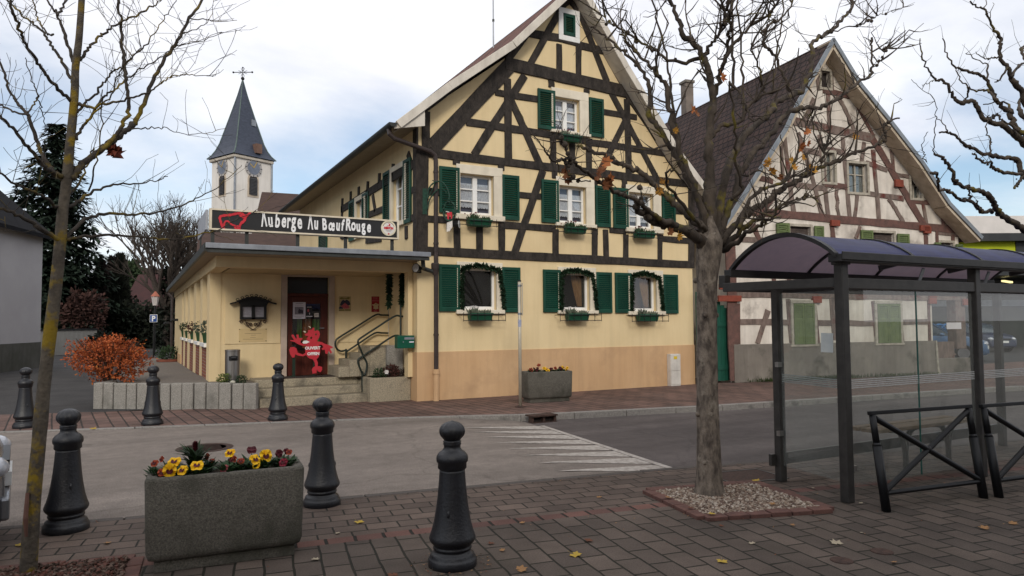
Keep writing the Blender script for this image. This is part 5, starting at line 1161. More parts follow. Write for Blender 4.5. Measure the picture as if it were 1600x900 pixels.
for x in hoops[1:-1]:
    MB().bar((x, arcp(.04)[0], arcp(.04)[1]-.04), (x, arcp(.5)[0]-.25, arcp(.5)[1]-.30), .035, .05).build('roof_strut', m_frame2, bs)
m_shg = glass_mat('shelter_glass', (.83, .88, .86), 1.5, .17, .0, (.42, .44, .42))
def pane(a, b, z0, z1, nm='glass_pane'):
    a = V(a); b = V(b); d = (b-a).normalized(); n_ = V((-d.y, d.x, 0))*.004
    mb = MB(); mb.quad((a.x, a.y, z0), (b.x, b.y, z0), (b.x, b.y, z1), (a.x, a.y, z1))
    o = mb.build(nm, m_shg, bs)
    ed = MB(); ed.box(a.x-.006, a.x+.006, a.y-.006, a.y+.006, z0, z1); ed.build('edge', mat('glass_edge', (.03, .10, .085), scale=5, rough=.2), o)
    zb = 1.02; st_ = MB()
    for k in range(5): st_.quad((a.x-n_.x, a.y-n_.y, zb+k*.018), (b.x-n_.x, b.y-n_.y, zb+k*.018), (b.x-n_.x, b.y-n_.y, zb+k*.018+.011), (a.x-n_.x, a.y-n_.y, zb+k*.018+.011))
    st_.build('stripes', mat('frosted_stripe', (.40, .41, .41), scale=30, rough=.8), o)
pane((5.73, SYF+.06, 0), (5.86, SYB-.05, 0), .17, 1.93)
xm_ = 6.83
pane((PX[0]+.06, SYF-.0, 0), (xm_-.004, SYF, 0), .13, 1.93); pane((xm_+.004, SYF, 0), (PX[1]-.06, SYF, 0), .13, 1.93); pane((PX[1]+.06, SYF, 0), (PX[1]+1.05, SYF, 0), .13, 1.93); pane((PX[1]+1.06, SYF, 0), (PX[2]-.06, SYF, 0), .13, 1.93)
mb = MB()
for x, y, z in ((PX[0]+.06, SYF-.02, .3), (5.86-.04, SYB-.05, .5), (5.86-.04, SYB-.05, 1.2), (PX[0]+.05, SYF+.06, 1.25), (PX[0]+.05, SYF+.06, .45)): MB().box(x-.03, x+.03, y-.02, y+.02, z-.025, z+.025).build('clamp', m_steel, bs)
for x in (onY(1444, 440, 4.2).x, onY(1546, 440, 4.2).x): MB().tube([(x, 4.20, 2.16), (x, 4.25, 2.03)], .016, 8).build('hanger', m_zinc, bs)
# bench inside
bn_ = thing('bench', (7.6, 4.75, 0), 'slim wooden bench on curved steel legs inside the bus shelter', 'bench')
MB().box(6.85, 8.6, 4.72, 4.92, .46, .50).box(6.85, 8.6, 4.95, 5.06, .46, .50).build('seat', mat('bench_wood', (.20, .13, .075), (.12, .08, .05), scale=4, rough=.7, stretch=(1, 9, 9)), bn_, bevel=.006)
for x in (7.5, 8.3):
    MB().tube(crom([V((x-.28, 4.85, .455)), V((x-.12, 4.85, .43)), V((x-.04, 4.85, .33)), V((x, 4.85, .18)), V((x, 4.85, .0))], 5), .03, 8).tube(crom([V((x+.28, 4.85, .455)), V((x+.12, 4.85, .43)), V((x+.04, 4.85, .33)), V((x, 4.85, .18))], 5), .03, 8).build('leg', m_frame, bn_, smooth=True)
# paper sheet taped to the end pane, white sticker on the long pane
q = [hitp(*z_, (5.73, SYF+.06, 0), V((cos(radians(-8.4)), sin(radians(-8.4))*-1*-1, 0)).cross(V((0, 0, 1))) if False else V((.88, -.13, 0)).normalized()) for z_ in ((1283, 520), (1302, 521), (1302, 551), (1283, 550))]
MB().prism([tuple(p) for p in q], (-.003, 0, 0)).build('paper_sheet', mat('pale_paper', (.55, .58, .57), (.46, .50, .50), scale=6, rough=.8), None, org=q[3], tags=('torn pale paper sheet taped to the end glass of the bus shelter', 'paper'))
a, b = onY(1478, 504, SYF), onY(1501, 514, SYF)
MB().box(a.x, b.x, SYF-.008, SYF-.004, b.z, a.z).build('window_sticker', m_white, None, org=(a.x, SYF, b.z), tags=('small white sticker on the long glass wall of the bus shelter', 'sticker'))
m_barr = mat('barrier_black', (.006, .0065, .008), (.004, .0045, .006), scale=9, rough=.45, bump=.1, bscale=60, spec=.3)
# ------------------------------------------------------------------ barriers with St Andrew's cross
ba = thing('street_barrier', (0, 0, 0), 'x', 'barrier', 'black crossed street barriers')
BW, BH = 1.36, .82
for x in (0, BW): 
    MB().tube([(x, 0, -.03), (x, 0, .55)], .040, 12).tube([(x, 0, .55), (x, 0, .58)], [.040, .030], 12).tube([(x, 0, .58), (x, 0, BH)], .030, 12).build('leg', m_barr, ba, smooth=True)
MB().box(-.04, BW+.04, -.022, .022, BH, BH+.034).build('top_rail', m_barr, ba, bevel=.005); MB().tube([(.03, 0, .15), (BW-.03, 0, .15)], .022, 10).build('bottom_rail', m_barr, ba)
MB().tube([(.03, .0, BH-.03), (BW-.03, .0, .17)], .026, 10).build('cross_bar', m_barr, ba); MB().tube([(.03, 0, .17), (BW-.03, 0, BH-.03)], .0255, 10).build('cross_bar', m_barr, ba); MB().ball((BW/2, 0, (BH+.14)/2), .035, 8).build('boss', m_barr, ba, smooth=True)
p0 = onZ(1385, 799); p1 = onZ(1537, 778); a_ = atan2(p1.y-p0.y, p1.x-p0.x); sc1 = (p1-p0).length/BW
place(ba, p0, a_); ba['label'] = 'whole black X-braced barrier standing before the bus shelter'
ba.scale = (sc1, 1, 1); ba.rotation_euler.x = radians(-8)
p2 = onZ(1561, 777); b2 = dup(ba, p2, a_, 'black X-braced barrier cut off by the right edge of the photo'); b2.scale = (sc1, 1, 1); b2.rotation_euler.x = radians(-8)
# ------------------------------------------------------------------ tree pits
m_chip = mat('gravel_chips', (.40, .33, .27), (.10, .07, .055), scale=38, rough=.95, bump=1.0, bscale=60, contrast=(.38, .60))
m_bark = mat('bark_mulch', (.10, .06, .045), (.03, .02, .015), scale=40, rough=1, bump=1, bscale=50)
m_edgebrick = brick_mat('edging_brick', (.16, .078, .062), (.11, .055, .047), (.03, .02, .018), .22, 5, .012, rot=radians(9), offset=0, bump=.6)
def chips(name, corners, m_list, n, size, cam_):
    a, b, c, d = [V(q) for q in corners]; mb = MB()
    for i in range(n):
        u, v_ = random.random(), random.random(); p = a.lerp(b, u).lerp(d.lerp(c, u), v_); r = random.uniform(.5, 1)*size
        e = Euler((random.uniform(-.6, .6), random.uniform(-.6, .6), random.uniform(0, 6.3))).to_matrix()
        mb.cur = random.randrange(len(m_list)); mb.obox(p+V((0, 0, .010+random.uniform(0, .022))), e @ V((r, 0, 0)), e @ V((0, r*.65, 0)), e @ V((0, 0, r*.38)))
    o = mb.build(name, m_list); struct(o, 'stuff'); return o
cl_ = [mat('chip_pale', (.36, .29, .23), (.26, .205, .16), scale=30, rough=.95), mat('chip_tan', (.25, .18, .135), (.17, .12, .09), scale=30, rough=.95), mat('chip_brown', (.15, .10, .078), (.10, .07, .055), scale=30, rough=.95), mat('chip_white', (.44, .38, .32), (.33, .28, .23), scale=30, rough=.95)]
pit = [onZ(1012, 770), onZ(1100, 812), onZ(1296, 800-1), onZ(1180, 757)]
cen = sum(pit, V((0, 0, 0)))/4
def frame_border(name, pts, w, h, m_, label, cat):
    th = thing(name, sum(pts, V((0, 0, 0)))/len(pts), label, cat)
    for i in range(len(pts)):
        a, b = pts[i], pts[(i+1) % len(pts)]; d = (b-a).normalized(); n_ = V((-d.y, d.x, 0))*w
        L_ = (b-a).length; k = max(2, round(L_/.21)); mb = MB()
        for j in range(k):
            p, q = a.lerp(b, (j+.03)/k), a.lerp(b, (j+.97)/k); dz = random.uniform(-.004, .004)
            mb.prism([(p.x-n_.x/2, p.y-n_.y/2, -.05), (q.x-n_.x/2, q.y-n_.y/2, -.05), (q.x+n_.x/2, q.y+n_.y/2, -.05), (p.x+n_.x/2, p.y+n_.y/2, -.05)], (0, 0, .05+h+dz))
        mb.build('brick_row', m_, th, bevel=.006)
    return th
m_edb = mat('edging_red', (.15, .075, .06), (.095, .05, .042), scale=9, rough=.9, bump=.4, bscale=60)
frame_border('tree_pit_border', pit, .12, .035, m_edb, 'square border of red bricks round the gravel at the big tree', 'brick border')
ins = [cen+(q-cen)*.96 for q in pit]
MB().poly([(p.x, p.y, .0045) for p in ins]).build('gravel_bed', m_chip); struct(bpy.data.objects['gravel_bed'], 'stuff')
chips('gravel', [cen+(q-cen)*.93 for q in pit], cl_, 5200, .017, None)
pit2 = [onZ(-90, 905), onZ(45, 1010), onZ(192, 868-2), onZ(60, 845)]
pit2 = [V((-1.25, 5.75, 0)), V((-.75, 4.95, 0)), onZ(215, 862), onZ(150, 838)]
pit2 = [V((-1.05, 5.95, 0)), V((-1.18, 5.05, 0)), V((-.05, 4.92, 0)), V((.02, 5.72, 0))]
c2_ = sum(pit2, V((0, 0, 0)))/4
frame_border('tree_pit_border', pit2, .12, .012, m_edb, 'flush red brick border round the bark-covered pit of the young tree', 'brick border')
MB().poly([(p.x, p.y, .0045) for p in [c2_+(q-c2_)*.95 for q in pit2]]).build('mulch_bed', m_bark); struct(bpy.data.objects['mulch_bed'], 'stuff')
chips('mulch', [c2_+(q-c2_)*.93 for q in pit2], [m_bark, mat('chip_brown', (0, 0, 0)), mat('mulch_red', (.13, .05, .035), (.07, .03, .022), scale=30)], 2600, .016, None)
# ------------------------------------------------------------------ granite palisade bed with the orange shrub
pw = [onZ(398, 639.5), onZ(143, 640)]
w0, w1 = V((2.08, 14.44, 0)), V((-.72, 16.25, 0))
bed = thing('granite_edging', (w0+w1)/2, 'rough grey granite palisade edging a raised bed left of the steps', 'edging')
d = (w1-w0).normalized(); n_ = V((d.y, -d.x, 0))
if n_.y < 0: n_ = -n_
L_ = (w1-w0).length; x = 0
while x < L_-.05:
    wd = random.uniform(.21, .29); wd = min(wd, L_-x); a, b = w0+d*(x+.008), w0+d*(x+wd-.008); off = n_*random.uniform(-.015, .015)
    MB().prism([(a+off)[:2]+(0,) if False else (a.x+off.x, a.y+off.y, -.05), (b.x+off.x, b.y+off.y, -.05), (b.x+off.x+n_.x*.14, b.y+off.y+n_.y*.14, -.05), (a.x+off.x+n_.x*.14, a.y+off.y+n_.y*.14, -.05)], (0, 0, .05+.50+random.uniform(-.012, .012))).build('granite_post', m_granite, bed, bevel=.022)
    x += wd
for k in range(3):
    a = w1+d*.03+n_*(.02+.26*k)+d*(.05*k); b = a+n_*.23+d*.03; e = d*-.14
    MB().prism([(a.x, a.y, -.05), (b.x, b.y, -.05), (b.x+e.x, b.y+e.y, -.05), (a.x+e.x, a.y+e.y, -.05)], (0, 0, .55)).build('granite_post', m_granite, bed, bevel=.02)
MB().poly([(w0.x+.02, w0.y+.12, .455), (w1.x+.15, w1.y+.12, .455), (w1.x+.9, 18.2, .455), (WX+.02, 18.2, .455), (WX+.02, 16.05, .455), (2.25, 15.98, .455)][::-1]).build('gravel_fill', mat('terrace_gravel', (.20, .175, .15), (.12, .105, .09), scale=30, rough=1), bed)
MB().poly([(-.55, 18.2, .435), (1.33, 18.2, .435), (1.33, 33, .25), (.35, 33, .25)]).build('terrace_path', mat('terrace_gravel', (.20, .175, .15), (.12, .105, .09), scale=30, rough=1)); struct(bpy.data.objects['terrace_path'])
def leafcloud(c, rx, ry, rz, n, size, mb, shell=.55, droop=0.0, lump=.25):
    for i in range(n):
        while True:
            v_ = V((random.uniform(-1, 1), random.uniform(-1, 1), random.uniform(-1, 1)))
            if shell < v_.length*random.uniform(.75, 1.25)+.12 and v_.length <= 1: break
        k = 1+lump*mnoise.noise(v_*2.3+V((c[0], c[1], c[2])))
        p = V((c[0]+v_.x*rx*k, c[1]+v_.y*ry*k, c[2]+v_.z*rz*k)); d_ = (v_+V((random.gauss(0, .6), random.gauss(0, .6), random.gauss(0, .6)-droop))).normalized()
        mb.leaf(p, d_, (random.gauss(0, 1), random.gauss(0, 1), 1), size*random.uniform(.6, 1.3), size*.6)
bc = onY(172, 560, 17.0)
bush = thing('orange_shrub', (bc.x, 17.0, .45), 'round shrub with glowing orange autumn leaves behind the granite edging', 'shrub')
m_or = mat('autumn_orange', (.50, .125, .030), (.20, .042, .018), scale=5, rough=.75, contrast=(.3, .7), spots=((.36, .20, .04), 9, .6, .72))
mb = MB(); leafcloud((bc.x+.04, 17.0, bc.z-.02), .62, .62, .43, 3400, .06, mb, .25, .0, .7); leafcloud((bc.x-.50, 17.0, bc.z+.08), .30, .3, .33, 700, .055, mb, .2, 0, .6); leafcloud((bc.x+.45, 16.9, bc.z-.1), .30, .3, .28, 600, .055, mb, .2, 0, .6)
for k in range(70):
    a = random.uniform(0, 2*pi); rr = random.uniform(.2, .95); p = V((bc.x+cos(a)*rr*.70, 17+sin(a)*rr*.7, bc.z+.34-.42*rr*rr)); leafcloud(p, .10, .1, random.uniform(.1, .22), 16, .05, mb, .0)
mb.build('foliage', m_or, bush)
mb = MB()
for k in range(40):
    a = random.uniform(0, 2*pi); e = V((cos(a)*.62, sin(a)*.62, random.uniform(.5, .95))); mb.tube([V((bc.x+cos(a)*.08, 17+sin(a)*.08, .44)), V((bc.x, 17, .44))+e*.5+V((0, 0, .1)), V((bc.x, 17, .44))+e], [.014, .01, .004], 5)
mb.build('stems', mat('twig_brown', (.07, .045, .035), scale=20, rough=.9), bush)
def shrublet(q, z, r, label, m_, y=None, nm='small_shrub', n=260):
    p = onY(q[0], q[1], y); p.z = z; th = thing(nm, p, label, 'plant'); mb = MB(); leafcloud((p.x, p.y, z+r*.75), r, r, r*.8, n, r*.35, mb, .2); mb.build('foliage', m_, th); MB().tube([p, p+V((0, 0, r*.7))], .012, 5).build('stem', m_bark, th)
m_lime = mat('lime_leaves', (.13, .17, .035), (.05, .075, .018), scale=12, rough=.7)
shrublet((350, 585), .455, .13, 'little yellow-green bush left of the steel bin', m_lime, 15.25); shrublet((377, 588), .455, .10, 'low dark green cushion right of the steel bin', m_leafdark, 15.15)
p = onY(364, 590, 15.1); MB().ball((p.x, p.y, .49), .055, 8, .7).build('pale_stone', mat('pale_stone', (.5, .48, .4), scale=10), None, org=(p.x, p.y, .46), smooth=True, tags=('pale round stone lying at the foot of the steel bin', 'stone'))
m_heath = mat('heather_leaves', (.10, .035, .03), (.04, .02, .015), scale=20, rough=.8)
shrublet((611, 578), .475, .17, 'reddish heather bush in the low stone bed by the steps', m_heath, 14.8, 'heather', 420)
for q, lb in (((592, 586), 'trailing green plant at the left of the stone bed'), ((634, 586), 'withered dark plant at the right end of the stone bed')): shrublet(q, .475, .13, lb, m_leafdark if q[0] < 600 else mat('withered', (.06, .04, .025), (.03, .02, .014), scale=10), 14.75)
p = onY(604, 580, 14.65); th = thing('white_flower', (p.x, 14.65, .475), 'small white blossom in front of the heather bush', 'flower'); mf, mcn = MB(), MB(); blossom(mf, mcn, (p.x, 14.65, .60), (-.3, -1, .4), .05); mf.build('petals', m_fl_w, th); MB().tube([(p.x, 14.65, .475), (p.x, 14.655, .6)], .004, 4).build('stem', m_pgr, th)
# flower pots on the wing sills
m_pot = mat('green_pot', (.03, .075, .03), (.02, .05, .02), scale=8, rough=.5)
for k, ((a, b), lb) in enumerate(zip(bays, ('green pot with a pale bushy plant on the sill nearest the porch', 'green pot on the second sill from the porch', 'green pot with a reddish plant on the third sill from the porch', 'green pot on the fourth sill from the porch', 'dark pot on the sill farthest from the porch'))):
    c = V((WX+.06, (a+b)/2, 1.236)); th = thing('flower_pot', c, lb, 'flower pot', 'pots on the wing sills')
    MB().lathe([(.075, 0), (.105, .20), (.115, .205), (.115, .225), (.10, .226)], c, 14).build('pot', m_pot, th); mb = MB(); leafcloud((c.x, c.y, c.z+.33), .15, .16, .15, 160, .07, mb, .1); mb.build('plant', (m_gg, m_gg, m_heath, m_leafdark, m_leafdark)[k], th)
c = onY(263, 575, 28.5); c.z = .03
th = thing('terracotta_tub', c, 'terracotta tub with greenery at the foot of the wing wall', 'tub'); MB().lathe([(.30, 0), (.36, .28), (.40, .29), (.40, .36), (.36, .37)], c, 20).build('tub', mat('terracotta', (.22, .075, .045), (.16, .05, .035), scale=6, rough=.85), th); mb = MB(); leafcloud((c.x, c.y, .6), .38, .38, .28, 400, .1, mb, .1); mb.build('plant', m_leafdark, th)
# ------------------------------------------------------------------ fallen leaves
m_lf = [mat('leaf_tan', (.34, .19, .08), (.22, .11, .045), scale=20, rough=.8), mat('leaf_yellow', (.46, .32, .05), (.34, .22, .035), scale=20, rough=.8), mat('leaf_brown', (.16, .06, .03), (.09, .035, .02), scale=20, rough=.8), mat('leaf_pale', (.42, .36, .26), (.30, .25, .18), scale=20, rough=.8)]
def maple(r, curl=.25):
    """five-lobed plane-tree leaf as a fan of triangles, slightly curled, with a stalk"""
    tips = []
    for k, (a, rr) in enumerate(((-150, .50), (-118, .50), (-98, .78), (-72, .60), (-45, .95), (-20, .68), (0, 1.05), (20, .68), (45, .95), (72, .60), (98, .78), (118, .50), (150, .50))):
        a = radians(a); tips.append((rr*r*cos(a), rr*r*sin(a), curl*r*(rr**2)*random.uniform(.2, 1)))
    vs = [(0, 0, 0)]+tips; fs = [(0, i, i+1) for i in range(1, len(tips))]
    b = len(vs); vs += [(-.1*r, -.012*r, 0), (-.1*r, .012*r, 0), (-1.0*r, .012*r, .1*r), (-1.0*r, -.012*r, .1*r)]; fs.append((b, b+1, b+2, b+3)); return vs, fs
leafmesh = []
for m_ in m_lf:
    vs, fs = maple(1.0); me = bpy.data.meshes.new('fallen_leaf'); me.from_pydata(vs, [], fs); me.materials.append(m_); leafmesh.append(me)
def leafat(p, r, k, label, tilt=(0, 0)):
    o = bpy.data.objects.new('fallen_leaf', leafmesh[k]); COL.objects.link(o); o.location = p; o.scale = (r, r, r); o.rotation_euler = (tilt[0], tilt[1], random.uniform(0, 6.3)); tag(o, label, 'leaf', 'fallen leaves'); return o
LV = [((560, 815), 1, .055, 'large yellow leaf on the kerbside paving left of the nearest bollard'), ((526, 833), 3, .03, 'small pale leaf left of the nearest bollard, nearer than the large yellow one'), ((492, 874), 3, .04, 'pale curled leaf on the paving just right of the near trough'), ((613, 897), 2, .05, 'red-brown leaf at the bottom edge left of the nearest bollard'), ((768, 849), 2, .035, 'brown leaf just right of the nearest bollard'), ((784, 860), 0, .03, 'tan leaf right of the nearest bollard, the nearer of two'), ((812, 890), 0, .055, 'tan leaf at the bottom edge right of the nearest bollard'), ((815, 817), 0, .035, 'tan leaf on the red brick course'), ((922, 844), 2, .05, 'dark rust leaf in the middle of the grey paving'), ((897, 866), 1, .06, 'greenish yellow leaf in the middle of the grey paving'), ((936, 777), 0, .035, 'tan leaf on the kerbside paving left of the gravel square'), ((1128, 876), 1, .05, 'orange-yellow leaf alone below the gravel square'), ((1176, 849), 3, .035, 'pale speck of a leaf below the corner of the brick border'), ((1128, 821), 2, .03, 'small red leaf against the front of the brick border'), ((1113, 803), 1, .045, 'bright yellow leaf on the gravel at the front corner'), ((1180, 751), 1, .055, 'yellow leaf on the dark metal cover'), ((1240, 820), 0, .03, 'tan leaf right of the brick border'), ((1308, 849), 3, .06, 'long pale leaf on the paving below the barrier'), ((1345, 832), 3, .02, 'tiny white leaf below the whole barrier'), ((1541, 825), 0, .055, 'tan leaf right of the whole barrier'), ((1580, 817), 0, .05, 'tan leaf at the right edge of the photo'), ((1482, 756), 0, .05, 'tan leaf on the floor of the bus shelter'), ((1345, 786), 3, .025, 'white scrap of a leaf at the shelter front post'), ((380, 667), 1, .0, ''), ((145, 670), 1, .07, 'yellow leaf lying at the far kerb left of the granite edging'), ((30, 852), 1, .05, 'yellow leaf beside the foot of the young tree'), ((170, 848), 0, .04, 'tan leaf in front of the bollard by the young tree'), ((60, 893), 0, .04, 'brownish leaf on the mulch at the bottom left'), ((1395, 878), 0, .03, 'small tan leaf near the bottom edge below the barrier'), ((1270, 762), 3, .02, 'tiny pale leaf by the rear post of the shelter'), ((1205, 787), 0, .04, 'tan leaf lying on the gravel at its right side'), ((1045, 777), 0, .04, 'tan leaf on the gravel left of the trunk'), ((1080, 793), 2, .035, 'brown leaf on the gravel in front of the trunk'), ((690, 845+40), 2, .025, 'brown scrap at the foot of the nearest bollard')]
for (q, k, r, lb) in LV:
    if r:
        p = onZ(*q, .045 if (1020 < q[0] < 1230 and 760 < q[1] < 806) else (.008 if q != (1180, 751) else .012)); leafat(p, r, k, lb, (random.uniform(-.15, .15), random.uniform(-.15, .15)))
for k, (x, dy) in enumerate(((5.9, .02), (6.75, .05), (7.2, .03), (7.3, .06), (7.35, .02), (7.42, .05), (8.1, .02))):
    leafat((x, 4.155+dy, 2.232), .05, (0, 2, 2, 0, 2, 0, 2)[k], 'brown leaf caught on the front gutter of the shelter roof', (.3, 0))
# crumbs of leaf and twig blown into the joints
mb = MB(); ml3 = [m_lf[0], m_lf[2], mat('twig_litter', (.05, .035, .025), scale=20, rough=1)]
for k in range(520):
    if k < 200: x = random.uniform(-1.5, 9); y = interp(nk, x)-.10-abs(random.gauss(0, .10))
    elif k < 330: x = random.uniform(2, 9); y = interp(nk, x)-1.44-abs(random.gauss(0, .5))
    elif k < 420: a = random.uniform(0, 6.3); x, y = 1.933+cos(a)*random.uniform(.17, .30), 4.503+sin(a)*random.uniform(.17, .30)
    else: x = random.uniform(-1, 8); y = random.uniform(2.6, 6)
    mb.cur = random.choice((0, 1, 1, 2)); r = random.uniform(.004, .014); mb.leaf((x, y, .006), (random.gauss(0, 1), random.gauss(0, 1), .15), (0, 0, 1), r*1.8, r)
struct(mb.build('leaf_litter', ml3), 'stuff')
# ------------------------------------------------------------------ cars
def car(name, loc, rz, label, body, s=1.0):
    th = thing(name, (0, 0, 0), label, 'car'); Lc, Wc = 4.1, .84
    # loft of body cross-sections along x (front = +x)
    secs = [(2.05, .30, .62, .60), (2.0, .25, .72, .74), (1.7, .22, .84, .81), (1.15, .2, .93, .84), (.5, .2, .95, .84), (-.8, .2, .97, .84), (-1.6, .22, .98, .83), (-1.95, .28, .92, .78), (-2.05, .35, .80, .66)]
    def ringc(x, z0, z1, w, crown=.03): return [(x, -w*.93, z0), (x, -w, lerp(z0, z1, .35)), (x, -w*.985, lerp(z0, z1, .8)), (x, -w*.90, z1), (x, 0, z1+crown), (x, w*.90, z1), (x, w*.985, lerp(z0, z1, .8)), (x, w, lerp(z0, z1, .35)), (x, w*.93, z0)]
    mb = MB(); R0 = [ringc(*q) for q in secs]; vs = [p for r in R0 for p in r]; n = 9
    mb.add(vs, [(i*n+j, (i+1)*n+j, (i+1)*n+(j+1) % n, i*n+(j+1) % n) for i in range(len(secs)-1) for j in range(n)]+[tuple(range(n)), tuple(range(len(vs)-1, len(vs)-n-1, -1))])
    mb.build('body', body, th, smooth=True)
    cs = [(.95, .93, .95, .72), (.35, .95, 1.36, .62), (-.2, .95, 1.45, .60), (-1.0, .95, 1.43, .60), (-1.6, .95, 1.30, .60), (-1.9, .95, .98, .68)]
    mb = MB(); vs = []
    for x, z0, z1, w in cs: vs += [(x, -.74, z0), (x, -w, z1), (x, 0, z1+.03), (x, w, z1), (x, .74, z0)]
    n = 5; mb.add(vs, [(i*n+j, (i+1)*n+j, (i+1)*n+j+1, i*n+j+1) for i in range(len(cs)-1) for j in range(n-1)]+[tuple(range(n)), tuple(range(len(vs)-1, len(vs)-n-1, -1))])
    mb.build('glasshouse', m_carglass, th, smooth=False)
    mb = MB(); mb.add([(x, y, z+.006) for x, y, z in [(.33, -.60, 1.37), (.33, .60, 1.37), (-.2, .60, 1.46), (-.2, -.60, 1.46), (-1.0, -.60, 1.44), (-1.0, .60, 1.44), (-1.6, -.6, 1.31), (-1.6, .6, 1.31)]], [(0, 1, 2, 3), (3, 2, 5, 4), (4, 5, 7, 6)])
    for sg in (-1, 1):
        for (xa, za, ya), (xb, zb, yb) in (((.95, .95, .72), (.35, 1.38, .62)), ((-.35, .95, .75), (-.35, 1.45, .61)), ((-1.2, .95, .75), (-1.15, 1.42, .61))): mb.bar((xa, sg*ya, za), (xb, sg*yb, zb), .06, .03)
    mb.build('roof', body, th)
    for x in (1.3, -1.3):
        for sg in (-1, 1):
            o = MB().tube([(x, sg*.70, .31), (x, sg*.86, .31)], .31, 24).build('wheel', m_tyre, th); MB().tube([(x, sg*.855, .31), (x, sg*.868, .31)], .2, 16).build('rim', m_alloy, o)
    for sg in (-1, 1):
        MB().ball((1.93, sg*.58, .66), .15, 8, .62).build('headlight', m_lampg, th, smooth=True); MB().box(-2.07, -1.98, sg*.66-.1, sg*.66+.1, .62, .84).build('tail_light', RED, th, bevel=.02); MB().ball((.62, sg*.93, 1.0), .09, 6, .7).build('mirror', body, th, smooth=True)
    MB().box(2.02, 2.085, -.66, .66, .30, .46).build('bumper', body, th, bevel=.02); MB().box(2.03, 2.09, -.26, .26, .47, .57).build('number_plate', m_white, th); MB().box(2.0, 2.075, -.4, .4, .60, .68).build('grille', m_black, th)
    th.location = loc; th.rotation_euler = (0, 0, rz); th.scale = (s, s, s); return th
m_carglass = mat('car_glass', (.03, .05, .07), (.02, .035, .05), scale=1, rough=.06, spec=.7); m_tyre = mat('tyre', (.015, .015, .015), scale=20, rough=.9); m_alloy = mat('alloy', (.4, .4, .42), scale=5, rough=.3, metal=.8); m_lampg = mat('headlamp', (.55, .56, .60), (.3, .32, .36), scale=12, rough=.08, spec=.8)
c = onZ(8, 880); car('parked_car', (c.x-.08-2.06*cos(.12), c.y+.60-2.06*sin(.12), 0), .12, 'silver-grey car nose just showing at the left edge', mat('car_silver', (.22, .23, .25), (.19, .20, .22), scale=3, rough=.25, metal=.7))
# ================================================================== OLD HALF-TIMBERED HOUSE ON THE RIGHT
TH = radians(9); HO = V((14.1, 13.8, 0)); HU = V((cos(TH), -sin(TH), 0)); HN = V((sin(TH), cos(TH), 0))   # along the front / inwards
def H2(q, off=0.0):
    p = hitp(q[0], q[1], HO+HN*off, HN); return (p-HO).dot(HU), p.z
def W2(s, d, z): return HO+HU*s+HN*d+V((0, 0, z))
zA = zoomer(1040, 40, .35556); zB = zoomer(1100, 300, .35556); zC = zoomer(1100, 430, .25)
m_plaster = mat('old_plaster', (.74, .68, .60), (.58, .52, .45), scale=1.6, rough=.95, bump=.45, bscale=25, streak=.26, spots=((.34, .30, .26), 1.3, .57, .68))
m_cement = mat('cement_plinth', (.225, .20, .17), (.165, .145, .125), scale=1.5, rough=.95, bump=.3, bscale=40, streak=.25, spots=((.05, .048, .035), 1.1, .56, .70))
m_oldtim = mat('weathered_timber', (.215, .160, .135), (.115, .085, .072), scale=7, rough=.9, bump=.6, bscale=40, stretch=(1.5, 1.5, .6), spots=((.12, .035, .028), 2.0, .56, .66))
m_redtim = mat('oxblood_timber', (.155, .080, .066), (.095, .056, .047), scale=7, rough=.85, bump=.5, bscale=40)
m_orangeiron = mat('red_iron', (.24, .055, .03), (.17, .04, .025), scale=8, rough=.7)
m_tile_br = brick_mat('roof_tiles_brown', (.060, .036, .031), (.043, .027, .024), (.012, .008, .008), .24, .20, .022, plane='YZ', bump=1.0)
m_oldgreen = mat('old_green_shutter', (.135, .175, .065), (.095, .13, .05), scale=4, rough=.8, streak=.2); m_oldwin = mat('worn_white_wood', (.44, .40, .33), (.27, .24, .19), scale=9, rough=.85)
h2 = thing('old_timbered_house', tuple(W2(0, 0, 0)), 'shabby pale half-timbered house with a brown tiled roof and red-brown beams', 'house')
VO = -.5
pl2 = [H2(q, VO) for q in ((1143, 333), (1227, 200), (1244, 163), (1300, 64))]
pr2 = [H2(q, VO) for q in ((1346, 132), (1390, 186), (1442, 253), (1484, 317), (1535, 371))]
pk = H2((1302, 60), VO)
rp2 = [(pl2[0][0]-.25, pl2[0][1]-.30)]+[pl2[0], pl2[1], pl2[2], pk]+pr2
def rz2(s):
    for (a, b), (c, d) in zip(rp2, rp2[1:]):
        if a <= s <= c: return b+(d-b)*(s-a)/(c-a)
    return rp2[0][1] if s < rp2[0][0] else rp2[-1][1]
SE = 7.12; SR = H2((1497, 366))[0]; DEP = 11.0
ZP = 1.02
hz = H2((1300, 352))[1]
win2 = [(zA(680, 198), zA(722, 276)), (zA(800, 604), zA(886, 736)), (zA(690, 556), zA(742, 690)), (zA(1075, 668), zA(1124, 760))]
hol = []
for a, b in win2:
    (x0, q1), (x1, q0) = H2(a), H2(b); hol.append([(x0, q0), (x1, q0), (x1, q1), (x0, q1)])
a_, b_ = zB(376, 158), zB(468, 194)
fw = []
for a, b in ((zB(375, 150), zB(466, 196)), (zB(738, 178), zB(832, 222)), (zB(1035, 222), zB(1090, 240))):
    (x0, q1), (x1, q0) = H2(a), H2(b); q0 = min(q0, q1-.75); fw.append((x0, x1, q0, q1)); hol.append([(x0, q0), (x1, q0), (x1, q1), (x0, q1)])
Z1F = H2(zB(1150, 447))[1]       # ceiling beam over the carport
outl = [(0, 0), (SE, 0), (SE, Z1F), (SR, Z1F), (SR, rz2(SR)-.22)]+[(s, z-.22) for s, z in reversed(rp2) if .05 < s < SR-.05]+[(0, rz2(0)-.22)]
vs, fs = holed(outl, hol)
mb = MB(); mb.add([W2(x, 0, y) for x, y, z in vs], fs)
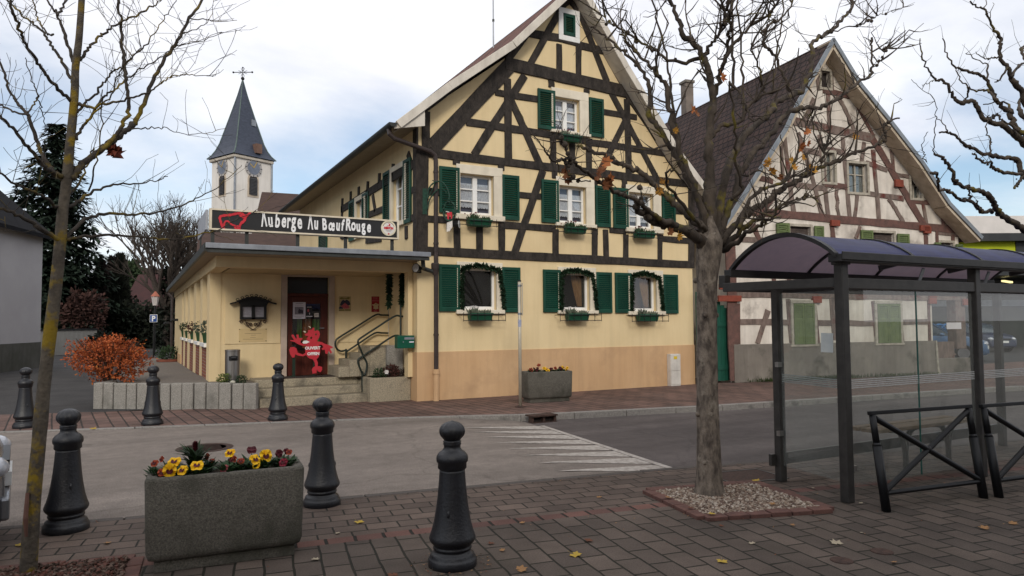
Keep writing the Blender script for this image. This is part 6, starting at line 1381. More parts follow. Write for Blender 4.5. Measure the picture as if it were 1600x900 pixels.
for h in hol:
    for (a, b), (c, d) in zip(h, h[1:]+h[:1]): mb.quad(W2(a, 0, b), W2(c, 0, d), W2(c, .14, d), W2(a, .14, b))
mb.quad(W2(0, 0, 0), W2(0, DEP, 0), W2(0, DEP, rz2(0)-.22), W2(0, 0, rz2(0)-.22)); mb.quad(W2(SE, 0, 0), W2(SE, DEP, 0), W2(SE, DEP, Z1F), W2(SE, 0, Z1F)); mb.quad(W2(SR, 0, Z1F), W2(SR, DEP, Z1F), W2(SR, DEP, rz2(SR)-.22), W2(SR, 0, rz2(SR)-.22))
mb.poly([W2(x, DEP, z) for x, z in outl]); mb.quad(W2(SE, 0, Z1F), W2(SR, 0, Z1F), W2(SR, DEP, Z1F), W2(SE, DEP, Z1F))
mb.build('wall', m_plaster, h2)
mb = MB()
def obx(mb, s0, s1, d0, d1, z0, z1): mb.obox(W2((s0+s1)/2, (d0+d1)/2, (z0+z1)/2), HU*((s1-s0)/2), HN*((d1-d0)/2), (0, 0, (z1-z0)/2)); return mb
obx(mb, -.02, SE+.02, -.05, .1, 0, ZP); mb.build('plinth', m_cement, h2, bevel=.015)
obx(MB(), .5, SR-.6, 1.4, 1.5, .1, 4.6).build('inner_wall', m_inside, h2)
mb = MB(); mb.prism([tuple(W2(SE+.03, -.07, ZP)), tuple(W2(SE+.09, -.07, ZP)), tuple(W2(SE+.14, -.07, .2)), tuple(W2(SE+.20, -.07, 0)), tuple(W2(SE+.08, -.07, 0))], HN*.06); mb.build('corner_trim', m_oldwin, h2)
TM = {0: [], 1: []}
def T2(a, b, w, k=0): TM[k].append((H2(a), H2(b), w))
for a, b, w, k in (((380, 817), (1300, 899), .22, 1), ((553, 418), (918, 497), .24, 0), ((908, 498), (1142, 892), .22, 1), ((735, 165), (910, 480), .10, 1), ((690, 285), (812, 312), .15, 1),
    ((818, 298), (1005, 545), .12, 1), ((1005, 545), (1305, 905), .13, 1), ((600, 545), (682, 563), .15, 0), ((692, 543), (772, 556), .15, 0), ((880, 602), (972, 637), .14, 0), ((1008, 656), (1112, 668), .13, 0), ((555, 696), (695, 716), .16, 0), ((698, 696), (798, 712), .15, 1), ((885, 738), (1045, 762), .15, 0), ((1080, 770), (1205, 786), .14, 1),
    ((712, 295), (718, 432), .13, 0), ((677, 480), (713, 835), .14, 0), ((776, 490), (808, 850), .14, 0), ((910, 545), (937, 862), .14, 0), ((520, 490), (562, 822), .15, 0), ((986, 520), (1002, 640), .12, 0), ((1130, 780), (1146, 878), .13, 0), ((1208, 798), (1222, 890), .12, 1), ((842, 745), (830, 848), .13, 0), ((870, 512), (860, 600), .12, 0), ((470, 760), (428, 812), .14, 1), ((726, 165), (732, 285), .12, 0), ((668, 205), (672, 285), .13, 0),
    ((650, 320), (600, 440), .12, 0), ((412, 672), (470, 684), .14, 1), ((500, 430), (515, 690), .12, 0)): T2(zA(*a), zA(*b), w, k)
for poly, w in ((((750, 310), (775, 345), (800, 395), (826, 457)), .13), (((580, 470), (612, 560), (640, 660), (686, 833)), .13), (((978, 762), (1005, 800), (1025, 835), (1046, 868)), .13), (((752, 712), (748, 745), (756, 775), (752, 800), (761, 842)), .10)):
    for a, b in zip(poly, poly[1:]): T2(zA(*a), zA(*b), w, 0)
for a, b, w, k in (((132, 205), (312, 214), .15, 0), ((125, 442), (1000, 460), .24, 0), ((998, 460), (1150, 468), .16, 0), ((150, 570), (372, 573), .16, 0), ((497, 574), (752, 577), .16, 0), ((868, 572), (988, 570), .16, 0), ((113, 205), (132, 830), .30, 1), ((560, 140), (566, 206), .14, 1), ((971, 170), (975, 236), .14, 1), ((1021, 172), (1023, 232), .11, 1), ((1091, 187), (1092, 216), .11, 1), ((1022, 182), (1130, 192), .08, 0),
    ((212, 140), (246, 222), .14, 1), ((300, 345), (312, 425), .13, 1), ((372, 372), (374, 425), .13, 1), ((741, 375), (742, 445), .13, 1), ((852, 385), (853, 445), .13, 1), ((280, 520), (234, 666), .15, 0), ((366, 470), (384, 668), .13, 0), ((478, 455), (497, 665), .14, 1), ((560, 470), (572, 650), .14, 0), ((741, 480), (757, 662), .14, 1), ((852, 480), (868, 660), .14, 1), ((480, 405), (480, 440), .12, 1), ((566, 470), (590, 540), .12, 0), ((148, 490), (150, 668), .12, 1), ((985, 470), (990, 660), .10, 1), ((685, 150), (665, 205), .11, 0)): T2(zB(*a), zB(*b), w, k)
for k, nm in ((0, 'timber_frame'), (1, 'painted_timber')):
    mb = MB()
    for (x0, q0), (x1, q1), w in TM[k]:
        n = max(2, int(math.hypot(x1-x0, q1-q0)/.45)); dx, dz = x1-x0, q1-q0; ll = math.hypot(dx, dz); nx, nz = -dz/ll, dx/ll; L_, R2 = [], []
        for i in range(n+1):
            t = i/n; o1, o2 = random.uniform(-.014, .014), random.uniform(-.014, .014)
            L_.append((x0+dx*t+nx*(w/2+o1), q0+dz*t+nz*(w/2+o1))); R2.append((x0+dx*t-nx*(w/2+o2), q0+dz*t-nz*(w/2+o2)))
        pr = .022+random.uniform(0, .008)+.004*k; mb.prism([tuple(W2(x, -pr, z)) for x, z in L_+R2[::-1]], HN*(pr+.01))
    mb.build(nm, (m_oldtim, m_redtim)[k], h2)
mb = MB()
for a, b in ((zB(60, 405), zB(158, 430)), (zB(55, 455), zB(156, 482)), (zB(550, 124), zB(588, 152)), (zB(958, 152), zB(988, 184)), (zB(470, 458), zB(508, 488)), (zB(980, 436), zB(1014, 462)), (zB(980, 464), zB(1012, 492)), (zA(1110, 878), zA(1150, 905)), (zA(1000, 678), zA(1035, 712)), (zB(1128, 470), zB(1160, 498))):
    (x0, q1), (x1, q0) = H2(a), H2(b); obx(MB(), x0, x1, -.10, -.03, q0, q1).build('tie_plate', m_orangeiron, h2, bevel=.008)
def window2(x0, x1, z0, z1, style):
    mb = MB(); f = .07
    for q in ((x0-f, x1+f, z1, z1+f), (x0-f, x1+f, z0-f, z0), (x0-f, x0, z0, z1), (x1, x1+f, z0, z1)): obx(mb, q[0], q[1], -.04, .05, q[2], q[3])
    w = mb.build('window', m_oldwin, h2)
    obx(MB(), x0, x1, .125, .135, z0, z1).build('pane', m_glassw if style != 'hole' else m_inside, w)
    if style == 'cross':
        mb = MB(); xm = (x0+x1)/2; obx(mb, xm-.025, xm+.025, .09, .12, z0, z1); obx(mb, x0, x0+.05, .09, .12, z0, z1); obx(mb, x1-.05, x1, .09, .12, z0, z1); obx(mb, x0+.05, xm-.025, .095, .118, lerp(z0, z1, .62), lerp(z0, z1, .62)+.03); obx(mb, xm+.025, x1-.05, .095, .118, lerp(z0, z1, .62), lerp(z0, z1, .62)+.03); mb.build('sash', m_oldwin, w); obx(MB(), x0+.02, x1-.02, .145, .15, z0, z1).build('curtain', mat('grey_net', (.60, .57, .53), (.36, .34, .32), scale=14, rough=.9, stretch=(6, 6, .4)), w)
    if style == 'blind':
        mb = MB(); n = 9
        for i in range(n): obx(mb, x0, x1, .06+.01*(i % 2), .09, lerp(z1-.30, z1, i/n)+.004, lerp(z1-.30, z1, (i+1)/n)-.006)
        mb.build('roller_blind', mat('old_blind', (.13, .10, .085), (.08, .062, .055), scale=9), w)
for k, (a, b) in enumerate(win2):
    (x0, q1), (x1, q0) = H2(a), H2(b); window2(x0, x1, q0, q1, ('hole', 'cross', 'cross', 'cross')[k])
for q in fw: window2(*q, 'blind')
def shut2(a, b, full=False):
    (x0, q1), (x1, q0) = (H2(a), H2(b)) if not isinstance(a, float) else None
    mb = MB(); xm = (x0+x1)/2
    for u0, u1 in (((x0, xm-.005), (xm+.005, x1)) if full else ((x0, x1),)):
        st = .06; zm = lerp(q0, q1, .62) if full else q0+.06
        obx(mb, u0, u0+st, -.085, -.045, q0, q1); obx(mb, u1-st, u1, -.085, -.045, q0, q1); obx(mb, u0+st, u1-st, -.085, -.045, q1-.07, q1); obx(mb, u0+st, u1-st, -.085, -.045, q0, q0+.06)
        if full: obx(mb, u0+st, u1-st, -.075, -.05, q0+.06, zm-.05); obx(mb, u0+st, u1-st, -.085, -.045, zm-.05, zm); obx(mb, (u0+u1)/2-.006, (u0+u1)/2+.006, -.079, -.074, q0+.06, zm-.05)
        n = max(5, int((q1-.07-zm)/.055))
        for i in range(n):
            z = lerp(zm, q1-.07, (i+.5)/n); mb.obox(W2((u0+u1)/2, -.064, z), HU*((u1-u0)/2-st), HN*-.014+V((0, 0, -(q1-zm)/n*.4)), V((0, 0, .004)))
    return mb.build('shutter', m_oldgreen, h2)
for a, b in ((zB(312, 136), zB(371, 260)), (zB(478, 150), zB(521, 262)), (zB(682, 168), zB(737, 280)), (zB(842, 184), zB(896, 282)), (zB(1006, 222), zB(1034, 300)), (zB(1099, 230), zB(1130, 300))): shut2(a, b)
for a, b in ((zB(386, 490), zB(481, 668)), (zB(753, 492), zB(858, 662))):
    shut2(a, b, True); (x0, q1), (x1, q0) = H2(a), H2(b); mb = MB()
    for q in ((x0-.09, x1+.09, q1+.01, q1+.09), (x0-.12, x1+.14, q0-.06, q0-.005), (x0-.09, x0-.01, q0, q1), (x1+.01, x1+.09, q0, q1)): obx(mb, q[0], q[1], -.075, .0, q[2], q[3])
    mb.build('shutter_surround', m_oldwin, h2)
# roof with verge flashing and soffit
mb = MB()
for (a, b), (c, d) in zip(rp2, rp2[1:]):
    n = V((-(d-b), c-a)).normalized()*.09
    mb.prism([tuple(W2(a, VO+.01, b)), tuple(W2(c, VO+.01, d)), tuple(W2(c-n.x, VO+.01, d-n.y)), tuple(W2(a-n.x, VO+.01, b-n.y))], HN*(DEP+.3-VO))
r2 = mb.build('roof', m_tile_br, h2)
mb = MB(); ms = MB()
for (a, b), (c, d) in zip(rp2, rp2[1:]):
    n = V((-(d-b), c-a)).normalized(); k1 = .12
    k1 = .085
    mb.prism([tuple(W2(a+n.x*.03, VO-.03, b+n.y*.03)), tuple(W2(c+n.x*.03, VO-.03, d+n.y*.03)), tuple(W2(c-n.x*k1, VO-.03, d-n.y*k1)), tuple(W2(a-n.x*k1, VO-.03, b-n.y*k1))], HN*.04)
    ms.prism([tuple(W2(a-n.x*.10, VO+.012, b-n.y*.10)), tuple(W2(c-n.x*.10, VO+.012, d-n.y*.10)), tuple(W2(c-n.x*.17, VO+.012, d-n.y*.17)), tuple(W2(a-n.x*.17, VO+.012, b-n.y*.17))], HN*(-VO-.02))
mb.build('verge_flashing', mat('blue_zinc', (.24, .265, .29), (.18, .20, .22), scale=4, rough=.55, metal=.3), r2); ms.build('verge_soffit', mat('aged_soffit', (.58, .49, .37), (.42, .34, .25), scale=3, rough=.85, streak=.2), r2)
# chimney on the left slope
cp = hitp(1072, 150, HO+HN*7.5, HN); cs_ = (cp-HO).dot(HU)
ch = obx(MB(), cs_-.17, cs_+.17, 7.25, 7.6, rz2(cs_)-.6, cp.z+.45); ch.build('chimney', mat('chimney_render', (.20, .165, .14), (.13, .11, .095), scale=3, rough=.95), r2); obx(MB(), cs_-.21, cs_+.21, 7.2, 7.65, cp.z+.45, cp.z+.55).build('chimney_cap', m_cement, r2); obx(MB(), cs_-.42, cs_+.42, 7.0, 7.15, rz2(cs_)-.2, rz2(cs_)+.35).build('flashing', m_zinc, r2)
# carport under the right end: post and back
(px0, _), (px1, _) = H2(zB(1100, 500)), H2(zB(1148, 500))
obx(MB(), px0+.06, px1, .0, .32, .75, Z1F).build('carport_post', m_oldtim, h2, bevel=.02); obx(MB(), SE+.02, px1+.1, -.05, .22, 0, .48).build('carport_wall', m_cement, h2, bevel=.02)
mb = MB(); n = 18
for i in range(n): s = lerp(SE+.1, px0, i/n); obx(mb, s, s+.045, .05, .08, .48, .98)
obx(mb, SE+.05, px0+.1, .081, .11, .56, .61); obx(mb, SE+.05, px0+.1, .081, .11, .88, .93)
g_ = thing('picket_fence', tuple(W2(SE+.5, .08, .48)), 'low grey slatted fence on the carport wall of the shabby house', 'fence'); mb.build('slats', m_oldtim, g_)
# green yard gate between the houses
gp0, gp1 = onY(1112, 600, 13.95), onY(1143, 600, 13.95)
gt = thing('yard_gate', ((gp0.x+gp1.x)/2-.2, 13.95, 0), 'dark green boarded yard gate with a curved top between the two houses', 'gate')
mb = MB(); n = 8; xa, xb = gp0.x-.5, 14.06
for i in range(n):
    x0, x1 = lerp(xa, xb, i/n), lerp(xa, xb, (i+1)/n)-.008; t = i/(n-1); zt_ = 2.42-.42*max(0, (t-.55)/.45)**.5 if t > .55 else 2.42
    mb.box(x0, x1, 13.93, 13.965, .06, zt_)
mb.build('boards', mat('gate_green', (.010, .085, .055), (.008, .065, .042), scale=5, rough=.6, streak=.2), gt); mb = MB(); [MB().box(xa, xb, 13.91, 13.929, q_, q_+.12).build('ledge', mat('gate_green', (0, 0, 0)), gt) for q_ in (.35, 1.5)]
# weeds along the foot of the plinth
mb = MB()
for k in range(900):
    s = random.choice((random.gauss(1.2, .35), random.gauss(2.9, .6), random.gauss(3.2, .6), random.gauss(5.4, .8), random.uniform(.3, SE))); p = W2(max(.1, min(SE, s)), -.08-random.random()*.08, .0); mb.leaf(p, (random.gauss(0, .5), random.gauss(0, .5), 1), (1, 0, 0), random.uniform(.05, .17), .018)
mb.build('weeds', mat('weeds', (.06, .09, .025), (.03, .045, .015), scale=6, rough=.9)); struct(bpy.data.objects['weeds'], 'stuff')

# ================================================================== BACKGROUND
# lime building behind on the right
D_ = 40
lb_ = thing('lime_building', tuple(atD(1560, 560, D_)[:2])+(0,), 'modern lime-green building with a white roof parapet behind the shabby house', 'building')
m_limew = mat('lime_render', (.46, .52, .02), (.42, .48, .02), scale=2, rough=.8); m_whp = mat('white_cladding', (.62, .58, .55), (.55, .52, .49), scale=2, rough=.7); m_dkp = mat('dark_cladding', (.03, .032, .034), (.02, .022, .024), scale=2, rough=.5)
def slab(parent, nm, px0, px1, py0, py1, d0, dep, m_):
    a, b = atD(px0, py0, d0), atD(px1, py1, d0); rt = V((cos(YAW), -sin(YAW), 0)); fw_ = V((sin(YAW), cos(YAW), 0))
    w = (b-a).dot(rt); c = a+rt*w/2+fw_*dep/2; z0, z1 = min(a.z, b.z), max(a.z, b.z)
    return MB().obox((c.x, c.y, (z0+z1)/2), rt*w/2, fw_*dep/2, (0, 0, (z1-z0)/2)).build(nm, m_, parent)
slab(lb_, 'roof_parapet', 1450, 1900, 338, 366, D_+1.0, 10, m_whp); slab(lb_, 'eaves_band', 1440, 1900, 365, 374, D_-.6, 3, m_dkp); slab(lb_, 'wall', 1420, 1586, 372, 396, D_, 10, m_limew); slab(lb_, 'end_wall', 1587, 1900, 372, 396, D_-.05, 9.9, m_dkp)
slab(lb_, 'canopy', 1380, 1900, 396, 428, D_-1.5, 8, m_dkp); slab(lb_, 'shop_front', 1380, 1900, 428, 545, D_+3, 2, mat('shop_dark', (.028, .034, .030), (.015, .018, .016), scale=.6, rough=.3)); slab(lb_, 'window_band', 1400, 1900, 470, 476, D_+2.9, .1, m_zinc)
m_lamp = bpy.data.materials.new('tube_light'); m_lamp.use_nodes = True; _b = m_lamp.node_tree.nodes['Principled BSDF']; _b.inputs['Emission Color'].default_value = (1, .85, .4, 1); _b.inputs['Emission Strength'].default_value = 1.3; _b.inputs['Base Color'].default_value = (.8, .7, .3, 1)
for px in (1515, 1567): a = atD(px, 439, D_+1); b = atD(px+13, 441, D_-.5); MB().bar(a, b, .16, .10).build('tube_lamp', m_lamp, lb_)
c1 = atD(1446, 560, 29); car('parked_car', (c1.x, c1.y, 0), -radians(62), 'blue car parked beyond the picket fence of the shabby house', mat('car_blue', (.03, .09, .20), (.025, .08, .17), scale=3, rough=.3, spec=.6), 1.05)
c1 = atD(1528, 560, 37); car('parked_car', (c1.x-.3, c1.y, 0), -radians(115), 'dark blue car facing us right of the carport post', mat('car_navy', (.02, .03, .07), (.018, .025, .06), scale=3, rough=.3, spec=.6), 1.0)
vn = atD(1523, 545, 47); v_ = thing('yellow_van', (vn.x, vn.y, 0), 'yellow box van parked behind the carport post', 'van')
m_van = mat('van_yellow', (.42, .28, .06), (.36, .24, .05), scale=3, rough=.4)
MB().box(vn.x-1.2, vn.x+1.0, vn.y, vn.y+4.2, .5, 2.75).build('box', m_van, v_, bevel=.08); MB().box(vn.x-1.1, vn.x+.9, vn.y-1.3, vn.y-.01, .45, 1.75).build('cab', m_van, v_, bevel=.18); MB().box(vn.x-.95, vn.x+.75, vn.y-1.06, vn.y-.3, 1.3, 1.86).build('windscreen', m_carglass, v_, bevel=.1)
for sx_ in (-1.0, .8): MB().tube([(vn.x+sx_-.1, vn.y-.7, .36), (vn.x+sx_+.1, vn.y-.7, .36)], .36, 16).build('wheel', m_tyre, v_)
rk = atD(1461, 525, 31); rkt = thing('blue_rack', (rk.x, rk.y, 0), 'bright blue tubular rack beyond the carport of the shabby house', 'rack')
for k in range(3): MB().tube(crom([V((rk.x-.6+k*.55, rk.y, 0)), V((rk.x-.6+k*.55, rk.y, 1.15)), V((rk.x-.4+k*.55, rk.y, 1.4)), V((rk.x+.0+k*.55, rk.y, 1.4)), V((rk.x+.2+k*.55, rk.y, 1.15)), V((rk.x+.2+k*.55, rk.y, 0))], 3), .05, 6).build('hoop', mat('rack_blue', (.03, .14, .34), scale=4, rough=.5), rkt)

# church tower
ce = atD(366, 330, 60); ct = thing('church_tower', (ce.x, ce.y, 0), 'white church tower with a steep slate spire, clock faces and a cross', 'church tower')
a1 = radians(64.5); a2 = radians(-25.5); U1 = V((sin(a1), cos(a1), 0)); U2 = V((sin(a2), cos(a2), 0)); TWD = 3.55
z_e = atD(366, 239, 60).z
c0 = V((ce.x, ce.y, 0)); mid = c0+U1*TWD/2+U2*TWD/2
def tp(a, b, z): return c0+U1*a+U2*b+V((0, 0, z))
m_chw = mat('church_render', (.72, .68, .63), (.64, .60, .55), scale=.6, rough=.9, streak=.12); m_slate = mat('slate', (.050, .060, .088), (.030, .037, .056), scale=3, rough=.55, stretch=(1, 1, 3)); m_cop = mat('copper_green', (.12, .165, .15), (.08, .11, .10), scale=5, rough=.7)
mb = MB(); mb.prism([tp(0, 0, 0), tp(TWD, 0, 0), tp(TWD, TWD, 0), tp(0, TWD, 0)], (0, 0, z_e)); mb.build('wall', m_chw, ct)
mb = MB(); o_ = .2
mb.prism([tp(-o_, -o_, z_e-.30), tp(TWD+o_, -o_, z_e-.30), tp(TWD+o_, TWD+o_, z_e-.30), tp(-o_, TWD+o_, z_e-.30)], (0, 0, .29)); mb.build('cornice', mat('church_cornice', (.56, .50, .42), scale=2), ct, bevel=.08)
ap_ = atD(380, 124, 63); zap = ap_.z
def lvl(h, f): return [tp(TWD/2+(x-TWD/2)*f, TWD/2+(y-TWD/2)*f, lerp(z_e, zap, h)) for x, y in ((-.32, -.32), (TWD+.32, -.32), (TWD+.32, TWD+.32), (-.32, TWD+.32))]
lv = [lvl(0, 1), lvl(.05, .86), (lvl(.11, .75)), lvl(.20, .64), lvl(.5, .385), lvl(.8, .145), lvl(1.0, .008)]
mb = MB()
for a, b in zip(lv, lv[1:]):
    for i in range(4): j = (i+1) % 4; mb.quad(a[i], a[j], b[j], b[i])
sp_ = mb.build('spire', m_slate, ct)
for i in range(4): MB().tube([l[i] for l in lv], [.06, .06, .055, .05, .05, .04, .03], 6).build('hip_flashing', m_cop, sp_)
q = lvl(.44, .45); MB().obox((q[0]+(q[1]-q[0])*.78)+V((0, 0, .1)), U1*.22, U2*.08-V((0, 0, 0)), (0, 0, .28)).build('hatch', m_zinc, sp_)
q = lvl(.10, .83); MB().obox((q[0]+(q[1]-q[0])*.62)+V((0, 0, .1)), U1*.28, U2*.3, (0, 0, .42)).build('dormer', mat('dormer_brown', (.17, .10, .075), scale=4), sp_)
tipm = lv[-1][0]; tc_ = mid+V((0, 0, zap)); zx = atD(380, 105, 63).z
mb = MB(); mb.tube([tc_-V((0, 0, .3)), V((tc_.x, tc_.y, zx))], .035, 6); zc_ = lerp(zap, zx, .62); rtv = V((cos(YAW), -sin(YAW), 0)); mb.tube([V((tc_.x, tc_.y, zc_))-rtv*.85, V((tc_.x, tc_.y, zc_))+rtv*.85], .035, 6)
for sg in (-1, 1): mb.ball(V((tc_.x, tc_.y, zc_))+rtv*sg*.85, .09, 6)
mb.ball((tc_.x, tc_.y, zap+.1), .16, 8); mb.ball((tc_.x, tc_.y, zx), .08, 6)
for k in range(8):
    a = k*pi/4+pi/8; mb.tube([V((tc_.x, tc_.y, zc_))+rtv*.12*cos(a)+V((0, 0, .12*sin(a))), V((tc_.x, tc_.y, zc_))+rtv*.42*cos(a)+V((0, 0, .42*sin(a)))], .02, 4)
mb.build('cross', m_iron, ct)
m_clock = mat('clock_blue_grey', (.17, .19, .24), (.12, .14, .18), scale=3, rough=.6); m_gold = mat('clock_gold', (.50, .34, .10), scale=5, rough=.4, metal=.3); m_ring = mat('clock_ring', (.40, .38, .37), scale=5)
def face(pos, ax, nrm):
    n = 40; nn = V(nrm); mb = MB(); mb.tube([pos, pos+nn*.08], 0.80, n); f_ = mb.build('clock', m_ring, ct); MB().tube([pos+nn*.05, pos+nn*.10], .60, n).build('dial', m_clock, f_)
    mb = MB()
    for k in range(12): a = k*pi/6; p = pos+nn*.086+V(ax)*.74*cos(a)+V((0, 0, .74*sin(a))); mb.obox(p, (V(ax)*cos(a)+V((0, 0, sin(a))))*.09, (V(ax)*-sin(a)+V((0, 0, cos(a))))*.03, nn*.006)
    mb.build('numerals', m_iron, f_)
    mb = MB()
    for a, l in ((radians(62), .62), (radians(140), .48)): mb.bar(pos+nn*.11, pos+nn*.11+V(ax)*l*cos(a)+V((0, 0, l*sin(a))), .07, .03, up=nrm)
    mb.build('hands', m_gold, f_)
zck = atD(395, 260, 61).z
face(tp(TWD*.50, 0, zck), U1, -U2); face(tp(0, TWD*.52, zck), -U2, -U1)
def louvre(o0, ax, nrm, w, z0, z1):
    n = 12; ax = V(ax); nn = V(nrm); mb = MB()
    arch = [(-w/2, z0), (w/2, z0), (w/2, z1)]+[(w/2*cos(a), z1+w/2*sin(a)) for a in [radians(180*k/10) for k in range(1, 10)]]+[(-w/2, z1)]
    big = [(x*1.35, z+(.12 if z >= z1 else (-.2 if z == z0 else 0))) for x, z in arch]
    f_ = MB().prism([o0+ax*x+V((0, 0, z))+nn*.0 for x, z in big], nn*.05).build('louvre_surround', mat('church_stone', (.55, .46, .36), scale=3), ct)
    MB().prism([o0+ax*x+V((0, 0, z))+nn*.051 for x, z in arch], nn*.02).build('opening', m_inside, f_)
    for i in range(n): z = lerp(z0, z1+w*.2, (i+.5)/n); mb.obox(o0+V((0, 0, z))+nn*.10, ax*w*.44, nn*.05-V((0, 0, .06)), V((0, 0, .02)))
    mb.build('louvres', mat('louvre_grey', (.06, .06, .065), scale=4), f_)
zl0, zl1 = atD(395, 303, 61).z, atD(395, 279, 61).z
louvre(tp(TWD*.50, 0, 0), U1, -U2, 0.80, zl0, zl1); louvre(tp(0, TWD*.52, 0), U2, -U1, .80, zl0, zl1)
MB().tube([tp(-.05, -.08, z_e-.3), tp(-.05, -.08, 2)], .09, 6).tube([tp(TWD+.05, -.08, z_e-.3), tp(TWD+.05, -.08, 2)], .09, 6).build('downpipe', m_zinc, ct)
# village house with a brown roof between tower and inn
def gable_house(nm, o, ax, w, dep, zw, zr, mw, mr, label, cat='house', base=0.0, chim=None, win=(), hip=0.0):
    """ridge along ax; o = front-left corner, dep goes away"""
    ax = V(ax).normalized(); dv = V((-ax.y, ax.x, 0)); o = V(o); th = thing(nm, o, label, cat)
    f = lambda a, d, z: o+ax*a+dv*d+V((0, 0, z-o.z))
    mb = MB(); mb.prism([f(0, 0, base), f(w, 0, base), f(w, 0, zw), f(0, 0, zw)], dv*dep)
    for a in ((0, w) if not hip else (w,)): mb.poly([f(a, 0, zw), f(a, dep, zw), f(a, dep/2, zr-.1)])
    mb.build('wall', mw, th); mb = MB(); e = .5; sl_ = (zr-zw)/(dep/2)
    mb.prism([f(-.35, -e, zw-e*sl_+.12), f(w+.35, -e, zw-e*sl_+.12), f(w+.35, dep/2, zr+.12), f(-.35+hip, dep/2, zr+.12)], (0, 0, -.12)); mb.prism([f(-.35, dep+e, zw-e*sl_+.12), f(w+.35, dep+e, zw-e*sl_+.12), f(w+.35, dep/2+.001, zr+.12), f(-.35+hip, dep/2+.001, zr+.12)], (0, 0, -.12))
    if hip: mb.poly([f(-.35, -e, zw-e*sl_+.12), f(-.35, dep+e, zw-e*sl_+.12), f(-.35+hip, dep/2, zr+.12)])
    rf_ = mb.build('roof', mr, th)
    for a, z0 in win:
        w_ = MB().prism([f(a, -.03, z0), f(a+1.0, -.03, z0), f(a+1.0, -.03, z0+1.3), f(a, -.03, z0+1.3)], dv*.03).build('window', m_dkp, th); MB().prism([f(a-.08, -.04, z0-.08), f(a+1.08, -.04, z0-.08), f(a+1.08, -.04, z0), f(a-.08, -.04, z0)], dv*.04).build('sill', m_white, w_)
    if chim: MB().obox(f(chim[0], chim[1], zr+.1), ax*.3, dv*.3, (0, 0, .9)).build('chimney', m_brick, rf_)
    return th
m_tile_f = mat('far_tiles', (.075, .048, .040), (.055, .036, .032), scale=2.5, rough=.9, bump=.4, bscale=9, stretch=(1, 1, 4))
p0 = atD(300, 400, 33); rt = V((cos(YAW), -sin(YAW), 0))
p0 = atD(318, 400, 33)
gable_house('outbuilding', (p0.x, p0.y, 0), V((.95, -.10, 0)), 3.2, 5, 3.6, 6.2, mat('village_wall', (.45, .40, .33), scale=1, rough=.9), m_tile_f, 'low outbuilding whose brown roof just shows under the left part of the roof sign', win=((1.0, 1.2),))
p0 = atD(386, 400, 36)
gable_house('village_house', (p0.x, p0.y, 0), V((.95, -.10, 0)), 7.5, 8, 4.0, 9.1, mat('village_wall', (0, 0, 0)), m_tile_f, 'house with a plain brown tiled roof between the church tower and the inn', win=((1.5, 1.2), (4.5, 1.2)), hip=1.2)
# grey house at the left edge
ga, gb_ = V((-3.35, 33.4, 0)), V((-4.35, 30.2, 0))
gd = (ga-gb_).normalized(); gn = V((gd.y, -gd.x, 0)); gn = gn if gn.y < 0 or gn.x > 0 else -gn
gh = thing('grey_house', ga, 'plain grey rendered house wall at the left edge beside the lane', 'house')
m_greyw = mat('grey_render', (.38, .37, .385), (.33, .32, .335), scale=.5, rough=.92, bump=.2, bscale=20)
za = atD(66, 364, (ga-CAMLOC).dot(_f)).z; zb_ = hitp(0, 330, ga, gn).z
gl = gb_-gd*14; iv = -gn if gn.x > 0 else gn
mb = MB(); mb.prism([ga, gl, gl+V((0, 0, za)), ga+V((0, 0, za))], -gn*9); mb.build('wall', m_greyw, gh)
mb = MB(); a2_ = ga+gn*.03; b2_ = gl+gn*.03; mb.prism([a2_, b2_, b2_+V((0, 0, 1.0)), a2_+V((0, 0, 1.0))], -gn*.06); mb.build('plinth', mat('grey_plinth', (.10, .098, .09), (.06, .06, .05), scale=1, rough=.95, streak=.3), gh)
mb = MB(); ov = gn*.35; up_ = V((0, 0, za)); mb.prism([ga+gd*.35+ov+up_-V((0, 0, .1)), gl+ov+up_-V((0, 0, .1)), gl-gn*4.5+up_+V((0, 0, 4.3)), ga+gd*.1-gn*4.5+up_+V((0, 0, 4.3))], (0, 0, -.15)); mb.prism([ga+gd*.3-gn*9.4+up_-V((0, 0, .1)), gl-gn*9.4+up_-V((0, 0, .1)), gl-gn*4.51+up_+V((0, 0, 4.3)), ga+gd*.1-gn*4.51+up_+V((0, 0, 4.3))], (0, 0, -.15)); mb.build('roof', mat('dark_roof', (.014, .014, .016), (.009, .009, .011), scale=3, rough=.95, spec=.1), gh)
mb = MB(); mb.poly([ga+up_, ga-gn*9+up_, ga-gn*4.5+up_+V((0, 0, 4.1))]); mb.build('gable', m_greyw, gh)
# low pale wall behind the lane
wa, wb = atD(60, 560, 38), atD(151, 560, 41)
wl = thing('garden_wall', ((wa.x+wb.x)/2, (wa.y+wb.y)/2, 0), 'low whitewashed garden wall at the end of the lane', 'wall')
zt_ = atD(100, 516, 39.5).z; d = (V((wb.x, wb.y, 0))-V((wa.x, wa.y, 0))); nn_ = V((-d.y, d.x, 0)).normalized()*.3
mb = MB(); mb.prism([V((wa.x, wa.y, 0)), V((wb.x, wb.y, 0)), V((wb.x, wb.y, zt_)), V((wa.x, wa.y, zt_))], nn_); mb.build('wall', mat('whitewash', (.40, .385, .36), (.32, .31, .28), scale=.8, rough=.9, streak=.3), wl); mb = MB(); mb.prism([V((wa.x, wa.y, zt_))-nn_*.2, V((wb.x, wb.y, zt_))-nn_*.2, V((wb.x, wb.y, zt_+.08))-nn_*.2, V((wa.x, wa.y, zt_+.08))-nn_*.2], nn_*1.4); mb.build('coping', m_dkp, wl)
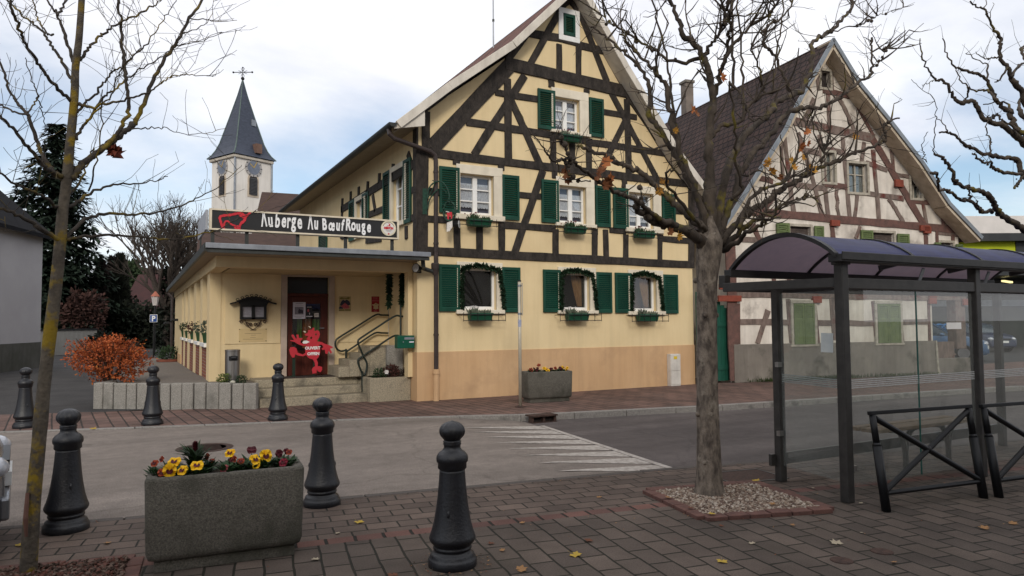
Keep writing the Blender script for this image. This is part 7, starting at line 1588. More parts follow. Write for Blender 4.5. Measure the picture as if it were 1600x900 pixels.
# maroon roofed house, distant houses on the slope
p0 = atD(188, 500, 72); gable_house('village_house', (p0.x, p0.y, 0), rt, 9, 8, 2.6, 7.0, mat('maroon_wall', (.30, .24, .2), scale=1), mat('maroon_tiles', (.055, .024, .023), (.042, .02, .02), scale=2, rough=.9), 'low house with a maroon roof behind the parking sign', win=((2, 1.0), (5, 1.0)))
p0 = atD(221, 462, 150); gable_house('village_house', (p0.x, p0.y, 4), rt, 6, 6, 8.4, 10.6, mat('far_white_wall', (.6, .57, .53), scale=1), mat('far_pale_tiles', (.35, .25, .22), scale=1), 'tiny white house with a pale roof just above the maroon roof', base=2, win=((2, 5.2),))
p0 = atD(189, 445, 190); gable_house('village_house', (p0.x, p0.y, 8), rt, 5, 6, 14.0, 16.5, mat('far_grey_wall', (.4, .37, .34), scale=1), mat('far_red_tiles', (.42, .11, .08), scale=1), 'tiny house with a bright red roof high between the conifers', base=4)
# street lamp and parking sign beside the lane
lp = atD(241, 560, 38); zl_ = atD(241, 470, 38).z
sl = thing('street_lamp', (lp.x, lp.y, 0), 'old style street lamp lantern on a post at the end of the lane', 'street lamp')
MB().tube([(lp.x, lp.y, 0), (lp.x, lp.y, zl_-.25)], .05, 8).build('post', m_iron, sl); MB().lathe([(.12, -.25), (.20, .22), (.19, .24)], (lp.x, lp.y, zl_), 6).build('lantern', mat('lantern_glass', (.60, .55, .52), scale=3, rough=.3), sl); MB().lathe([(.24, .24), (.10, .42), (.03, .52)], (lp.x, lp.y, zl_), 8).build('hood', mat('lantern_hood', (.40, .14, .09), scale=3), sl)
sp0 = atD(239.5, 560, 34); zs_ = atD(239.5, 497.5, 34).z
psn = thing('parking_sign', (sp0.x, sp0.y, 0), 'small blue parking sign with a white P beside the lane', 'road sign')
MB().tube([(sp0.x, sp0.y, 0), (sp0.x, sp0.y, zs_+.2)], .03, 8).build('post', m_iron, psn); hs_ = .185
fwv = V((sin(YAW), cos(YAW), 0)); c_ = V((sp0.x, sp0.y, zs_))-fwv*.04
MB().obox(c_, rt*hs_, fwv*.008, (0, 0, hs_)).build('rim', m_white, psn, bevel=.02); MB().obox(c_-fwv*.0085, rt*(hs_-.02), fwv*.003, (0, 0, hs_-.02)).build('plate', mat('sign_blue', (.02, .07, .26), scale=3, rough=.5), psn)
mb = MB(); text_mesh(mb, 'P', lambda x, y, z: c_-fwv*(.0125+z*.3)+rt*x+V((0, 0, y-.125)), size=.35, bold=.012, extrude=.003); mb.build('lettering', m_white, psn)
# ================================================================== TREES
z4 = zoomer(900, 0, .4887); z1 = zoomer(0, 0, 1/3); z2 = zoomer(0, 280, 4/9); zR = zoomer(1420, 0, .4)
m_bark_pl = mat('plane_bark', (.085, .066, .050), (.030, .024, .020), scale=7, rough=.92, bump=.8, bscale=26, stretch=(1, 1, .45), spots=((.13, .105, .02), 4.5, .56, .68))
m_bark_tr = mat('plane_trunk_bark', (.225, .185, .148), (.065, .052, .043), scale=16, rough=.92, bump=1.0, bscale=38, stretch=(1.2, 1.2, .55), spots=((.24, .205, .165), 6.0, .58, .64))
m_bark_y = mat('young_bark_lichen', (.11, .092, .07), (.05, .042, .034), scale=14, rough=.92, bump=.7, bscale=45, spots=((.20, .135, .012), 5.5, .50, .60))
m_bark_d = mat('dark_branches', (.070, .055, .045), (.035, .028, .024), scale=12, rough=.9)
rs = random.Random(5)
def limb(mb, pts, r0, r1, n=7, knob=.0, k=4, jit=.0):
    pts = crom([V(p) for p in pts], k); m = len(pts); rad = []; ph = rs.uniform(0, 9)
    for i in range(m):
        t = i/(m-1); r = lerp(r0, r1, t**.85); r *= 1+knob*max(0, mnoise.noise(pts[i]*5+V((ph, 0, 0))))*1.6
        rad.append(max(.0022, r))
        if jit and 0 < i < m-1: pts[i] = pts[i]+V((rs.gauss(0, 1), rs.gauss(0, 1), rs.gauss(0, 1)))*jit
    mb.tube(pts, rad, n); return pts, rad
def twig(mb, p, d, ln, r, depth, up=.35, wig=.18, n=4, fork=.5):
    """a shoot of short segments that wanders, with side shoots"""
    d = V(d).normalized(); pts = [V(p)]; k = max(3, int(ln/.09)); seg = ln/k; kids = []
    for i in range(k):
        d = (d+V((rs.gauss(0, wig), rs.gauss(0, wig), rs.gauss(0, wig)+up*.12))).normalized(); pts.append(pts[-1]+d*seg)
        if depth > 0 and i > 0 and rs.random() < fork: kids.append((pts[-1], (d+V((rs.gauss(0, .7), rs.gauss(0, .7), rs.gauss(0, .55)))).normalized(), ln*rs.uniform(.3, .6)*(1-i/k*.5), i/k))
    mb.tube(pts, [max(.0016, lerp(r, r*.35, i/k)) for i in range(k+1)], n if r > .006 else 3, cap=False)
    for q, d2, l2, t in kids: twig(mb, q, d2, l2, max(.0018, r*lerp(.75, .4, t)), depth-1, up, wig, n, fork)
def along(pts, t):
    i = min(len(pts)-2, int(t*(len(pts)-1))); f = t*(len(pts)-1)-i; return pts[i].lerp(pts[i+1], f), (pts[i+1]-pts[i]).normalized()
def onYd(q, y0, dy, t): return onY(q[0], q[1], y0+dy*t)
def traced(mb, pts2, y0, y_end, r0, r1, tw, knob=.25, jit=.006, n=7, ystart=None, up=.5, tl=(.25, .6), tr=.0055, depth=1, wig=.16):
    ys = ystart if ystart is not None else y0; m = len(pts2)
    pts = [onY(q[0], q[1], lerp(ys, y_end, i/(m-1))) for i, q in enumerate(pts2)]
    P3, R3 = limb(mb, pts, r0, r1, n, knob, 5, jit)
    for _ in range(tw):
        t = rs.uniform(.25, 1.0)**.8; p, d = along(P3, min(.999, t)); side = V((rs.gauss(0, 1), rs.gauss(0, .8), rs.gauss(0, .6)+up)); side = (side-d*side.dot(d)*.5).normalized()
        twig(mb, p, side+d*.4, rs.uniform(*tl), tr*rs.uniform(.6, 1.1), depth, up, wig)
    return P3
# ---- big pollarded plane tree
TY = 5.05
pb = onY(1108, 775, TY); pl = thing('plane_tree', (pb.x, TY, 0), 'big knobbly pollarded plane tree with a few leaves growing from the gravel square', 'tree')
mb = MB()
tp_ = [onY(1108, 780, TY), onY(1108, 750, TY), onY(1107, 690, TY), onY(1105, 600, TY), onY(1104, 500, TY), onY(1105, 430, TY), onY(1108, 392, TY), onY(1110, 372, TY), onY(1110, 352, TY), onY(1109, 338, TY)]
P = crom(tp_, 5); R_ = []
for i, p in enumerate(P):
    z = max(0, p.z); r = .091+.034*math.exp(-z/.14)+.024*math.exp(-z/1.0); 
    if z > 2.0: r = .093+.026*sin(min(1, (z-2.0)/.42)*pi*.5) if z < 2.42 else max(.03, .119-.40*(z-2.42))
    R_.append(r*(1+.05*mnoise.noise(p*3)))
n = 28; vs = []
for p, r in zip(P, R_):
    for j in range(n):
        a = 2*pi*j/n; rr = r*(1+.055*mnoise.noise(V((cos(a)*2, sin(a)*2, p.z*2.2)))+.03*mnoise.noise(V((cos(a)*6, sin(a)*6, p.z*5)))); vs.append(p+V((cos(a)*rr, sin(a)*rr, 0)))
mb.add(vs, [(i*n+j, i*n+(j+1) % n, (i+1)*n+(j+1) % n, (i+1)*n+j) for i in range(len(P)-1) for j in range(n)]+[tuple(range(n-1, -1, -1)), tuple(range((len(P)-1)*n, len(P)*n))])
for k in range(7):
    a = rs.uniform(0, 6.3); z = rs.uniform(.3, 2.2); mb.ball((pb.x+cos(a)*.105, TY+sin(a)*.105, z), rs.uniform(.016, .03), 6)
mb.build('trunk', m_bark_tr, pl, smooth=True)
mb = MB(); C0 = (1110, 388)
def A(l, z=z4): return [z(*q) for q in l]
LIM = [
 (A([(1575, 560), (1530, 520), (1470, 478), (1400, 458), (1350, 440), (1290, 415), (1240, 385), (1195, 352)], z8), -.35, .085, .040, 3, None),
 (A([(1200, 350), (1220, 325), (1232, 300), (1228, 230)], z8), -.38, .016, .006, 1, -.35),
 (A([(1570, 480), (1500, 415), (1440, 365), (1385, 310), (1335, 262), (1275, 205), (1215, 165), (1150, 130), (1095, 115), (1050, 75), (985, 62), (940, 45), (893, 22)], z8), .55, .062, .020, 6, None),
 (A([(1420, 450), (1330, 425), (1270, 365), (1215, 322), (1140, 285), (1050, 240), (960, 180), (900, 135), (845, 100), (800, 103), (760, 98), (715, 55), (690, 0)], z8), -.8, .040, .006, 5, -.25),
 (A([(845, 100), (830, 40), (815, -25)], z8), -.75, .010, .004, 0, -.62), (A([(960, 210), (890, 212), (850, 180), (845, 110)], z8), -.6, .008, .004, 0, -.6),
 (A([(430, 790), (415, 700), (385, 620), (345, 545), (310, 480), (270, 420), (235, 365), (238, 300), (215, 235), (160, 172), (128, 145), (80, 105), (48, 88)]), .8, .060, .012, 6, None),
 (A([(425, 780), (410, 690), (375, 590), (345, 520), (320, 440), (300, 350), (290, 280), (250, 230), (225, 200), (180, 150), (140, 110)]), .3, .055, .014, 5, None),
 (A([(440, 780), (428, 680), (430, 590), (428, 480), (430, 400), (440, 320), (425, 240), (405, 180), (370, 135), (340, 110), (325, 60), (300, 0), (290, -40)]), .25, .085, .022, 8, None),
 (A([(405, 185), (350, 200), (300, 192), (260, 168), (225, 148), (190, 122), (150, 100), (110, 75), (75, 40)]), .7, .030, .008, 6, .25),
 (A([(440, 320), (452, 262), (470, 205), (486, 150), (490, 100), (490, 50), (485, -10)]), -.3, .042, .018, 6, .25),
 (A([(405, 185), (425, 150), (450, 118), (470, 80), (478, 40), (470, -20)]), -.1, .030, .012, 5, .25),
 (A([(470, 205), (500, 150), (540, 95), (580, 70), (630, 30), (660, -20)]), -.5, .030, .010, 6, -.1),
 (A([(445, 770), (460, 660), (480, 560), (505, 490), (540, 430), (585, 390), (620, 360), (645, 325), (690, 302), (725, 285), (750, 230), (752, 180), (760, 130), (800, 110), (832, 82), (862, 50), (885, 20), (870, -20)]), .9, .068, .022, 10, None),
 (A([(760, 130), (790, 118), (850, 92), (905, 80), (960, 50), (1000, 40), (1060, 20)]), 1.2, .016, .004, 4, .75),
 (A([(690, 300), (660, 240), (640, 180), (600, 140), (610, 90), (650, 60), (690, 20), (690, -30)]), .6, .030, .012, 6, .7),
 (A([(430, 440), (470, 400), (520, 385), (560, 330), (600, 300), (590, 240), (575, 190), (560, 140)]), -.3, .034, .010, 6, .1),
 (A([(452, 770), (480, 690), (510, 620), (530, 550), (560, 495), (600, 455), (645, 400), (690, 352), (740, 348), (790, 340), (830, 320), (862, 298), (895, 268), (935, 245), (948, 210), (945, 160), (945, 120)]), .3, .060, .014, 8, None),
 (A([(948, 212), (975, 190), (998, 152)]), .3, .010, .004, 1, .3),
 (A([(460, 780), (510, 720), (555, 680), (600, 650), (640, 615), (685, 590), (735, 560), (790, 535), (840, 510), (890, 490), (940, 470), (985, 450), (985, 415), (1000, 390), (1035, 378)]), -.5, .058, .010, 6, None),
 (A([(660, 600), (690, 560), (740, 555), (790, 500), (800, 460)]), -.3, .016, .006, 2, -.2),
 (A([(470, 790), (520, 745), (555, 715), (590, 690), (640, 670), (690, 640), (760, 620)]), -.7, .050, .005, 4, None),
 (A([(470, 800), (510, 780), (545, 745), (600, 715), (620, 700), (680, 650)]), -.9, .048, .006, 3, None),
 (A([(520, 730), (560, 640), (600, 600), (655, 585), (690, 540), (715, 480), (740, 410), (775, 345)]), .1, .030, .010, 5, -.2),
 (A([(420, 740), (380, 700), (330, 640), (290, 590), (300, 545), (350, 560)]), -.5, .034, .010, 4, None),
 (A([(510, 520), (540, 560), (590, 545), (640, 570)]), -.5, .022, .007, 2, -.2),
 (A([(500, 640), (530, 600), (510, 500), (505, 400), (490, 260)]), -.6, .026, .014, 4, -.15),
 (A([(490, 260), (520, 300), (540, 340), (560, 380), (600, 385)]), -.7, .016, .008, 2, -.6),
 (A([(240, -30), (262, 80), (285, 170), (300, 250), (310, 330), (330, 450)]), .9, .014, .022, 1, 1.0), (A([(497, -30), (500, 80), (500, 200), (500, 290)]), 1.1, .022, .026, 0, 1.1), (A([(512, -20), (525, 110), (532, 220), (535, 370)]), 1.2, .016, .020, 0, 1.2), (A([(665, -30), (655, 80), (640, 170), (628, 300)]), 1.2, .013, .017, 1, 1.2),
 (A([(655, 430), (655, 500), (660, 590)]), .2, .008, .010, 0, .2),
]
allp = []
for l, ye, r0, r1, tw, ys in LIM:
    allp.append(traced(mb, l, TY, TY+ye, r0*.66, r1*.66, int(tw*2.2), knob=.38, jit=.010, ystart=TY+(ys if ys is not None else 0), tl=(.10, .50), tr=.0055, depth=1, wig=.16))
# kinked side branches of many prunings
def crook(p, d, ln, r, dp):
    pts = [p]; k = max(3, int(ln/.07)); ax_ = V((rs.gauss(0, 1), rs.gauss(0, 1), rs.gauss(0, 1))); kids = []
    for i in range(k):
        if rs.random() < .35: ax_ = V((rs.gauss(0, 1), rs.gauss(0, 1), rs.gauss(0, 1)))
        d = (d+ax_*.14+V((0, 0, .10))).normalized(); pts.append(pts[-1]+d*ln/k)
        if rs.random() < .38: kids.append((pts[-1], (d*.6+V((rs.gauss(0, .8), rs.gauss(0, .8), rs.gauss(.25, .6)))).normalized()))
    mb.tube(pts, [max(.002, lerp(r, r*.4, i/k)*(1.25 if i % 3 == 1 else 1)) for i in range(k+1)], 5, cap=False)
    for q, d2 in kids:
        if dp > 0: crook(q, d2, ln*rs.uniform(.35, .6), r*.55, dp-1)
        else: twig(mb, q, d2, rs.uniform(.06, .22), max(.002, r*.45), 0, .5, .12)
for P3 in allp[6:24]:
    for _ in range(8):
        p, d = along(P3, rs.uniform(.30, .98)); crook(p, (d*.7+V((rs.gauss(0, .7), rs.gauss(0, .7), rs.gauss(.35, .45)))).normalized(), rs.uniform(.20, .60), rs.uniform(.006, .012), 1)
for P3 in allp[:22]:      # stubs and knuckles from years of cutting
    for _ in range(6):
        p, d = along(P3, rs.uniform(.2, .98)); mb.ball(p+V((rs.gauss(0, .012), rs.gauss(0, .012), rs.gauss(0, .012))), rs.uniform(.012, .026), 5); 
        if rs.random() < .6: twig(mb, p, (rs.gauss(0, 1), rs.gauss(0, 1), rs.gauss(.4, .6)), rs.uniform(.05, .22), .007, 0)
mb.build('branches', m_bark_pl, pl, smooth=True)
# the last leaves still hanging on it
m_hang = [mat('plane_leaf_gold', (.50, .27, .04), (.36, .16, .025), scale=9, rough=.7), mat('plane_leaf_brown', (.22, .085, .03), (.13, .045, .018), scale=9, rough=.8), mat('plane_leaf_rust', (.40, .14, .04), (.27, .08, .025), scale=9, rough=.75)]
HL = [((1268, 265), 0, .085), ((1254, 245), 0, .05), ((1260, 206), 2, .055), ((1252, 228), 2, .06), ((1262, 224), 2, .05), ((1250, 232), 2, .05), ((1205, 268), 0, .06), ((1196, 255), 0, .055), ((1200, 250), 0, .045), ((1335, 214), 0, .05), ((1128, 120), 2, .06), ((1083, 172), 2, .05), ((1088, 178), 1, .05), ((882, 272), 1, .065), ((886, 280), 1, .05), ((934, 275), 1, .06), ((950, 285), 1, .065), ((944, 290), 1, .055), ((952, 278), 2, .05), ((1028, 298), 0, .055), ((1040, 287), 0, .05), ((1033, 282), 0, .04), ((1060, 370), 0, .05), ((1046, 362), 1, .05), ((1240, 262), 0, .05), ((1218, 276), 1, .045), ((1055, 205), 0, .04), ((1236, 252), 0, .05), ((945, 255), 2, .07), ((938, 268), 1, .06)]
mbs = [MB(), MB(), MB()]
for q, k, r in HL:
    p = onY(q[0], q[1], TY-.25 if q[0] > 1000 else TY-.55); v_, f_ = maple(r, .5); E_ = Euler((rs.uniform(.9, 2.1), rs.uniform(-.6, .6), rs.uniform(-1, 1)+YAW*-1)).to_matrix(); mbs[k].add([p+E_ @ V(a) for a in v_], f_); mbs[k].tube([p, p+V((rs.uniform(-.03, .03), 0, r*1.1))], .0022, 4)
for k, b in enumerate(mbs): b.build('leaves', m_hang[k], pl)
# ---- young tree on the left
YY = 5.7; pb = onY(45, 895, YY)
yt = thing('young_tree', (pb.x, YY, 0), 'slender young tree with a yellow lichened stem leaning from the mulch at the left', 'tree')
mb = MB(); ld = [(44, 900), (48, 830), (53, 770), (60, 700), (67, 620), (76, 540), (88, 440), (94, 380), (98, 330), (104, 285), (109, 230), (114, 180), (117, 140), (118, 105), (123, 65), (126, 25), (130, -40)]
P = [onY(*q, YY) for q in ld]; P3, _ = limb(mb, P, .050, .019, 14, .10, 4); mb.build('trunk', m_bark_y, yt, smooth=True)
mb = MB(); mg = MB()
YL = [
 (A([(330, 835), (365, 795), (400, 755), (460, 712), (520, 668), (575, 625), (615, 590), (650, 540), (690, 450), (720, 370), (770, 280), (830, 190), (890, 90), (950, 0), (985, -60)], z1), .7, .042, .014, 16),
 (A([(460, 712), (510, 670), (548, 630), (580, 575), (600, 510), (600, 440), (590, 370), (582, 290), (575, 200), (565, 110), (553, 0), (545, -60)], z1), .3, .024, .012, 12),
 (A([(300, 835), (260, 815), (225, 795), (185, 755), (150, 710), (110, 670), (60, 600), (0, 545), (-60, 500)], z1), -.4, .026, .010, 9),
 (A([(295, 845), (245, 800), (215, 760), (190, 710), (165, 640), (130, 540), (90, 490), (60, 450), (25, 370), (0, 285), (-30, 200)], z1), .5, .026, .009, 10),
 (A([(130, 540), (60, 520), (0, 490), (-50, 480)], z1), .5, .012, .006, 3), (A([(130, 530), (160, 490), (175, 440), (150, 380), (125, 310), (120, 270)], z1), .4, .009, .004, 4), (A([(175, 440), (190, 500), (205, 570), (212, 620)], z1), .3, .007, .003, 1),
 (A([(335, 478), (285, 430), (240, 382), (200, 330), (160, 270), (125, 210), (95, 150), (70, 80), (45, 0), (30, -60)], z1), -.5, .020, .008, 9),
 (A([(345, 400), (315, 330), (280, 270), (245, 220), (215, 165), (180, 128), (130, 90), (80, 45), (30, 0), (-20, -50)], z1), .5, .018, .007, 8),
 (A([(350, 300), (325, 230), (300, 150), (270, 70), (240, 30), (205, -20)], z1), .2, .018, .009, 6), (A([(270, 72), (290, 40), (315, -10)], z1), .2, .013, .008, 2), (A([(250, 160), (225, 160), (190, 110), (170, 60), (150, -20)], z1), .6, .010, .006, 4),
 (A([(372, 282), (400, 245), (430, 212), (470, 170), (510, 140), (560, 105), (620, 80), (680, 50), (720, 25), (770, -10)], z1), .4, .017, .006, 10),
 (A([(368, 490), (420, 505), (480, 490), (560, 470), (640, 452), (700, 430), (745, 395), (800, 365), (850, 350), (920, 352), (1000, 360)], z1), -.3, .017, .003, 12), 
 (A([(360, 655), (385, 600), (420, 555), (460, 490), (500, 440), (540, 420), (600, 365), (660, 325), (720, 290), (790, 240), (830, 215), (930, 195), (1040, 150)], z1), .8, .016, .003, 14),
 (A([(362, 530), (400, 480), (450, 440), (480, 400), (520, 350), (540, 325), (580, 310), (640, 250), (700, 190), (760, 100), (800, 40), (830, -10)], z1), .1, .014, .004, 12),
 (A([(400, 580), (470, 500), (530, 430), (555, 350), (600, 280), (660, 225)], z1), -.2, .010, .004, 8), (A([(415, 895), (440, 800), (470, 680), (480, 520), (480, 420)], z1), -.5, .010, .004, 3),
 (A([(620, 605), (690, 600), (740, 598), (820, 615), (900, 628), (980, 622), (1060, 600)], z1), .6, .008, .002, 6), (A([(880, 88), (960, 88), (1010, 100), (1110, 95)], z1), .7, .008, .002, 4), (A([(820, 210), (900, 200), (1040, 150)], z1), .7, .007, .002, 3), (A([(860, 155), (930, 130), (990, 80), (1000, 0)], z1), .7, .007, .002, 3),
 (A([(218, 222), (175, 195), (130, 165), (70, 130), (0, 100), (-50, 85)], z2), -.3, .026, .012, 5), (A([(130, 180), (70, 185), (10, 180)], z2), -.3, .005, .002, 1),
 (A([(225, 216), (260, 206), (320, 198), (400, 196), (480, 204), (560, 208), (620, 212), (700, 195), (760, 178), (830, 145), (900, 110)], z2), .35, .020, .004, 10),
 (A([(228, 212), (270, 165), (320, 132), (400, 122), (480, 126), (560, 114), (640, 92), (700, 66), (760, 30), (810, -10), (850, -50)], z2), .9, .022, .003, 12),
 (A([(236, 100), (280, 75), (330, 42), (390, 22), (460, 18), (530, 10), (590, -10)], z2), .5, .020, .004, 8), (A([(205, 100), (160, 70), (110, 40), (50, 15), (0, -20)], z2), -.6, .018, .008, 6), (A([(236, 60), (290, 0), (310, -60), (330, -110)], z2), .4, .014, .006, 5),
]
for l, ye, r0, r1, tw in YL: traced(mb, l, YY, YY+ye, r0*.66, r1*.72, int(tw*1.3), knob=.25, jit=.005, tl=(.08, .40), tr=.0030, depth=1, up=.6, wig=.10, n=6)
mb.build('branches', mat('young_branches', (.055, .045, .036), (.028, .023, .019), scale=9, rough=.9, bump=.4, bscale=45, spots=((.20, .14, .015), 4.0, .52, .66)), yt, smooth=True)
p = onY(176, 236, YY+.2); mb = MB()
for k in range(4): v_, f_ = maple(.06, .6); E_ = Euler((rs.uniform(1, 2), rs.uniform(-.8, .8), rs.uniform(-1, 1))).to_matrix(); mb.add([p+V((rs.uniform(-.03, .03), 0, rs.uniform(-.02, .02)))+E_ @ V(a) for a in v_], f_)
mb.build('leaves', mat('dry_leaf_red', (.20, .045, .025), (.12, .03, .02), scale=9, rough=.8), yt)
MB().tube([onY(43, 770, YY-.05), onY(40, 810, YY-.08), onY(41, 838, YY-.07)], [.012, .016, .01], 6).build('bark_flap', mat('bark_flap', (.12, .06, .045), scale=9), yt)
# ---- second pollarded plane, trunk beyond the right edge
RY_ = 4.4; tb0 = onY(1760, 470, RY_)
rt_ = thing('plane_tree', (tb0.x, RY_, 0), 'pollarded plane tree whose knobbly branches reach in from the right edge', 'tree')
mb = MB(); mb.tube([V((tb0.x, RY_, z)) for z in (0, .1, .5, 1.2, 2.0, tb0.z)], [.22, .19, .165, .155, .15, .18], 18); mb.build('trunk', m_bark_tr, rt_, smooth=True)
mb = MB(); hub = (850, 1150)
RL = [
 (A([hub, (640, 1010), (520, 930), (450, 898), (410, 870), (375, 850), (345, 818), (330, 790), (310, 765), (275, 745), (240, 738), (205, 725), (180, 710), (172, 675), (150, 640), (125, 612), (100, 597)], zR), -.3, .055, .012, 3),
 (A([(100, 597), (100, 530), (104, 460), (105, 400), (60, 355), (10, 310)], zR), -.3, .007, .003, 2), (A([(345, 818), (310, 825), (285, 825), (262, 800), (235, 785), (200, 775), (175, 760), (140, 745), (120, 738), (110, 705), (104, 680), (86, 676)], zR), -.5, .026, .012, 2),
 (A([(70, 632), (58, 600), (54, 560), (75, 515)], zR), -.4, .006, .003, 0), (A([(235, 785), (240, 755), (230, 735)], zR), -.5, .012, .008, 0), (A([(285, 825), (270, 805), (262, 785)], zR), -.5, .012, .007, 0),
 (A([hub, (650, 900), (520, 740), (455, 682), (435, 665), (430, 635), (408, 618), (370, 612), (320, 608), (285, 603), (255, 582), (220, 566), (185, 535), (150, 512), (120, 517)], zR), .2, .045, .013, 4),
 (A([(150, 512), (128, 480), (105, 452)], zR), .2, .007, .003, 1), (A([(440, 680), (400, 676), (355, 668), (330, 655), (312, 635), (285, 632), (262, 610), (248, 598)], zR), -.2, .026, .008, 3), (A([(445, 685), (432, 712), (412, 735)], zR), -.1, .022, .016, 0),
 (A([(320, 608), (315, 570), (320, 545), (300, 510), (305, 480), (315, 450)], zR), .1, .013, .006, 2),
 (A([hub, (700, 860), (560, 660), (460, 570), (420, 530), (380, 500), (340, 480), (290, 462), (268, 420), (245, 395), (205, 402), (175, 375), (150, 335), (125, 312), (100, 312), (75, 265), (48, 208), (44, 150)], zR), .3, .055, .007, 4),
 (A([(100, 312), (75, 325), (52, 330)], zR), .3, .006, .003, 0), (A([hub, (700, 800), (560, 620), (470, 540), (430, 512), (405, 480), (400, 440), (375, 425), (345, 395), (325, 355), (300, 310), (275, 288), (240, 286), (205, 270), (172, 255), (150, 210), (132, 150)], zR), .5, .055, .008, 5),
 (A([(345, 395), (320, 365), (300, 350), (265, 355), (235, 342), (200, 310), (185, 270)], zR), .6, .020, .008, 3), (A([(235, 342), (232, 370), (215, 405)], zR), .5, .014, .010, 0), (A([(430, 512), (400, 490), (360, 470), (345, 450), (300, 465)], zR), .2, .024, .010, 2),
 (A([hub, (700, 720), (540, 500), (460, 410), (445, 360), (420, 330), (400, 300), (385, 262), (360, 225), (358, 180), (360, 150), (340, 128), (318, 85), (295, 35), (270, 30), (240, 5)], zR), .1, .050, .008, 4),
 (A([(360, 220), (330, 225), (300, 232), (262, 202)], zR), .1, .012, .004, 2), (A([(385, 262), (355, 310), (340, 320)], zR), .1, .016, .008, 1), (A([(295, 35), (305, 0), (310, -30)], zR), .1, .007, .003, 0), (A([(318, 70), (328, 10)], zR), .1, .006, .003, 0),
 (A([hub, (720, 720), (560, 520), (470, 480), (436, 440), (432, 410), (450, 370), (520, 300)], zR), .5, .045, .012, 3), (A([(400, 300), (425, 265), (460, 240), (520, 200)], zR), .2, .022, .010, 2), (A([(460, 240), (440, 200), (452, 180), (500, 150)], zR), .3, .022, .012, 1), (A([(400, 440), (385, 405), (350, 400), (290, 408)], zR), .4, .016, .008, 2),
 (A([(300, 310), (310, 260), (275, 235), (222, 208)], zR), .5, .012, .005, 2), (A([hub, (900, 700), (800, 300), (760, 0)], zR), .4, .06, .02, 6), (A([hub, (1200, 800), (1500, 500), (1600, 100)], zR), .2, .06, .02, 6), (A([hub, (1000, 700), (1100, 300), (1150, 0)], zR), -.5, .06, .02, 6),
]
for l, ye, r0, r1, tw in RL:
    P3 = traced(mb, l, RY_, RY_+ye, r0*.85, r1*.75, tw+1, knob=.45, jit=.008, tl=(.12, .4), tr=.004, depth=0, wig=.12)
    for _ in range(7 if r0 > .02 else 0): p, d = along(P3, rs.uniform(.2, .85)); mb.ball(p+V((rs.gauss(0, .01), rs.gauss(0, .01), rs.gauss(0, .01))), rs.uniform(.008, .018), 5)
mb.build('branches', m_bark_pl, rt_, smooth=True)
# ---- background trees
m_spruce = mat('spruce_needles', (.020, .036, .020), (.007, .014, .009), scale=2.2, rough=.85, contrast=(.3, .7)); m_cyp = mat('cypress', (.022, .026, .016), (.010, .012, .008), scale=3, rough=.85); m_trunk = mat('bg_trunk', (.06, .05, .042), (.035, .03, .026), scale=6, rough=.9)
def spruce(px, pyb, pyt, D, wpx, label, m_=m_spruce, tiers=52, per=13, group=None, droop=.32, name='spruce_tree'):
    b = atD(px, 560, D); t = atD(px, pyt, D); R = wpx/FPX*D/2; base = V((b.x, b.y, 0)); H = t.z; th = thing(name, base, label, 'tree', group)
    MB().tube([base, base+V((0, 0, H*.98))], [.03*H*.5, .02], 7).build('trunk', m_trunk, th); mb = MB()
    for i in range(tiers):
        f = (i+rs.random())/tiers; z = H*(.10+.90*f); r = R*(1-f)**.72*rs.uniform(.72, 1.12)+.12
        for j in range(max(4, int(per*(1-f*.6)))):
            a = rs.uniform(0, 2*pi); rl = r*rs.uniform(.65, 1.1); d = V((cos(a), sin(a), 0)); m = max(4, int(rl/.18))
            for k in range(m):
                u = (k+rs.random())/m; p = base+V((0, 0, z))+d*rl*u+V((0, 0, -droop*rl*u*u+.10*rl*u))
                for _ in range(2): mb.leaf(p, d+V((rs.gauss(0, .7), rs.gauss(0, .7), -.45+rs.gauss(0, .3))), (0, 0, 1), rs.uniform(.34, .72), rs.uniform(.15, .32))
    mb.build('crown', m_, th); return th
spruce(80, 500, 185, 46, 215, 'tall dark spruce behind the grey house at the left', tiers=70, per=18)
spruce(28, 500, 290, 50, 140, 'shorter dark spruce between the grey house and the tall spruce', tiers=36)
def column_tree(px, pyt, D, wpx, label, m_, n=2600, lump=.35):
    b = atD(px, 560, D); H = atD(px, pyt, D).z; R = wpx/FPX*D/2; th = thing('columnar_conifer', (b.x, b.y, 0), label, 'tree', 'dark columnar conifers'); MB().tube([V((b.x, b.y, 0)), V((b.x, b.y, H*.9))], [.12, .03], 6).build('trunk', m_trunk, th); mb = MB()
    for i in range(n):
        f = rs.random()**.9; z = H*(.04+.96*f); r = R*(min(1, f*4+.5))*(1-f**2.2)**.8*(1+lump*mnoise.noise(V((b.x+rs.random(), z*.6, px)))); a = rs.uniform(0, 2*pi); rr = r*rs.uniform(.55, 1.0)
        mb.leaf((b.x+cos(a)*rr, b.y+sin(a)*rr, z), (cos(a)*.5, sin(a)*.5, rs.uniform(.3, 1.4)), (rs.gauss(0, 1), rs.gauss(0, 1), 0), rs.uniform(.25, .5), .16)
    mb.build('crown', m_, th)
m_cyp2 = mat('cypress_brown', (.035, .022, .018), (.018, .012, .010), scale=3, rough=.85)
column_tree(155, 410, 52, 30, 'leftmost dark columnar conifer, with a brownish tint', m_cyp2); column_tree(172, 405, 54, 26, 'middle columnar conifer, brownish and slim', m_cyp2); column_tree(185, 400, 50, 32, 'rightmost columnar conifer, darkest and tallest', m_cyp)
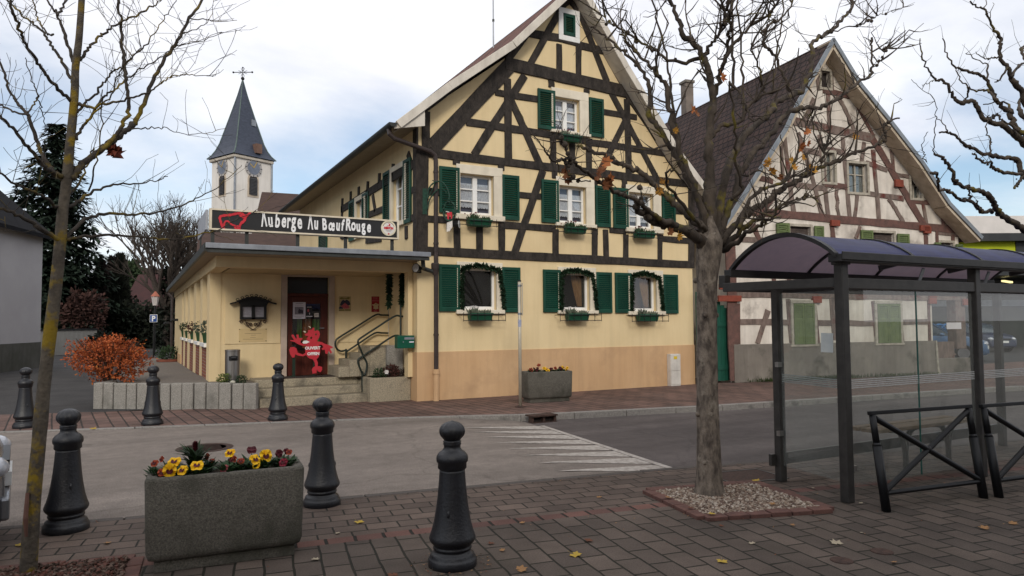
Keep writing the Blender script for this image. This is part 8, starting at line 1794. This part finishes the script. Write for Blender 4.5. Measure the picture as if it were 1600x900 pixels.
def mass(nm, px, pyc, D, wpx, hpx, label, cat, m_, n=2500, size=.35, dep=None, group=None):
    c = atD(px, pyc, D); rx = wpx/FPX*D/2; rz = hpx/FPX*D/2; th = thing(nm, (c.x, c.y, max(0, c.z-rz)), label, cat, group); mb = MB()
    leafcloud((c.x, c.y, c.z), rx, dep or rx*.8, rz, n, size, mb, .45, .1, .45); mb.build('foliage', m_, th); MB().tube([V((c.x, c.y, -.1)), V((c.x, c.y, c.z))], [.15, .05], 6).build('stem', m_trunk, th)
m_hedge = mat('dark_hedge', (.020, .026, .016), (.009, .012, .008), scale=1.6, rough=.9); m_rustb = mat('rust_shrub', (.07, .032, .025), (.04, .02, .017), scale=2, rough=.9); m_mid = mat('mid_green', (.045, .07, .03), (.02, .035, .015), scale=.8, rough=.9)
mass('hedge', 215, 515, 50, 95, 80, 'dark overgrown hedge under the parking sign', 'hedge', m_hedge, 3200, .4, 2.0)
mass('shrub', 130, 490, 44, 60, 66, 'rusty brown bare shrub behind the whitewashed wall', 'shrub', m_rustb, 1500, .3)
mass('laurel', 100, 490, 48, 90, 80, 'black-green laurel mass between the spruce and the wall', 'shrub', m_hedge, 2200, .4)
mass('shrub', 160, 545, 38, 40, 44, 'dark low shrub at the end of the whitewashed wall', 'shrub', m_hedge, 900, .25)
mass('round_tree', 205, 432, 120, 34, 46, 'round mid-green tree above the maroon roof', 'tree', m_mid, 1500, .8)
mass('round_tree', 238, 440, 125, 30, 40, 'brownish bare round tree right of the green one on the slope', 'tree', mat('brown_far', (.085, .06, .05), (.05, .037, .03), scale=.8), 1300, .8)
def bare(px, pyb, D, hpx, label, r0=.22, spread=.55, depth=5, name='bare_tree', fan=None, ivy=False, lean=0):
    b = atD(px, 560, D); base = V((b.x, b.y, 0)); H = (hpx/FPX*D); th = thing(name, base, label, 'tree'); mt_ = MB(); mb = MB()
    fork_z = H*.22; top = base+V((lean, 0, fork_z)); mt_.tube([base, base+V((lean*.3, 0, fork_z*.5)), top], [r0*1.2, r0, r0*.9], 8); mt_.build('trunk', m_bark_d, th)
    def grow(p, d, ln, r, dp):
        k = 4; pts = [p]
        for i in range(k): d = (d+V((rs.gauss(0, .10), rs.gauss(0, .10), rs.gauss(0, .07)+.05))).normalized(); pts.append(pts[-1]+d*ln/k)
        mb.tube(pts, [lerp(r, r*.62, i/k) for i in range(k+1)], 5 if r > .03 else 3, cap=False)
        if dp == 0: return
        for j in range(3 if dp > 1 else 4):
            t = rs.uniform(.45, 1); q = pts[max(1, int(t*k))]; a = rs.uniform(0, 2*pi); sp_ = rs.uniform(.35, .75)*spread*1.6; o = V((cos(a), sin(a), .15))
            grow(q, (d+o*sp_).normalized(), ln*rs.uniform(.58, .82), max(.010, r*.58), dp-1)
    for j in range(6):
        a = 2*pi*j/6+rs.random(); grow(top-V((0, 0, rs.uniform(0, fork_z*.3))), V((cos(a)*.55, sin(a)*.55, 1)).normalized(), H*.27, r0*.55, depth-1)
    mb.build('crown', m_bark_d, th)
    if ivy:
        mi = MB()
        for k in range(1600): z = rs.random()*H*.42; a = rs.uniform(0, 6.3); rr = rs.uniform(.2, .75)*(1-.3*z/(H*.42)); mi.leaf(base+V((cos(a)*rr, sin(a)*rr, z)), (rs.gauss(0, 1), rs.gauss(0, 1), rs.gauss(0, .6)), (0, 0, 1), .3, .2)
        mi.build('ivy', m_hedge, th)
bare(262, 560, 42, 315, 'spreading bare tree with an ivy-clad trunk left of the church tower', .30, .62, 6, ivy=True)
bare(322, 560, 48, 290, 'finely twigged bare tree in front of the church tower', .20, .5, 6)
# wooded hilltop
mb = MB()
for i in range(260):
    px = rs.uniform(60, 330); D = rs.uniform(230, 420); c = atD(px, 0, D); z0 = -1+(D-200)*.105; h = rs.uniform(7, 13); R = h*.23
    for k in range(26):
        f = rs.random(); a = rs.uniform(0, 6.3); rr = R*(1-f)*rs.uniform(.5, 1)+.2; mb.leaf((c.x+cos(a)*rr, c.y+sin(a)*rr, z0+h*f), (cos(a), sin(a), -.6), (0, 0, 1), 2.2, 1.5)
o = mb.build('hill_wood', mat('hill_fir', (.030, .045, .032), (.014, .022, .017), scale=.15, rough=1)); struct(o, 'stuff')
# ---- house added behind the camera, out of frame, to shade the pavement; mirrored in glass
gable_house('shade_house', (-16, -15.5, 0), V((1, -.12, 0)), 44, 9, 7.2, 11.0, mat('shade_house_wall', (.34, .31, .27), (.28, .25, .22), scale=.6, rough=.9), m_tile_f, 'plain long house added behind the viewer to shade the pavement, seen only in the shelter glass', win=tuple((2+i*4, 1.0) for i in range(10))+tuple((2+i*4, 4.2) for i in range(10)))
